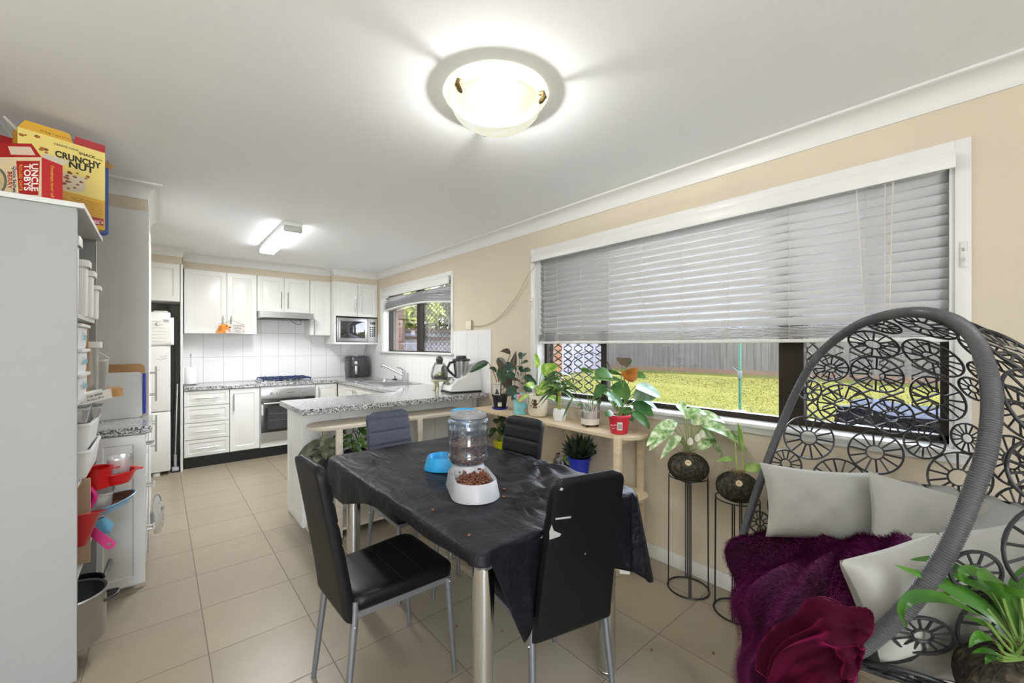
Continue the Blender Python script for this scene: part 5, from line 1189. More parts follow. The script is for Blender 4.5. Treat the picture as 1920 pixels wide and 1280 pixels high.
tf = feeder('grey gravity pet feeder with a clear bottle and a bowl of kibble on the table', (1.012, 1.475), fw, FG, mat('feeder_lid_grey', '#8C8E93', .4), False)
tb = feeder('bright blue pet feeder hidden behind the grey feeder', (1.125, 1.672), (-.72, .70), BLUEF, BLUEF, True)
tb.scale = (.80, .80, .93)
def fpt(t, x, y, z): return Matrix.Translation(t.location) @ Matrix.Rotation(t.rotation_euler.z, 4, 'Z') @ Matrix.Diagonal((*t.scale, 1)) @ Vector((x, y, z))
q = random.Random(5)
for tt, nb, nh, lab in ((tf, 520, 1000, 'grey'), (tb, 0, 300, 'blue')):
    m = MB()
    for k in range(nh):
        a = q.uniform(0, 2*PI); z = q.uniform(.088, .180+.01*math.sin(a*3)); rmax = interp([.085, .105, .13, .2], [.052, .076, .079, .077], z)
        r = rmax*(q.uniform(.78, .97) if k % 3 else math.sqrt(q.random())*.95)
        if k % 3 == 0: z = .174+.006*q.random()
        kibble_mesh(m, fpt(tt, r*math.cos(a), r*math.sin(a), z), q)
    o = m.obj('kibble_in_bottle', KIB, smooth=70, kind='stuff'); tag(o, 'brown kibble filling the lower part of the clear bottle of the %s feeder' % lab, 'pet food')
    if nb:
        m = MB()
        for k in range(nb):
            a = q.uniform(0, 2*PI); r = math.sqrt(q.random()); x, y = .066*r*math.cos(a), .125+.088*r*math.sin(a)
            kibble_mesh(m, fpt(tt, x, y, .036+.02*q.random()+max(0, (.13-y))*.34), q)
        o = m.obj('kibble_in_bowl', KIB, smooth=70, kind='stuff'); tag(o, 'brown kibble heaped in the grey feeder bowl', 'pet food')
# stray kibble pieces on the cloth and the floor
def stray(px, py, zz, where):
    d = (HCAM-zz)*FPX/(py-648); p = D(px, py, d); m = MB(); p.z = zz+.003
    if zz > .5: p.z = TZ+.008+wr(p.x, p.y)+.004
    kibble_mesh(m, p, q, .0065); o = m.obj('kibble_piece', KIB, loc=p, smooth=70); tag(o, where, 'pet food', 'stray kibble pieces')
stray(812, 957, .75, 'stray kibble on the black cloth, left of the grey feeder bowl')
stray(879, 1004, .75, 'stray kibble on the black cloth, nearest the pointed corner')
stray(945, 920, .75, 'stray kibble beside the grey bowl, the farther of two')
stray(944, 936, .75, 'stray kibble beside the grey bowl, the nearer of two')
stray(1014, 900, .75, 'stray kibble on the cloth against the near chair back')
stray(826, 887, .75, 'pale crumb of kibble on the cloth beside the blue feeder')
stray(856, 1175, 0, 'stray kibble on the floor tile between the chair legs')
stray(1222, 1219, 0, 'stray kibble on the open floor tile right of the table')
stray(1338, 1225, 0, 'small dark crumb on the floor tile near the purple throw')
stray(942, 1184, 0, 'stray kibble on the floor behind the hanging cloth corner')
# tear marks in the near chair back
# ------------------------------------------------------------------ timber plant shelves
PINE = mat('pale_pine', '#D6C3A2', .5, var=.10, scale=5, stretch=(10, 1.2, 10)); PINEX = mat('pale_pine_long', '#C9C0AE', .5, var=.09, scale=5, stretch=(1.2, 10, 10))
def half_round(x0, x1, y0, y1, end, n=12):
    """shelf outline with one rounded end"""
    if end == 'y0':
        r = (x1-x0)/2; c = ((x0+x1)/2, y0+r); return [(x1, y1), (x0, y1)]+[(c[0]+r*math.cos(a), c[1]+r*math.sin(a)) for a in [PI+PI*k/n for k in range(n+1)]]
    r = (y1-y0)/2; c = (x0+r, (y0+y1)/2); return [(x1, y0), (x1, y1)]+[(c[0]+r*math.cos(a), c[1]+r*math.sin(a)) for a in [PI/2+PI*k/n for k in range(n+1)]]
t = thing('plant_shelf', 'pale pine three-tier plant shelf with rounded end under the big window', 'shelf', (2.23, 2.2, 0))
for z in (.07, .42, .80):
    m = MB(); m.prism(half_round(2.10, 2.372, 1.375, 3.0, 'y0'), (0, 0, z-.018), XA, YA, ZA, .018); m.obj('shelf', PINE, t, smooth=30)
for x, y in ((2.100, 1.475), (2.352, 1.475), (2.352, 2.10), (2.112, 2.965), (2.352, 2.965)):
    m = MB(); m.box(x-.012, y-.022, 0, x+.014, y+.022, .7815 if x > 2.105 else .803, .002); m.obj('post', PINE, t)
m = MB(); m.box(2.12, 1.463, .755, 2.34, 1.487, .7815); m.box(2.12, 2.09, .755, 2.34, 2.11, .7815); m.obj('cross_bar', PINE, t, smooth=0)
t = thing('plant_shelf', 'pale timber three-tier plant shelf with rounded end along the peninsula', 'shelf', (1.5, 3.14, 0))
for z in (.07, .42, .78):
    m = MB(); m.prism(half_round(.785, 2.09, 2.975, 3.30, 'x0'), (0, 0, z-.018), XA, YA, ZA, .018); m.obj('shelf', PINEX, t, smooth=30)
for x in (.955, 1.58, 2.06):
    m = MB(); m.box(x-.022, 2.972, 0, x+.022, 2.998, .7615, .002); m.obj('post', PINEX, t)
    m = MB(); m.box(x-.022, 3.27, 0, x+.022, 3.296, .7615, .002); m.obj('post', PINEX, t)
# ------------------------------------------------------------------ plants
def leafmat(name, a, b_, mid=None, sc=9, rough=.35):
    m = mat(name, a, rough, spec=.5); nt = m.node_tree; n, l, b = nodes_of(m); t = n.new('ShaderNodeTexCoord'); no = n.new('ShaderNodeTexNoise'); no.inputs['Scale'].default_value = sc; no.inputs['Detail'].default_value = 3
    l.new(t.outputs['Object'], no.inputs['Vector']); st = [(.38, a), (.62, b_)]
    if mid: st = [(.34, a), (.5, mid), (.66, b_)]
    r = ramp(nt, no.outputs['Fac'], st); l.new(r.outputs[0], b.inputs['Base Color'])
    b.inputs['Subsurface Weight'].default_value = 0.0
    return m
G_DARK = leafmat('leaf_dark_green', '#1F3A22', '#35562F'); G_MID = leafmat('leaf_mid_green', '#3E6B2B', '#5E8C38'); G_YEL = leafmat('leaf_yellow_green', '#6E9A34', '#C9D878', '#8FB548', 26)
G_LILY = leafmat('leaf_peace_lily', '#2C5A18', '#4E8228', None, 7, .28); G_VAR = leafmat('leaf_white_variegated', '#6F9A52', '#E6ECD0', '#A9C48C', 34); P_PUR = leafmat('leaf_purple_brown', '#3B2226', '#6A4A46', '#4C4A33', 14)
G_GREY = leafmat('leaf_grey_green', '#4A5140', '#8A8D78', '#5E6650', 18); G_SILV = leafmat('leaf_silver_green', '#6F8C6A', '#A9BFB0', '#8AA48C', 16); BRN = leafmat('leaf_rust_brown', '#7A3E16', '#B9762C', None, 12); STEMG = mat('stem_green', '#6E8B45', .5); STEMP = mat('stem_purple', '#6A5048', .5)
SOIL = mat('dark_soil', '#2B211A', .95, bump=.6, bscale=60)
PROF = {'lance': lambda t: math.sin(PI*t**.75)**.9, 'oval': lambda t: math.sin(PI*t**.85)**.62, 'heart': lambda t: (min(1, (t/.16))**.5)*math.sqrt(max(0, 1-((t-.16)/.84)**2)) if t > .16 else (t/.16)**.42}
def leaf(mb, base, d, L, W, prof='oval', droop=.25, fold=.25, roll=0.0, n=10, wave=0.0):
    d = Vector(d).normalized(); base = Vector(base); side = d.cross(ZA*.75-VF*.66)
    if side.length < .05: side = Vector((1, 0, 0))
    side.normalize(); side = Matrix.Rotation(roll, 3, d) @ side; f = PROF[prof]; rows = []
    for i in range(n+1):
        t = i/n; p = base+d*(L*t)-ZA*(droop*L*t*t); tan = (d-ZA*2*droop*t).normalized(); up = side.cross(tan).normalized(); hw = W/2*f(min(.999, max(.001, t))); wv = wave*W*math.sin(t*14)
        row = [p+side*(hw*s)+up*(abs(s)*hw*fold*2*.5+wv*abs(s)) for s in (-1, -.5, 0, .5, 1)]
        for r_ in row: r_.x = min(r_.x, XR-.022)
        rows.append(row)
    mb.grid(rows); return rows[-1][2]
def pot_prof(mb, c, rb, rt, h, rim=.006, rh=.016, n=28, wall=.004):
    mb.lathe([(rb*.9, 0), (rb, .004), (rt-.001, h-rh-.001), (rt+rim, h-rh), (rt+rim, h), (rt-wall, h), (rt-wall*1.5, h-.02), (.001, h-.021)], c, n)
def plant(name, label, c, pot_fn, pot_m, soil_z, soil_r, group=None, pot_name='pot'):
    t = thing(name, label, 'plant', c, group); m = MB(); pot_fn(m); m.obj(pot_name, pot_m, t)
    if soil_r: m = MB(); m.lathe([(soil_r, 0), (soil_r*.6, .004), (.001, .006)], (c[0], c[1], c[2]+soil_z), 20); m.obj('soil', SOIL, t)
    return t
def stemleaf(ms, ml, c, tip, L, W, d=None, prof='oval', droop=.3, fold=.25, roll=0, r=.0022, bend=.35, wave=0):
    """stem from c to tip, then a blade"""
    c, tip = Vector(c), Vector(tip); tip.x = min(tip.x, XR-.05); mid = c.lerp(tip, .5)+ZA*(tip-c).length*bend*.3
    ms.tube(crom([c, mid, tip], 5), [r]*11, 6); dd = Vector(d) if d is not None else Vector((tip.x-c.x, tip.y-c.y, .15)); leaf(ml, tip, dd, L, W, prof, droop, fold, roll, wave=wave)
def at(c, r, u, f=0): return Vector(c)+VR*r+ZA*u+VF*f
# -- purple plant in black pot
c = Vector((2.255, 2.80, .80)); zs = c.z
t = plant('potted_plant', 'purple-brown leafed plant in a black pot on a blue saucer at the shelf corner', c, lambda m: pot_prof(m, c+ZA*.008, .052, .066, .118), mat('pot_black', '#17181A', .45), .105, .060)
m = MB(); m.lathe([(.055, 0), (.062, .002), (.072, .016), (.069, .016), (.058, .006), (.001, .006)], c+ZA*.0005, 28); m.obj('saucer', mat('saucer_blue', '#2336B8', .4), t)
ms, ml, mg = MB(), MB(), MB(); b0 = c+ZA*.115
for rx, uz, L, W, dr, mt_, dp in ((-.10, .29, .16, .06, (-.9, -.0, -.2), 'g', .3), (-.02, .33, .12, .075, (.5, 0, -.7), 'p', .3), (.09, .36, .15, .05, (-.45, 0, .55), 'p', .7), (.10, .22, .13, .05, (.25, 0, .8), 'p', -.3), (.07, .12, .16, .085, (.8, 0, .35), 'p', .5), (.02, .20, .13, .09, (.3, 0, -.5), 'p', .3), (.0, .25, .13, .07, (.2, 0, -.55), 'g', .2), (.03, .27, .12, .07, (.9, 0, .0), 'g', .4), (.09, .05, .10, .05, (.7, 0, .5), 'p', .4), (-.03, .20, .10, .06, (-.4, 0, .5), 'g', .4)):
    d = VR*dr[0]+ZA*dr[2]+VF*(rnd.uniform(-.5, .1)); stemleaf(ms, ml if mt_ == 'p' else mg, b0+VR*rnd.uniform(-.02, .02), at(b0, rx, uz), L*1.05, W*1.15, d, 'lance' if W < .06 else 'oval', dp, .3, rnd.uniform(-.6, .6), .003)
ms.obj('stems', STEMP, t); ml.obj('leaves', P_PUR, t, smooth=60); mg.obj('green_leaves', G_DARK, t, smooth=60)
m = MB(); o = at(b0, -.025, .0, -.03); m.prism([(-.028, .0), (.028, .0), (.028, .12), (-.028, .12)], o, VR, ZA, VF, .001); tg = m.obj('plant_tag', mat('tag_white', '#D9D6CC', .6), t, smooth=0)
for s, z, sz in (('INDOOR', .10, .013), ('plant', .083, .012)): text('lettering', s, INK, tg, o+ZA*z-VF*.001, VR, ZA, sz)
m = MB(); m.prism([(-.02, .015), (.02, .015), (.0, .07)], o-VF*.0012, VR, ZA, VF, .0005); m.obj('tag_picture', INK, tg, smooth=0)
m = MB(); o = c+VR*.0-VF*.0655+ZA*.03; m.prism([(-.016, .0), (.016, .0), (.016, .034), (-.016, .034)], o, VR, ZA, -VF, .0012); m.obj('pot_sticker', mat('tag_white', '', .6), t, smooth=0)
# -- floral tin with climbing dark green plant
c = Vector((2.215, 2.487, .80))
def m_floral():
    m = mat('floral_tin', '#6FC3CF', .35); nt = m.node_tree; n, l, b = nodes_of(m); t_ = n.new('ShaderNodeTexCoord')
    v = n.new('ShaderNodeTexVoronoi'); v.inputs['Scale'].default_value = 11; l.new(t_.outputs['Object'], v.inputs['Vector']); no = n.new('ShaderNodeTexNoise'); no.inputs['Scale'].default_value = 60; l.new(t_.outputs['Object'], no.inputs['Vector'])
    a = n.new('ShaderNodeMath'); a.operation = 'MULTIPLY_ADD'; a.inputs[1].default_value = .25; l.new(no.outputs['Fac'], a.inputs[0]); l.new(v.outputs['Distance'], a.inputs[2])
    r = ramp(nt, a.outputs[0], [(0, '#C8486A'), (.3, '#DE7C94'), (.5, '#EDBCC2'), (.58, '#7BA884'), (.64, '#7CC7D2'), (1, '#A5D8DE')]); l.new(r.outputs[0], b.inputs['Base Color']); return m
t = plant('potted_plant', 'round-leafed dark green plant on a hoop in a floral turquoise tin', c, lambda m: m.lathe([(.055, 0), (.058, .002), (.058, .158), (.060, .16), (.057, .162), (.055, .15), (.001, .149)], c+ZA*.0005, 32), m_floral(), .148, .054, pot_name='floral_tin')
ms, ml = MB(), MB(); b0 = c+ZA*.15
hp = crom([at(b0, -.045, 0), at(b0, -.04, .20), at(b0, 0, .235), at(b0, .04, .19), at(b0, .045, 0)], 8); ms.tube(hp, .0025, 6)
for rx, uz, a, W in ((-.01, .30, 1.2, .05), (.01, .26, .6, .045), (-.05, .22, 2.8, .06), (-.045, .17, 3.2, .055), (.02, .20, .3, .05), (.03, .15, -.2, .055), (-.01, .14, 1.8, .05), (.05, .11, .1, .06), (-.03, .05, 3.4, .07), (-.01, .02, 3.9, .055), (.03, .07, -.5, .05), (.0, .19, 1.4, .045), (.02, .32, 1.0, .035)):
    stemleaf(ms, ml, at(b0, rx*.4, uz*.8), at(b0, rx, uz), W*1.5, W*1.25, VR*math.cos(a)+ZA*math.sin(a)*.7-VF*.5, 'oval', .2, .15, rnd.uniform(-.5, .5), .0018)
ms.obj('stems', mat('hoop_black', '#1B1D1B', .5), t); ml.obj('leaves', leafmat('leaf_blue_green', '#24382C', '#4E6B58', '#2F4A38', 20), t, smooth=60)
# -- cream pot with brown bear figure
c = Vector((2.250, 2.318, .80))
t = plant('potted_plant', 'lime and green pothos in a round cream pot painted with a small brown figure', c, lambda m: m.lathe([(.045, 0), (.062, .004), (.074, .022), (.078, .05), (.078, .160), (.075, .166), (.070, .162), (.070, .14), (.001, .139)], c+ZA*.0005, 36), mat('pot_cream', '#DCD3BE', .3, var=.02), .138, .069)
BR = mat('painted_brown', '#5B3420', .5); m = MB(); o = c-VR*.030-VF*.0715
def disc(mb, o, r, ux, uy, w, n=12, th=.002, ox=0, oy=0): mb.prism([(ox+r*math.cos(2*PI*k/n), oy+r*math.sin(2*PI*k/n)) for k in range(n)], o, ux, uy, w, th)
no_ = (-VR*.36-VF*.93).normalized(); ux = (VR*.93-VF*.36).normalized()
for ox, oy, r in ((0, .125, .014), (0, .10, .015), (-.016, .105, .007), (.016, .105, .007), (-.009, .078, .008), (.009, .078, .008)): disc(m, c+no_*.0775+ZA*.0, r, ux, ZA, no_, 14, .0022, ox, oy)
m.obj('painted_figure', BR, t, smooth=0)['kind'] = 'stuff'
m = MB(); q = random.Random(8)
for k in range(10): disc(m, c+no_*.0775, .0045, ux, ZA, no_, 7, .002, q.uniform(-.034, .034), q.uniform(.07, .14))
m.obj('painted_sprigs', mat('painted_grey_green', '#6E7360', .6), t, smooth=0)['kind'] = 'stuff'
ms, ml = MB(), MB(); b0 = c+ZA*.14
for rx, uz, L, W, d, dp in ((.03, .20, .13, .085, (.7, .45), .2), (.01, .10, .10, .07, (.8, .1), .3), (-.02, .06, .09, .06, (.9, .1), .35), (-.06, .02, .09, .05, (-.8, .0), .5), (.07, .08, .09, .055, (.9, .2), .3), (-.03, .09, .08, .05, (-.6, .4), .3), (.05, .03, .09, .05, (.8, -.1), .4), (.0, .24, .10, .05, (-.2, .9), .0), (.02, .05, .09, .055, (.3, .2), .3)):
    stemleaf(ms, ml, at(b0, rnd.uniform(-.01, .01), -.005), at(b0, rx, uz, rnd.uniform(-.03, .02)), L*1.2, W*1.25, VR*d[0]+ZA*d[1]-VF*.3, 'heart', dp, .2, rnd.uniform(-.5, .5), .0028)
ms.obj('stems', STEMG, t); ml.obj('leaves', G_YEL, t, smooth=60)
# -- lucky bamboo
c = Vector((2.238, 2.08, .80))
t = plant('potted_plant', 'lucky bamboo stalk in a small faceted white pot', c, lambda m: m.lathe([(.040, 0), (.043, .003), (.049, .04), (.043, .084), (.038, .084), (.036, .07), (.001, .069)], c+ZA*.0005, 6), mat('pot_white_facet', '#EAEAEA', .3), .070, .03)
ms, ml = MB(), MB(); b0 = c+ZA*.075
for k, (dx, dy) in enumerate(((-.006, 0), (.006, .004))): ms.tube([b0+VR*dx, b0+VR*dx+ZA*.06, b0+VR*dx+ZA*.061, b0+VR*dx+ZA*.12, b0+VR*dx+ZA*.121, b0+VR*dx+ZA*.17], [.0055, .0055, .0068, .0055, .0068, .005], 8)
ms.obj('stalk', mat('bamboo_green', '#8FA04A', .4), t); m = MB(); m.lathe([(.014, 0), (.014, .005)], b0+ZA*.11, 14); m.obj('red_tie', mat('tie_red', '#A8322E', .5), t)
q = random.Random(14)
for k in range(44):
    a = q.uniform(0, 2*PI); e = q.uniform(-.35, 1.1); z = .13+.14*q.random(); leaf(ml, b0+ZA*z+VR*q.uniform(-.025, .025), (math.cos(a), math.sin(a), e), q.uniform(.11, .18), q.uniform(.024, .036), 'lance', q.uniform(.3, .8), .2, q.uniform(-.3, .3))
ml.obj('leaves', G_MID if False else leafmat('leaf_bamboo', '#2F4A24', '#5F8038', None, 12), t, smooth=60)
# -- glass-lined cream pot with wire hoop
c = Vector((2.245, 1.80, .80))
t = plant('potted_plant', 'trailing plant on a wire hoop in a cream pot with clear upper rim', c, lambda m: m.lathe([(.058, .014), (.062, .016), (.064, .03), (.064, .105), (.060, .108), (.058, .09), (.001, .089)], c, 34), mat('pot_cream_ribbed', '#D9D2C6', .35), .088, .056)
m = MB(); m.lathe([(.066, .055), (.0665, .16), (.065, .16), (.0645, .056)], c, 34, cap=False); m.obj('clear_sleeve', PC if False else glassy('sleeve_clear', '#FFFFFF', .25, .03, .03), t)
for k in range(4):
    a = k*PI/2+.3; m = MB(); m.cyl(c+Vector((.05*math.cos(a), .05*math.sin(a), .0005)), c+Vector((.05*math.cos(a), .05*math.sin(a), .016)), .010, 10); m.obj('foot', BLACK, t)
ms, ml = MB(), MB(); b0 = c+ZA*.095
for dx in (0, .012):
    ms.tube(crom([at(b0, -.02, 0), at(b0, -.14, .22), at(b0, -.13, .34), at(b0, -.03+dx, .415-dx), at(b0, .09, .37), at(b0, .14-dx, .26), at(b0, .02, 0)], 8), .0018, 5)
ms.obj('wire_hoop', mat('hoop_black', '', .5), t); ms = MB()
for rx, uz, L, W, d, dp in ((-.06, .29, .09, .05, (.9, .0), .35), (.06, .24, .16, .055, (.9, -.05), .1), (.0, .23, .14, .05, (.9, .1), .2), (.05, .17, .11, .05, (.9, -.5), .2), (.12, .14, .12, .05, (.4, -.9), .1), (-.12, .10, .14, .018, (-.5, -.7), .3), (.05, .15, .12, .02, (.9, .3), .1), (-.03, .04, .07, .035, (-.6, .3), .4), (.05, .05, .06, .03, (.2, .8), .2), (.11, .27, .15, .07, (.9, .05), .2)):
    stemleaf(ms, ml, b0, at(b0, rx, uz, rnd.uniform(-.03, .03)), L*1.0, W*.9, VR*d[0]+ZA*d[1]-VF*.25, 'heart' if W > .03 else 'lance', dp, .2, rnd.uniform(-.3, .3), .0018)
ms.obj('stems', STEMG, t); ml.obj('leaves', leafmat('leaf_pothos', '#2F5526', '#5C8636', None, 14), t, smooth=60)
# -- red pot
c = Vector((2.20, 1.535, .80))
t = plant('potted_plant', 'large plant with rust and silver heart leaves in a red pot on the shelf end', c, lambda m: pot_prof(m, c+ZA*.0005, .052, .067, .118, .008, .014), mat('pot_red', '#C5283A', .4), .100, .062)
m = MB(); o = c-VF*.0625+ZA*.03-VR*.012; m.prism([(-.016, 0), (.016, 0), (.016, .05), (-.016, .05)], o, VR, ZA+VF*-.12, -VF, .0015); stc = m.obj('barcode_sticker', mat('tag_white', '', .6), t, smooth=0)
m = MB()
for k in range(8): m.prism([(-.011+.003*k, .008), (-.0097+.003*k, .008), (-.0097+.003*k, .038), (-.011+.003*k, .038)], o-VF*.0018, VR, ZA+VF*-.12, -VF, .0004)
m.obj('barcode', INK, stc, smooth=0)['kind'] = 'stuff'
text('lettering', 'PLANT', mat('print_pink', '#E9B7BC', .5), t, c-VF*.061-VR*.042+ZA*.06, VR+VF*.6*0, ZA, .016); text('lettering', 'pot 13', mat('print_pink', '', .5), t, c-VF*.0605-VR*.042+ZA*.043, VR, ZA, .012)
b0 = c+ZA*.105; ms = MB(); sets = {'g': MB(), 's': MB(), 'b': MB(), 'd': MB()}
for k, rx, uz, L, W, d, dp in (('d', .02, .37, .10, .095, (-.05, -.25), .1), ('b', .045, .30, .10, .10, (.05, -.45), .1), ('g', .075, .27, .09, .07, (.9, .0), .25), ('g', -.05, .27, .14, .10, (-.8, .1), .15), ('g', -.02, .21, .13, .11, (.35, -.4), .2), ('g', -.075, .16, .12, .08, (.55, -.5), .2), ('s', .10, .20, .15, .13, (.8, -.25), .2), ('s', .09, .14, .14, .10, (.75, .05), .15), ('g', .10, .08, .13, .09, (.85, -.25), .3), ('g', .09, .03, .12, .08, (.7, -.5), .3), ('s', .12, .13, .14, .05, (.9, -.35), .3), ('g', -.02, .10, .09, .06, (-.5, .3), .3), ('g', -.04, .02, .08, .055, (-.7, .2), .3), ('g', .05, .05, .09, .06, (.3, -.6), .2), ('b', .06, .09, .04, .03, (.2, .3), .1), ('b', .02, .04, .04, .03, (.1, .4), .1), ('g', .03, .32, .07, .05, (.3, .5), .1), ('g', -.09, .20, .11, .08, (-.6, -.5), .2)):
    stemleaf(ms, sets[k], b0+VR*rnd.uniform(-.02, .02), at(b0, rx, uz, rnd.uniform(-.05, .04)), L*1.0, W*1.0, VR*d[0]+ZA*d[1]-VF*.55, 'heart', dp, .12, rnd.uniform(-.35, .35), .0026)
ms.obj('stems', STEMG, t); sets['g'].obj('green_leaves', G_DARK if False else leafmat('leaf_anthurium', '#2E5A2C', '#517E3C', None, 9, .25), t, smooth=60); sets['s'].obj('silver_leaves', G_SILV, t, smooth=60); sets['b'].obj('rust_leaves', BRN, t, smooth=60); sets['d'].obj('dark_leaf', leafmat('leaf_bronze', '#4A3B2A', '#6B5B3C', None, 9), t, smooth=60)
# -- lower shelf: yellow pot, jar, blue pot
c = Vector((2.25, 2.80, .42))
t = plant('potted_plant', 'small dark leafed plant in a yellow pot on the lower shelf', c, lambda m: pot_prof(m, c+ZA*.008, .036, .046, .095, .006, .016), mat('pot_yellow', '#C8CC1E', .4), .085, .04)
m = MB(); m.lathe([(.042, 0), (.056, .014), (.053, .014), (.04, .005), (.001, .005)], c+ZA*.0005, 24); m.obj('saucer', mat('pot_yellow', '', .4), t)
ms, ml = MB(), MB(); q = random.Random(31)
for k in range(15): a = 2*PI*k/15*2.4; r = q.uniform(.02, .08); stemleaf(ms, ml, c+ZA*.09, c+ZA*(.10+q.uniform(.03, .17))+Vector((r*math.cos(a), r*math.sin(a), 0)), q.uniform(.06, .10), q.uniform(.035, .05), None, 'oval', .4, .2, q.uniform(-.3, .3), .0022)
ms.obj('stems', STEMG, t); ml.obj('leaves', G_DARK, t, smooth=60)
c = Vector((2.255, 2.07, .42)); t = thing('glass_jar', 'square glass jar of soil with one leaf on the lower shelf', 'jar', c)
m = MB(); rows = [[(c.x+a*s, c.y+b_*s, c.z+z) for a, b_ in rrect(.112, .112, .03, 5)] for z, s in ((.001, .9), (.006, 1), (.085, .98), (.105, .78), (.115, .70), (.132, .72), (.134, .70))]; m.grid(rows, True); m.obj('jar_glass', glassy('jar_glass', '#F2F6F4', .3, .02, .03), t)
m = MB(); rows = [[(c.x+a*s, c.y+b_*s, c.z+z) for a, b_ in rrect(.10, .10, .026, 5)] for z, s in ((.006, .9), (.010, 1), (.078, 1), (.082, .5), (.083, .02))]; m.grid(rows, True); m.obj('soil', SOIL, t)
ms, ml = MB(), MB(); stemleaf(ms, ml, c+ZA*.08, at(c, .015, .12, -.02), .07, .05, VR*.5-ZA*.6-VF*.4, 'oval', .2); ms.obj('stem', STEMG, t); ml.obj('leaf', G_YEL, t, smooth=60)
c = Vector((2.31, 1.925, .42)) - Vector((.03, .0, 0))
t = plant('potted_plant', 'spiky dark succulent in a blue pot on the lower shelf', c, lambda m: pot_prof(m, c+ZA*.0005, .060, .076, .135, .007, .016), mat('pot_blue', '#2434B4', .4), .12, .07)
ml = MB(); b0 = c+ZA*.125
for ring, (n_, e, L) in enumerate(((10, .35, .13), (9, .8, .15), (6, 1.6, .17), (3, 3.5, .16))):
    for k in range(n_): a = 2*PI*(k+ring*.4)/n_; leaf(ml, b0+Vector((.015*math.cos(a), .015*math.sin(a), 0)), (math.cos(a), math.sin(a), e), L, .042, 'lance', -.12, .7, 0)
ml.obj('leaves', leafmat('leaf_succulent', '#1E2C20', '#3A4A34', None, 24, .4), t, smooth=60)
# -- plants on the peninsula shelf
c = Vector((.88, 3.11, .42))
t = plant('potted_plant', 'grey-green broad leafed plant in a black pot at the rounded end of the peninsula shelf', c, lambda m: pot_prof(m, c+ZA*.0005, .055, .075, .15), mat('pot_black', '', .45), .135, .07)
ms, ml = MB(), MB(); b0 = c+ZA*.14; ms.tube([b0, b0+ZA*.10+VR*.01, b0+ZA*.19], [.006, .005, .003], 8); q = random.Random(41)
for k in range(16):
    a = k*2.4; z = .0+.13*k/16; d = VR*math.cos(a)+VF*math.sin(a)*.7+ZA*q.uniform(-.15, .2); leaf(ml, b0+ZA*z+d.normalized()*.02, d, q.uniform(.10, .155), q.uniform(.05, .07), 'oval', q.uniform(.25, .6), .25, q.uniform(-.3, .3))
ms.obj('stem', STEMG, t); ml.obj('leaves', G_GREY, t, smooth=60)
c = Vector((1.11, 3.10, .42))
t = plant('potted_plant', 'green pothos on curled wire in a black pot on the peninsula shelf', c, lambda m: pot_prof(m, c+ZA*.0005, .055, .075, .15), mat('pot_black', '', .45), .135, .07)
ms, ml = MB(), MB(); b0 = c+ZA*.14; ms.tube(crom([at(b0, -.02, 0), at(b0, -.03, .12), at(b0, .0, .155), at(b0, .03, .13), at(b0, .03, .17), at(b0, .0, .19), at(b0, -.02, .16), at(b0, .0, .13), at(b0, .04, .0)], 6), .003, 6); ms.obj('curled_wire', mat('hoop_black', '', .5), t); ms = MB(); q = random.Random(43)
for k in range(20):
    s_ = 1 if k % 2 else -1; stemleaf(ms, ml, b0+VR*q.uniform(-.02, .02), at(b0, s_*q.uniform(.01, .09), q.uniform(.04, .19), q.uniform(-.06, .05)), q.uniform(.05, .08), q.uniform(.025, .04), VR*s_*q.uniform(.3, 1)+ZA*q.uniform(-.6, .5)-VF*.2, 'heart', .3, .2, q.uniform(-.4, .4), .002)
ms.obj('stems', STEMG, t); ml.obj('leaves', leafmat('leaf_pothos', '', ''), t, smooth=60) if False else ml.obj('leaves', MATS['leaf_pothos'], t, smooth=60)
c = Vector((1.66, 3.12, .42)); t = plant('potted_plant', 'tiny plant with red and yellow flowers behind the black cloth', c, lambda m: pot_prof(m, c+ZA*.0005, .035, .045, .08), mat('pot_black', '', .45), .07, .04)
ms = MB(); ms.tube([c+ZA*.07, c+ZA*.15, at(c, -.008, .20)], .003, 6); ms.obj('stem', STEMG, t); m = MB()
for k in range(9): a = k*2.4; leaf(m, at(c, -.008, .20), (math.cos(a), math.sin(a), .2+.09*k), .026, .02, 'oval', .1, .3, 0, 5)
m.obj('petals', mat('petal_red', '#B5202A', .5), t, smooth=60)
m = MB(); m.sphere(at(c, -.016, .195, -.012), .009, 8, 6); m.obj('yellow_centre', mat('petal_yellow', '#E0A62A', .5), t)
t = thing('plastic_bag', 'crumpled clear bag on the bottom tier at the rounded end of the peninsula shelf', 'bag', (.87, 3.12, .07)); P = []; q = random.Random(6)
for k in range(8): z = .071+.20*k/7; r = .055*math.sin(PI*(k+.8)/8.6)+.015; P.append([(.87+r*math.cos(a)*1.2+q.uniform(-.01, .01), 3.12+r*math.sin(a)+q.uniform(-.01, .01), z) for a in [2*PI*j/12 for j in range(12)]])
m = MB(); m.grid(P, True); m.obj('bag_film', MATS['bag_film'], t)
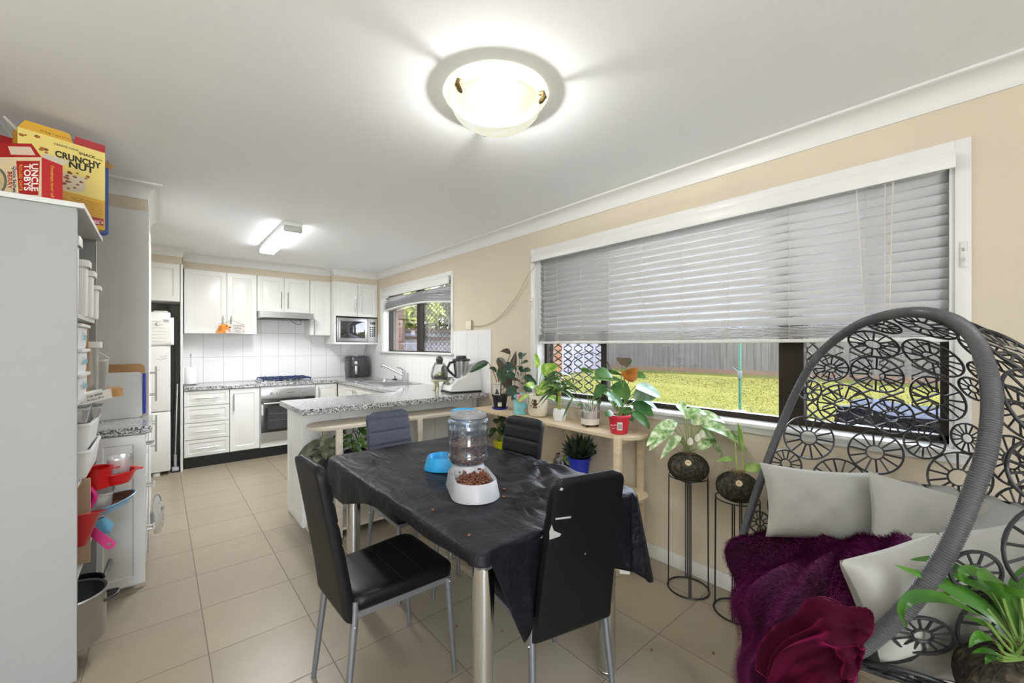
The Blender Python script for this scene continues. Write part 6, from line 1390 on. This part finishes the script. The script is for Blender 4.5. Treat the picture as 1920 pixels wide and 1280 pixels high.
# ------------------------------------------------------------------ moss-ball plants on wire stands
def m_moss():
    m = mat('string_wrapped_moss', '#4B4032', .95); nt = m.node_tree; n, l, b = nodes_of(m); t_ = n.new('ShaderNodeTexCoord')
    v = n.new('ShaderNodeTexVoronoi'); v.inputs['Scale'].default_value = 55; l.new(t_.outputs['Object'], v.inputs['Vector']); r = ramp(nt, v.outputs['Distance'], [(0, '#211E19'), (.5, '#413B31'), (1, '#625846')]); l.new(r.outputs[0], b.inputs['Base Color'])
    bp = n.new('ShaderNodeBump'); bp.inputs['Strength'].default_value = 1; bp.inputs['Distance'].default_value = .006; l.new(v.outputs['Distance'], bp.inputs['Height']); l.new(bp.outputs[0], b.inputs['Normal']); return m
MOSS = m_moss(); WIRE = mat('black_wire', '#141414', .4); COIR = mat('coir_fibre', '#8A7148', .9); STRG = mat('brown_string', '#2A251F', .9)
def moss_ball(name, label, c, r, flat=.76):
    t = thing(name, label, 'plant', c-ZA*r*flat); m = MB(); q = random.Random(int(c.x*99)); prof = []
    for k in range(17): a = PI*k/16; prof.append((max(.001, r*math.sin(a)), -r*flat*math.cos(a)))
    m.lathe(prof, c, 40, cap=False); m.v = [(x+q.uniform(-.0018, .0018), y+q.uniform(-.0018, .0018), z+q.uniform(-.0018, .0018)) for x, y, z in m.v]; m.obj('moss_ball', MOSS, t)
    m = MB()
    for k in range(26):                    # string wound at random great circles
        ax = Vector((q.uniform(-1, 1), q.uniform(-1, 1), q.uniform(-.45, .45))).normalized(); e1 = ax.orthogonal().normalized(); e2 = ax.cross(e1)
        pts = [c+Vector(((e1.x*math.cos(a)+e2.x*math.sin(a))*r*1.006, (e1.y*math.cos(a)+e2.y*math.sin(a))*r*1.006, (e1.z*math.cos(a)+e2.z*math.sin(a))*r*flat*1.006)) for a in [2*PI*j/28 for j in range(28)]]
        m.tube(pts, .0013, 4, closed=True)
    m.obj('string_wrap', STRG, t)
    m = MB()
    for k in range(60): a, rr = q.uniform(0, 2*PI), q.uniform(0, r*.42); p = c+Vector((rr*math.cos(a), rr*math.sin(a), r*flat*.95)); m.tube([p, p+Vector((q.uniform(-.02, .02), q.uniform(-.02, .02), q.uniform(.004, .025)))], .0009, 3)
    m.obj('coir_tuft', COIR, t)
    m = MB(); d = (-VF*.75-VR*.32+ZA*.55).normalized(); o = c+Vector((d.x*r, d.y*r, d.z*r*flat))*1.01; e1 = d.cross(ZA).normalized(); e2 = e1.cross(d); disc(m, o, r*.15, e1, e2, d, 20, .003); tg = m.obj('wooden_tag', mat('tag_wood', '#D9C29B', .6), t)
    m = MB(); m.tube([o+d*.0038-e1*r*.06, o+d*.0038+e2*r*.03, o+d*.0038+e1*r*.07-e2*r*.01], .0012, 4); m.obj('tag_mark', INK, tg)
    return t
def wire_stand(label, x, y, h, r0, r1, rot=0.0, group='black wire plant stands'):
    t = thing('plant_stand', label, 'plant stand', (x, y, 0), group)
    m = MB(); m.tube([(x+r0*math.cos(a), y+r0*math.sin(a), .0045) for a in [2*PI*k/48 for k in range(48)]], .0045, 8, closed=True); m.obj('base_ring', WIRE, t)
    m = MB(); m.tube([(x+r1*math.cos(a), y+r1*math.sin(a), h) for a in [2*PI*k/48 for k in range(48)]], .0032, 8, closed=True); m.obj('top_ring', WIRE, t)
    for k in range(4):
        for s in (-.045, .045):
            a = rot+PI/2*k+s; m = MB(); m.tube([(x+(r0-.004)*math.cos(a), y+(r0-.004)*math.sin(a), .005), (x+r1*math.cos(a), y+r1*math.sin(a), h)], .0032, 6); m.obj('leg', WIRE, t)
    return t
k1 = Vector((2.235, 1.105, .645)); sx, sy = 2.235, 1.105
wire_stand('taller black wire plant stand under the white-flecked plant by the shelf', sx, sy, .625, .107, .100, .55)
t = moss_ball('moss_ball_plant', 'moss ball with drooping white-flecked leaves on the taller wire stand', k1+ZA*.03, .106)
ms, ml = MB(), MB(); b0 = k1+ZA*.105; q = random.Random(61)
for rx, uz, L, W, d, dp in ((-.06, .17, .20, .055, (-.85, .05), .55), (-.07, .13, .14, .05, (-.8, -.1), .6), (-.03, .20, .16, .055, (.5, .4), .5), (.03, .19, .18, .06, (.5, .35), .6), (.06, .16, .20, .075, (.8, .1), .65), (.08, .12, .17, .065, (.7, -.2), .7), (.0, .22, .14, .05, (-.35, .5), .4), (-.05, .10, .12, .04, (-.6, -.2), .6), (.05, .09, .12, .05, (.6, .3), .7), (-.02, .05, .08, .035, (-.4, .3), .5), (.03, .04, .10, .04, (.5, .4), .4), (.0, .17, .15, .055, (.15, .3), .6), (-.09, .15, .13, .045, (-.5, .3), .5)):
    stemleaf(ms, ml, b0+VR*q.uniform(-.025, .025), at(b0, rx, uz, q.uniform(-.06, .05)), L*1.1, W*1.3, VR*d[0]+ZA*d[1]-VF*q.uniform(-.2, .5), 'lance' if W < .05 else 'oval', dp, .2, q.uniform(-.4, .4), .0028)
ms.obj('stems', mat('stem_pale', '#8E9A62', .5), t); ml.obj('leaves', G_VAR, t, smooth=60)
m = MB()
for rx, uz in ((.02, .08), (-.02, .06), (.045, .10)): leaf(m, at(b0, rx, uz, -.06), VR*.15+ZA, .05, .032, 'oval', .1, .6)
m.obj('flower_spathe', mat('spathe_white', '#E2E0CF', .5), t, smooth=60)
sx, sy = 2.225, .845; k2 = Vector((sx, sy, .60))
wire_stand('shorter black wire plant stand partly behind the egg chair', sx, sy, .575, .107, .100, .2)
t = moss_ball('moss_ball_plant', 'moss ball with two upright shoots on the shorter wire stand', k2+ZA*.035, .100, .74)
ms, ml = MB(), MB(); b0 = k2+ZA*.10
ms.tube([at(b0, .0, 0), at(b0, -.005, .09), at(b0, -.01, .165)], [.0065, .005, .003], 8); ms.tube([at(b0, .035, 0), at(b0, .03, .12), at(b0, .02, .24)], [.006, .004, .002], 8); ms.obj('stems', mat('shoot_green', '#A9B56A', .5), t)
leaf(ml, at(b0, .02, .11), VR*-.12+ZA, .15, .03, 'lance', -.05, .6); leaf(ml, at(b0, -.01, .07), VR*-.9+ZA*.25, .10, .03, 'lance', .35, .2); leaf(ml, at(b0, .035, .02), VR*.9+ZA*.45-VF*.3, .11, .055, 'oval', .3, .2); leaf(ml, at(b0, -.008, .16), VR*-.5+ZA*.6, .05, .015, 'lance', .2, .3)
ml.obj('leaves', leafmat('leaf_shoot', '#6E9A3C', '#A9C070', None, 20), t, smooth=60)
# ---------------- terrarium, stand, card and cooker on the peninsula worktop
t = thing('plant_riser', 'small sage painted wooden riser under the terrarium', 'stand', (2.10, 3.60, .90)); SAGE = mat('sage_wood', '#B9B79A', .6)
o = Vector((2.115, 3.585, .9005)); m = MB(); m.lathe([(.085, .098), (.087, .102), (.087, .110), (.083, .114), (.001, .114)], o, 32); m.obj('riser_top', SAGE, t)
for k in range(3):
    a = PI+.75+2*PI*k/3; e = Vector((math.cos(a), math.sin(a), 0)); pr = [(.055, 0), (.085, 0), (.058, .05), (.085, .098), (.03, .098), (.03, .05)]; m = MB(); m.prism([(.062, .0), (.092, .0), (.066, .045), (.098, .112), (.074, .112), (.045, .06)], o-e.cross(ZA)*.009, e, ZA, e.cross(ZA), .018); m.obj('leg', SAGE, t, smooth=0)
t = thing('terrarium', 'egg-shaped glass terrarium with moss and a dark globe stopper', 'terrarium', o+ZA*.115)
m = MB(); m.lathe([(.001, .001), (.075, .002), (.086, .03), (.085, .06), (.07, .12), (.048, .165), (.044, .167), (.066, .12), (.081, .06), (.082, .03), (.072, .006), (.001, .005)], o+ZA*.1145, 40, cap=False); m.obj('glass_bowl', glassy('terrarium_glass', '#FFFFFF', .15, .02, .0), t)
m = MB(); m.lathe([(.001, .007), (.071, .008), (.079, .03), (.075, .036), (.001, .04)], o+ZA*.1145, 28, cap=False); m.obj('soil', mat('terrarium_soil', '#3A3A40', .9, bump=.5), t)
m = MB(); leaves_blob(m, o+VR*.015+ZA*.165, .042, 160, .010, 3, .6); leaves_blob(m, o-VR*.02+ZA*.16, .03, 80, .008, 4, .5); m.obj('moss', leafmat('moss_green', '#6E7A2C', '#A5A04A', None, 40), t, smooth=0)
m = MB(); rk = [(.0, 0), (.035, 0), (.045, .05), (.03, .10), (.005, .112), (-.015, .08), (-.02, .03)]; m.prism(rk, o+VR*.03+VF*.02+ZA*.15, VR, ZA, VF, .02); m.obj('slate_backdrop', mat('slate_dark', '#50564E', .8, var=.2), t, smooth=0)
m = MB(); m.lathe([(.030, .150), (.031, .175), (.034, .18)], o+ZA*.1145, 24); m.sphere(o+ZA*.312, .036, 20, 12); m.obj('globe_stopper', mat('stopper_dark_multi', '#4A4B50', .4, var=.6, scale=45), t)
t = thing('small_card', 'small black card with white lettering beside the terrarium riser', 'card', o+VR*.09-ZA*0); oc = o+VR*.075-VF*.02; m = MB(); m.prism([(-.03, .012), (.03, .012), (.03, .118), (-.03, .118)], oc, VR, ZA, VF, .004); m.obj('card', mat('card_black', '#23252E', .6), t, smooth=0)
for k, s in enumerate(('LIFE', 'IS', 'GOOD')): text('lettering', s, mat('print_white', '', .5), t, oc-VF*.001+ZA*(.095-.027*k), VR, ZA, .02)
m = MB(); m.box(-.045, -.02, 0, .045, .02, .012, .003, M=Matrix.Translation(oc) @ Matrix.Rotation(-YAW, 4, 'Z')); m.prism([(-.04, .118), (.055, .118), (.055, .138), (-.04, .138)], oc, VR, ZA, VF, .02); m.obj('card_holder', mat('sage_dark', '#7E7C68', .6), t, smooth=0)
# thermo cooker; forward f points at the room's left front, side s
CKW = mat('cooker_white', '#E4E4E2', .28); co = Vector((2.245, 3.40, .9005))
t = thing('thermal_cooker', 'white countertop cooking machine with steel jug and tilted screen at the bench end', 'cooker', co); f = Vector((-.83, .32, 0)).normalized(); f = (-VR*.86-VF*.51).normalized(); s_ = Vector((-f.y, f.x, 0))
def cp(a, b_, z): return co+f*a+s_*b_+ZA*z
m = MB(); side = [(.155, .012), (.163, .03), (.150, .07), (.085, .125), (.03, .14), (-.02, .16), (-.06, .20), (-.10, .262), (-.125, .272), (-.150, .262), (-.165, .18), (-.170, .03), (-.165, .012)]
bm = bmesh.new()
for w_ in (-.125, .125): 
    vs = [bm.verts.new(cp(a, w_*(1-.12*(z/.27)), z)) for a, z in side]; bm.faces.new(vs if w_ < 0 else vs[::-1])
bm.verts.ensure_lookup_table(); k_ = len(side)
for i in range(k_): bm.faces.new([bm.verts[i], bm.verts[k_+i], bm.verts[k_+(i+1) % k_], bm.verts[(i+1) % k_]])
bmesh.ops.recalc_face_normals(bm, faces=bm.faces[:]); bmesh.ops.bevel(bm, geom=bm.edges[:], offset=.012, segments=3, affect='EDGES', profile=.5); m.bmadd(bm); m.obj('housing', CKW, t, smooth=50)
e1 = s_; 
e2 = (cp(.085, 0, .125)-cp(.150, 0, .07)).normalized(); e3 = e1.cross(e2).normalized()
if e3.dot(f) < 0: e3 = -e3
o_ = cp(.118, -.015, .0975)+e3*.004
m = MB(); m.prism([(a, b_) for a, b_ in rrect(.155, .078, .008, 3)], o_, e1, e2, e3, .004); m.obj('screen_bezel', CHROME, t, smooth=0); m = MB(); m.prism([(a, b_) for a, b_ in rrect(.12, .064, .003, 3)], o_+e3*.0035, e1, e2, e3, .002); m.obj('screen', mat('screen_grey_green', '#7E857E', .15), t, smooth=0)
m = MB(); m.cyl(o_+e1*(.088 if (e1.dot(VR) > 0) else -.088), o_+e1*(.088 if (e1.dot(VR) > 0) else -.088)+e3*.025, .021, 20, .018); m.obj('dial', CKW, t)
jo = cp(-.005, 0, 0); m = MB(); m.lathe([(.058, .14), (.062, .16), (.075, .30), (.080, .305)], jo, 32, cap=False); m.obj('jug', STEEL, t); m = MB(); m.lathe([(.082, .300), (.090, .306), (.088, .316), (.06, .326), (.05, .328), (.05, .345), (.046, .352), (.001, .353)], jo, 32); m.obj('jug_lid', DARK, t)
m = MB(); m.tube([jo+f*.07+ZA*.29, jo+f*.12+ZA*.285, jo+f*.145+ZA*.235, jo+f*.13+ZA*.205, jo+f*.065+ZA*.15, jo+f*.062+ZA*.20, jo+f*.072+ZA*.275], [.012, .013, .013, .013, .012, .011, .011], 10); m.obj('jug_handle', DARK, t)
m = MB(); m.tube([jo-f*.06-s_*.03+ZA*.31, jo-f*.05-s_*.07+ZA*.30, jo-f*.03-s_*.06+ZA*.2], [.016, .02, .017], 12); m.obj('spout_sleeve', STEEL, t)
m = MB(); m.box(-.17, -.13, 0, .16, .13, .012, .004, M=Matrix.Translation(co) @ Matrix((f, s_, ZA)).transposed().to_4x4()); m.obj('slider_base', BLACK, t)
# ------------------------------------------------------------------ woven egg chair in the window corner
RIMPX = [(1393, 1010), (1400, 980), (1425, 905), (1460, 810), (1500, 720), (1540, 660), (1600, 614), (1660, 592), (1720, 585), (1780, 597), (1825, 632), (1850, 690), (1860, 760), (1849, 850), (1825, 920), (1800, 985), (1760, 1060), (1700, 1140), (1640, 1195), (1595, 1222), (1540, 1212), (1480, 1172), (1430, 1112), (1400, 1055)]
def rim_pt(px, py): x, y = (px-960)/FPX, (py-648)/FPX; return D(px, py, 1/(1.25*x+.55*y-.39))
RIM = crom([rim_pt(*p) if i < 20 else rim_pt(*p)+(rim_pt(*p)-Vector((0, 0, HCAM))).normalized()*.16 for i, p in enumerate(RIMPX)], 6, closed=True); RC = sum(RIM, Vector())/len(RIM)
AX = (VR*1.25-ZA*.55+VF*(-.39))         # into the shell, before normalising (gradient of the plane)
AX = AX.normalized(); SD = .56
t = thing('egg_chair', 'round grey woven egg chair with wheel patterned shell in the right corner', 'chair', (RC.x+AX.x*.3, RC.y+AX.y*.3, 0))
WEAVE = mat('grey_wrapped_rim', '#4A4B4D', .38); RATT = mat('dark_rattan', '#2E2E30', .42)
m = MB(); m.tube(RIM, .0145, 12, closed=True); m.obj('rim', WEAVE, t)
# binding on the rim: close turns of cane
m = MB(); turn = []; N = len(RIM); L = sum((RIM[i]-RIM[i-1]).length for i in range(N)); nt_ = int(L/.0054)
acc = 0; cum = [0]
for i in range(N): acc += (RIM[(i+1) % N]-RIM[i]).length; cum.append(acc)
def rim_at(s):
    s = s % L
    for i in range(N):
        if cum[i+1] >= s: a = (s-cum[i])/max(1e-9, cum[i+1]-cum[i]); return RIM[i].lerp(RIM[(i+1) % N], a)
    return RIM[0]
for k in range(nt_):
    s = k*L/nt_; p = rim_at(s); tg_ = (rim_at(s+.01)-rim_at(s-.01)).normalized(); e1 = tg_.orthogonal().normalized(); e2 = tg_.cross(e1)
    m.tube([p+(e1*math.cos(a)+e2*math.sin(a))*.0148 for a in [2*PI*j/12 for j in range(12)]], .0025, 5, closed=True)
m.obj('rim_binding', mat('rim_cane', '#58595C', .35), t)
def shell(u, v):        # u 0..1 round the rim, v 0..1 from the rim to the bottom of the shell
    R = rim_at(u*L)-RC; c = math.cos(v*PI/2); sv = math.sin(v*PI/2); p = RC+R*(c**.85)+AX*SD*sv
    p.x = min(p.x, XR-.03); return p
q = random.Random(17); rings_ = []
cand = []
for k in range(9000):
    u, v = q.random(), 1-math.sqrt(q.random())*.99 if False else q.random()**.8*.96+.02
    cand.append((u, v))
for r0 in (.092, .082, .072, .062, .053, .045):
    for (u, v) in cand[:9000]:
        r = r0*q.uniform(.92, 1.05); p = shell(u, v)
        if v*PI/2*.45 < r*.75 and (p-rim_at(u*L)).length < r*.95: continue
        if all((p-p2).length > (r+r2)*.985 for p2, r2, _ in rings_):
            a, b_ = shell(u+.01, v), shell(u, min(1, v+.02)); n = (a-p).cross(b_-p)
            if n.length < 1e-9: continue
            rings_.append((p, r, n.normalized()))
    cand = cand[:9000]
m = MB()
for p, r, n in rings_:
    e1 = n.cross(ZA); e1 = e1.normalized() if e1.length > .05 else n.orthogonal().normalized(); e2 = n.cross(e1); ro = q.uniform(0, 1); ri = r*.33
    m.tube([p+(e1*math.cos(a)+e2*math.sin(a))*r for a in [2*PI*j/30 for j in range(30)]], .0040, 6, closed=True)
    m.tube([p+(e1*math.cos(a)+e2*math.sin(a))*ri for a in [2*PI*j/18 for j in range(18)]], .0032, 5, closed=True)
    ns = 10 if r < .05 else 14
    for j in range(ns):
        a = 2*PI*j/ns+ro
        for da in (-.055, .055): m.tube([p+(e1*math.cos(a+da)+e2*math.sin(a+da))*ri, p+(e1*math.cos(a+da*.3)+e2*math.sin(a+da*.3))*r], .0019, 4, cap=False)
m.obj('woven_shell', RATT, t, smooth=60)
# loose cane ends at the top of the rim
m = MB()
for k in range(7):
    o = rim_at(L*.47+.012*k)+AX*.02; m.tube(crom([o, o+VR*(.05+.02*q.random())-ZA*.03+AX*.08, o+VR*q.uniform(.05, .1)-ZA*q.uniform(.05, .14)+AX*.22], 5), .0022, 4)
m.obj('loose_cane', mat('pale_cane', '#B9B4A4', .6), t)
# pedestal: wrapped ring, post and floor disc
b0 = RC+AX*.34; bz = min(shell(k/40, .55).z for k in range(40))
m = MB(); m.lathe([(.30, 0), (.30, .012), (.28, .018), (.03, .022), (.028, .20), (.05, .23), (.001, .231)], (b0.x-.03, b0.y+.02, 0), 40); m.obj('pedestal', mat('dark_metal', '#2B2C2E', .4, metal=.6), t)
# seat pad lining the lower shell
PADM = mat('grey_canvas', '#9C9B97', .85, bump=.15, bscale=180); CUSH = mat('pale_grey_canvas', '#A9A8A2', .85, var=.04, scale=6, bump=.12, bscale=160)
P = []; NU = 60
for j in range(15):
    v = .12+.86*j/14; row = []
    for i in range(NU):
        u = i/NU; p = shell(u, v); p = RC+AX*.1+(p-RC-AX*.1)*.955; zl = RC.z-.21+.16*max(0, (p-RC).dot(AX))
        if p.z > zl: f_ = (p.z-zl); p = Vector((lerp(p.x, b0.x, min(.9, f_*1.0)), lerp(p.y, b0.y, min(.9, f_*1.0)), zl+.03*math.exp(-f_*8)))
        row.append(p)
    P.append(row)
m = MB(); m.grid(P, True); sp_ = m.obj('seat_pad', PADM, t, smooth=180)
def pillow(name, label, c, u, v, w, h, th, mt, seed):
    u, v = Vector(u).normalized(), Vector(v).normalized(); n = u.cross(v).normalized(); v = n.cross(u); q = random.Random(seed); c = Vector(c); N = 26; F, B = [], []
    for j in range(N+1):
        f_, b_ = [], []
        for i in range(N+1):
            a, b2 = -1+2*i/N, -1+2*j/N; pin = 1-.10*(1-abs(b2)**2)*abs(a)**3; pin2 = 1-.10*(1-abs(a)**2)*abs(b2)**3
            z = th/2*((1-a**4)*(1-b2**4))**.5; z += .004*math.sin(9*a+seed)*math.cos(7*b2)*(1-a*a)*(1-b2*b2)
            p = c+u*(a*pin*w/2)+v*(b2*pin2*h/2); f_.append(p+n*z); b_.append(p-n*z)
        F.append(f_); B.append(b_[::-1])
    m = MB(); m.grid(F); k = len(m.v); m.grid([r for r in B]); o = m.obj(name, mt, smooth=180, loc=c); tag(o, label, 'cushion', 'grey scatter cushions'); return o
pillow('scatter_cushion', 'square grey cushion upright at the left back of the egg chair', D(1541, 946, 1.56), VR*.97-VF*.24-ZA*.03, ZA*.93+VF*.35, .405, .275, .12, CUSH, 1)
pillow('scatter_cushion', 'grey cushion slumped at the back between the fur throw and the rim', D(1745, 985, 1.36), VR*.90+ZA*-.22-VF*.2, ZA*.9+VR*.22+VF*.4, .36, .26, .12, CUSH, 2)
pillow('scatter_cushion', 'pale grey pointed cushion in front, poking out past the thick rim', D(1708, 1115, .955), VR*.95+ZA*.20+VF*.1, ZA*.93-VR*.16+VF*.25, .27, .215, .12, CUSH, 3)
pillow('scatter_cushion', 'grey cushion lying behind the rim at the right edge', D(1880, 1075, 1.10), VR*.96+ZA*.12, ZA*.8+VF*.5, .36, .24, .12, CUSH, 4)
# ------------------------------------------------------------------ fur throw
def patch(rows, nu, nv):
    R_ = [crom([D(*p) for p in r], nu) for r in rows]; out = []
    cols = [crom([R_[j][i] for j in range(len(R_))], nv) for i in range(len(R_[0]))]
    return [[cols[i][j] for i in range(len(cols))] for j in range(len(cols[0]))]
def displaced(G, fn):
    H_, W_ = len(G), len(G[0]); out = []; nr = []
    for j in range(H_):
        ro, rn = [], []
        for i in range(W_):
            a = G[j][min(i+1, W_-1)]-G[j][max(i-1, 0)]; b_ = G[min(j+1, H_-1)][i]-G[max(j-1, 0)][i]; n = a.cross(b_)
            n = n.normalized() if n.length > 1e-9 else Vector((0, 0, 1))
            if n.dot(Vector((0, 0, HCAM))-G[j][i]) < 0: n = -n
            ro.append(G[j][i]+n*fn(i/(W_-1), j/(H_-1))); rn.append(n)
        out.append(ro); nr.append(rn)
    return out, nr
FUR_ROWS = [[(1378, 1018, 1.670), (1440, 1010, 1.630), (1520, 1006, 1.530), (1600, 1008, 1.390), (1680, 1012, 1.250), (1748, 1026, 1.110)],
            [(1366, 1050, 1.630), (1430, 1040, 1.550), (1510, 1032, 1.430), (1590, 1030, 1.290), (1660, 1040, 1.150), (1722, 1060, 1.030)],
            [(1374, 1105, 1.550), (1420, 1092, 1.430), (1490, 1068, 1.270), (1560, 1058, 1.130), (1590, 1062, 1.100), (1628, 1082, 1.060)],
            [(1382, 1165, 1.490), (1402, 1150, 1.350), (1458, 1128, 1.190), (1525, 1112, 1.060), (1565, 1112, 1.020), (1606, 1134, 1.020)],
            [(1384, 1225, 1.470), (1394, 1218, 1.310), (1440, 1212, 1.150), (1500, 1204, 1.030), (1560, 1198, 0.950), (1592, 1190, 0.990)],
            [(1390, 1285, 1.450), (1400, 1298, 1.290), (1440, 1306, 1.130), (1500, 1306, 1.010), (1560, 1300, 0.940), (1604, 1290, 0.890)],
            [(1400, 1310, 1.430), (1412, 1380, 1.280), (1450, 1440, 1.130), (1510, 1440, 1.010), (1566, 1420, 0.940), (1602, 1380, 0.900)]]
G = patch(FUR_ROWS, 10, 10)
def furd(u, v): return .020*math.sin(9*u+3*math.sin(5*v))*math.sin(8*v+1)+.016*math.sin(17*v+4*u)+.008*math.sin(31*u+11*v)
F, NR = displaced(G, furd)
FURM = mat('plum_fur', '#350A28', .6, spec=.16, var=.75, scale=11, sheen=.6)
m = MB(); m.grid(F); 
q = random.Random(77); H_, W_ = len(F), len(F[0]); m2 = m
for k in range(42000):
    j, i = q.uniform(0, H_-1.001), q.uniform(0, W_-1.001); j0, i0 = int(j), int(i); fj, fi = j-j0, i-i0
    p = F[j0][i0].lerp(F[j0][i0+1], fi).lerp(F[j0+1][i0].lerp(F[j0+1][i0+1], fi), fj); n = NR[j0][i0]
    dn = (F[j0+1][i0]-F[j0][i0]).normalized(); sd_ = (F[j0][i0+1]-F[j0][i0]).normalized()
    d = (n*q.uniform(.45, .9)+dn*q.uniform(.1, .9)+sd_*q.uniform(-.5, .5)); d.normalize(); ln = q.uniform(.014, .030); sw = sd_.cross(d).cross(d)
    sw = sw.normalized() if sw.length > 1e-6 else sd_; w = .00065
    tip = p+d*ln+dn*ln*.35; md = p+d*ln*.6; m.add([p-sw*w, p+sw*w, md+sw*w*.8, tip, md-sw*w*.8], [(0, 1, 2, 4), (4, 2, 3)])
o = m.obj('fur_throw', FURM, smooth=180); tag(o, 'shaggy plum purple faux fur throw heaped over the egg chair seat', 'throw')
# velvet blanket bundled in front
VEL_ROWS = [[(1436, 1236, 1.070), (1478, 1160, 1.010), (1540, 1128, 0.930), (1592, 1136, 0.870), (1640, 1172, 0.825)],
            [(1434, 1262, 1.050), (1484, 1190, 0.970), (1545, 1160, 0.890), (1596, 1170, 0.840), (1632, 1200, 0.810)],
            [(1434, 1290, 1.040), (1490, 1230, 0.950), (1548, 1206, 0.875), (1590, 1214, 0.835), (1616, 1236, 0.820)],
            [(1440, 1330, 1.040), (1494, 1290, 0.950), (1550, 1262, 0.880), (1586, 1262, 0.840), (1604, 1276, 0.825)],
            [(1450, 1390, 1.040), (1500, 1360, 0.960), (1552, 1330, 0.890), (1584, 1322, 0.850), (1600, 1330, 0.830)]]
G = patch(VEL_ROWS, 16, 16)
def veld(u, v):
    w = v*1.15+.45*u+.10*math.sin(5*u+1)
    return .022*(1-abs(math.sin(8.5*w)))**1.4+.010*math.sin(15*(u-.55*v)+2*math.sin(4*v))+.004*math.sin(37*w)
F2, _ = displaced(G, veld)
VEL = mat('wine_velvet', '#3C071F', .7, spec=.08, sheen=.7)
m = MB(); m.grid(F2); o = m.obj('velvet_blanket', VEL, smooth=180, solid=.003); tag(o, 'crumpled wine red velvet blanket bundled in front of the fur throw', 'blanket')
# ------------------------------------------------------------------ foreground peace lily moss ball
kc = D(1922, 1298, .78)
wire_stand('black wire plant stand in the near right corner under the peace lily', kc.x, kc.y, kc.z-.055, .107, .092, .3)
t = moss_ball('moss_ball_plant', 'peace lily moss ball in the near right corner with long glossy leaves', kc, .095, .75)
def leafpath(mb, pts, W, wp, fold=.25, n=4, twist=0.0):
    C_ = crom(pts, n+2); N = len(C_); rows = []; prev = None
    for i, p in enumerate(C_):
        tg_ = (C_[min(i+1, N-1)]-C_[max(i-1, 0)]).normalized(); sd_ = tg_.cross(ZA)
        if sd_.length < .1: sd_ = VR.copy()
        sd_.normalize(); view = (Vector((0, 0, HCAM+.6))-p).normalized(); sd_ = (sd_*.6+tg_.cross(view).normalized()*(.6 if tg_.cross(view).dot(sd_) > 0 else -.6)).normalized()
        if prev is not None:
            if sd_.dot(prev) < 0: sd_ = -sd_
            sd_ = prev*.72+sd_*.28; sd_ = (sd_-tg_*sd_.dot(tg_)).normalized()
        prev = sd_.copy()
        up = sd_.cross(tg_).normalized(); hw = W/2*interp(*wp, i/(N-1))
        rows.append([p+sd_*hw*s+up*abs(s)*hw*fold for s in (-1, -.5, 0, .5, 1)])
    mb.grid(rows)
BW = ([0, .22, .34, .52, .66, .82, .93, 1], [.06, .07, .5, 1, .95, .55, .22, .02])
b_ = lambda dx=0, dz=0: kc+ZA*(.068+dz)+VR*dx
ml = MB()
LV = [([(1900, 1190, .78), (1860, 1110, .80), (1801, 1078, .83), (1755, 1052, .86), (1706, 1049, .88)], .050),
      ([(1897, 1197, .77), (1850, 1140, .79), (1790, 1100, .82), (1740, 1080, .84), (1676, 1058, .87)], .052),
      ([(1890, 1215, .77), (1850, 1165, .76), (1812, 1142, .75), (1764, 1122, .74), (1712, 1122, .74), (1690, 1145, .74), (1701, 1178, .74)], .036),
      ([(1905, 1190, .76), (1880, 1120, .76), (1850, 1080, .76), (1810, 1072, .76), (1806, 1092, .76)], .042),
      ([(1925, 1180, .74), (1915, 1120, .74), (1880, 1092, .73), (1850, 1082, .72), (1835, 1086, .72)], .060),
      ([(1930, 1190, .74), (1940, 1130, .74), (1960, 1100, .74), (2000, 1090, .74), (2040, 1120, .74)], .070),
      ([(1915, 1195, .76), (1912, 1130, .78), (1920, 1080, .80), (1940, 1050, .82)], .045),
      ([(1885, 1225, .76), (1870, 1205, .75), (1845, 1193, .74), (1828, 1200, .74), (1817, 1214, .74)], .026),
      ([(1885, 1232, .76), (1868, 1225, .75), (1845, 1220, .74), (1822, 1224, .74)], .020),
      ([(1885, 1238, .76), (1870, 1234, .75), (1855, 1234, .74), (1848, 1246, .74)], .018),
      ([(1895, 1205, .77), (1868, 1182, .77), (1835, 1166, .77), (1805, 1153, .77)], .026),
      ([(1900, 1200, .78), (1880, 1150, .80), (1850, 1120, .82), (1818, 1105, .84), (1785, 1108, .85), (1758, 1118, .85)], .040)]
for k, (pp, W) in enumerate(LV):
    r0 = b_((k % 5-2)*.012, -.002); leafpath(ml, [r0]+[D(*x) for x in pp], W*.78, BW)
ml.obj('leaves', G_LILY, t, smooth=80)
ms = MB()
for k, (pp, W) in enumerate(LV):
    r0 = b_((k % 5-2)*.012, -.002); ms.tube(crom([r0]+[D(*x) for x in pp[:2]], 4), .0028, 6)
ms.obj('stems', STEMG, t)
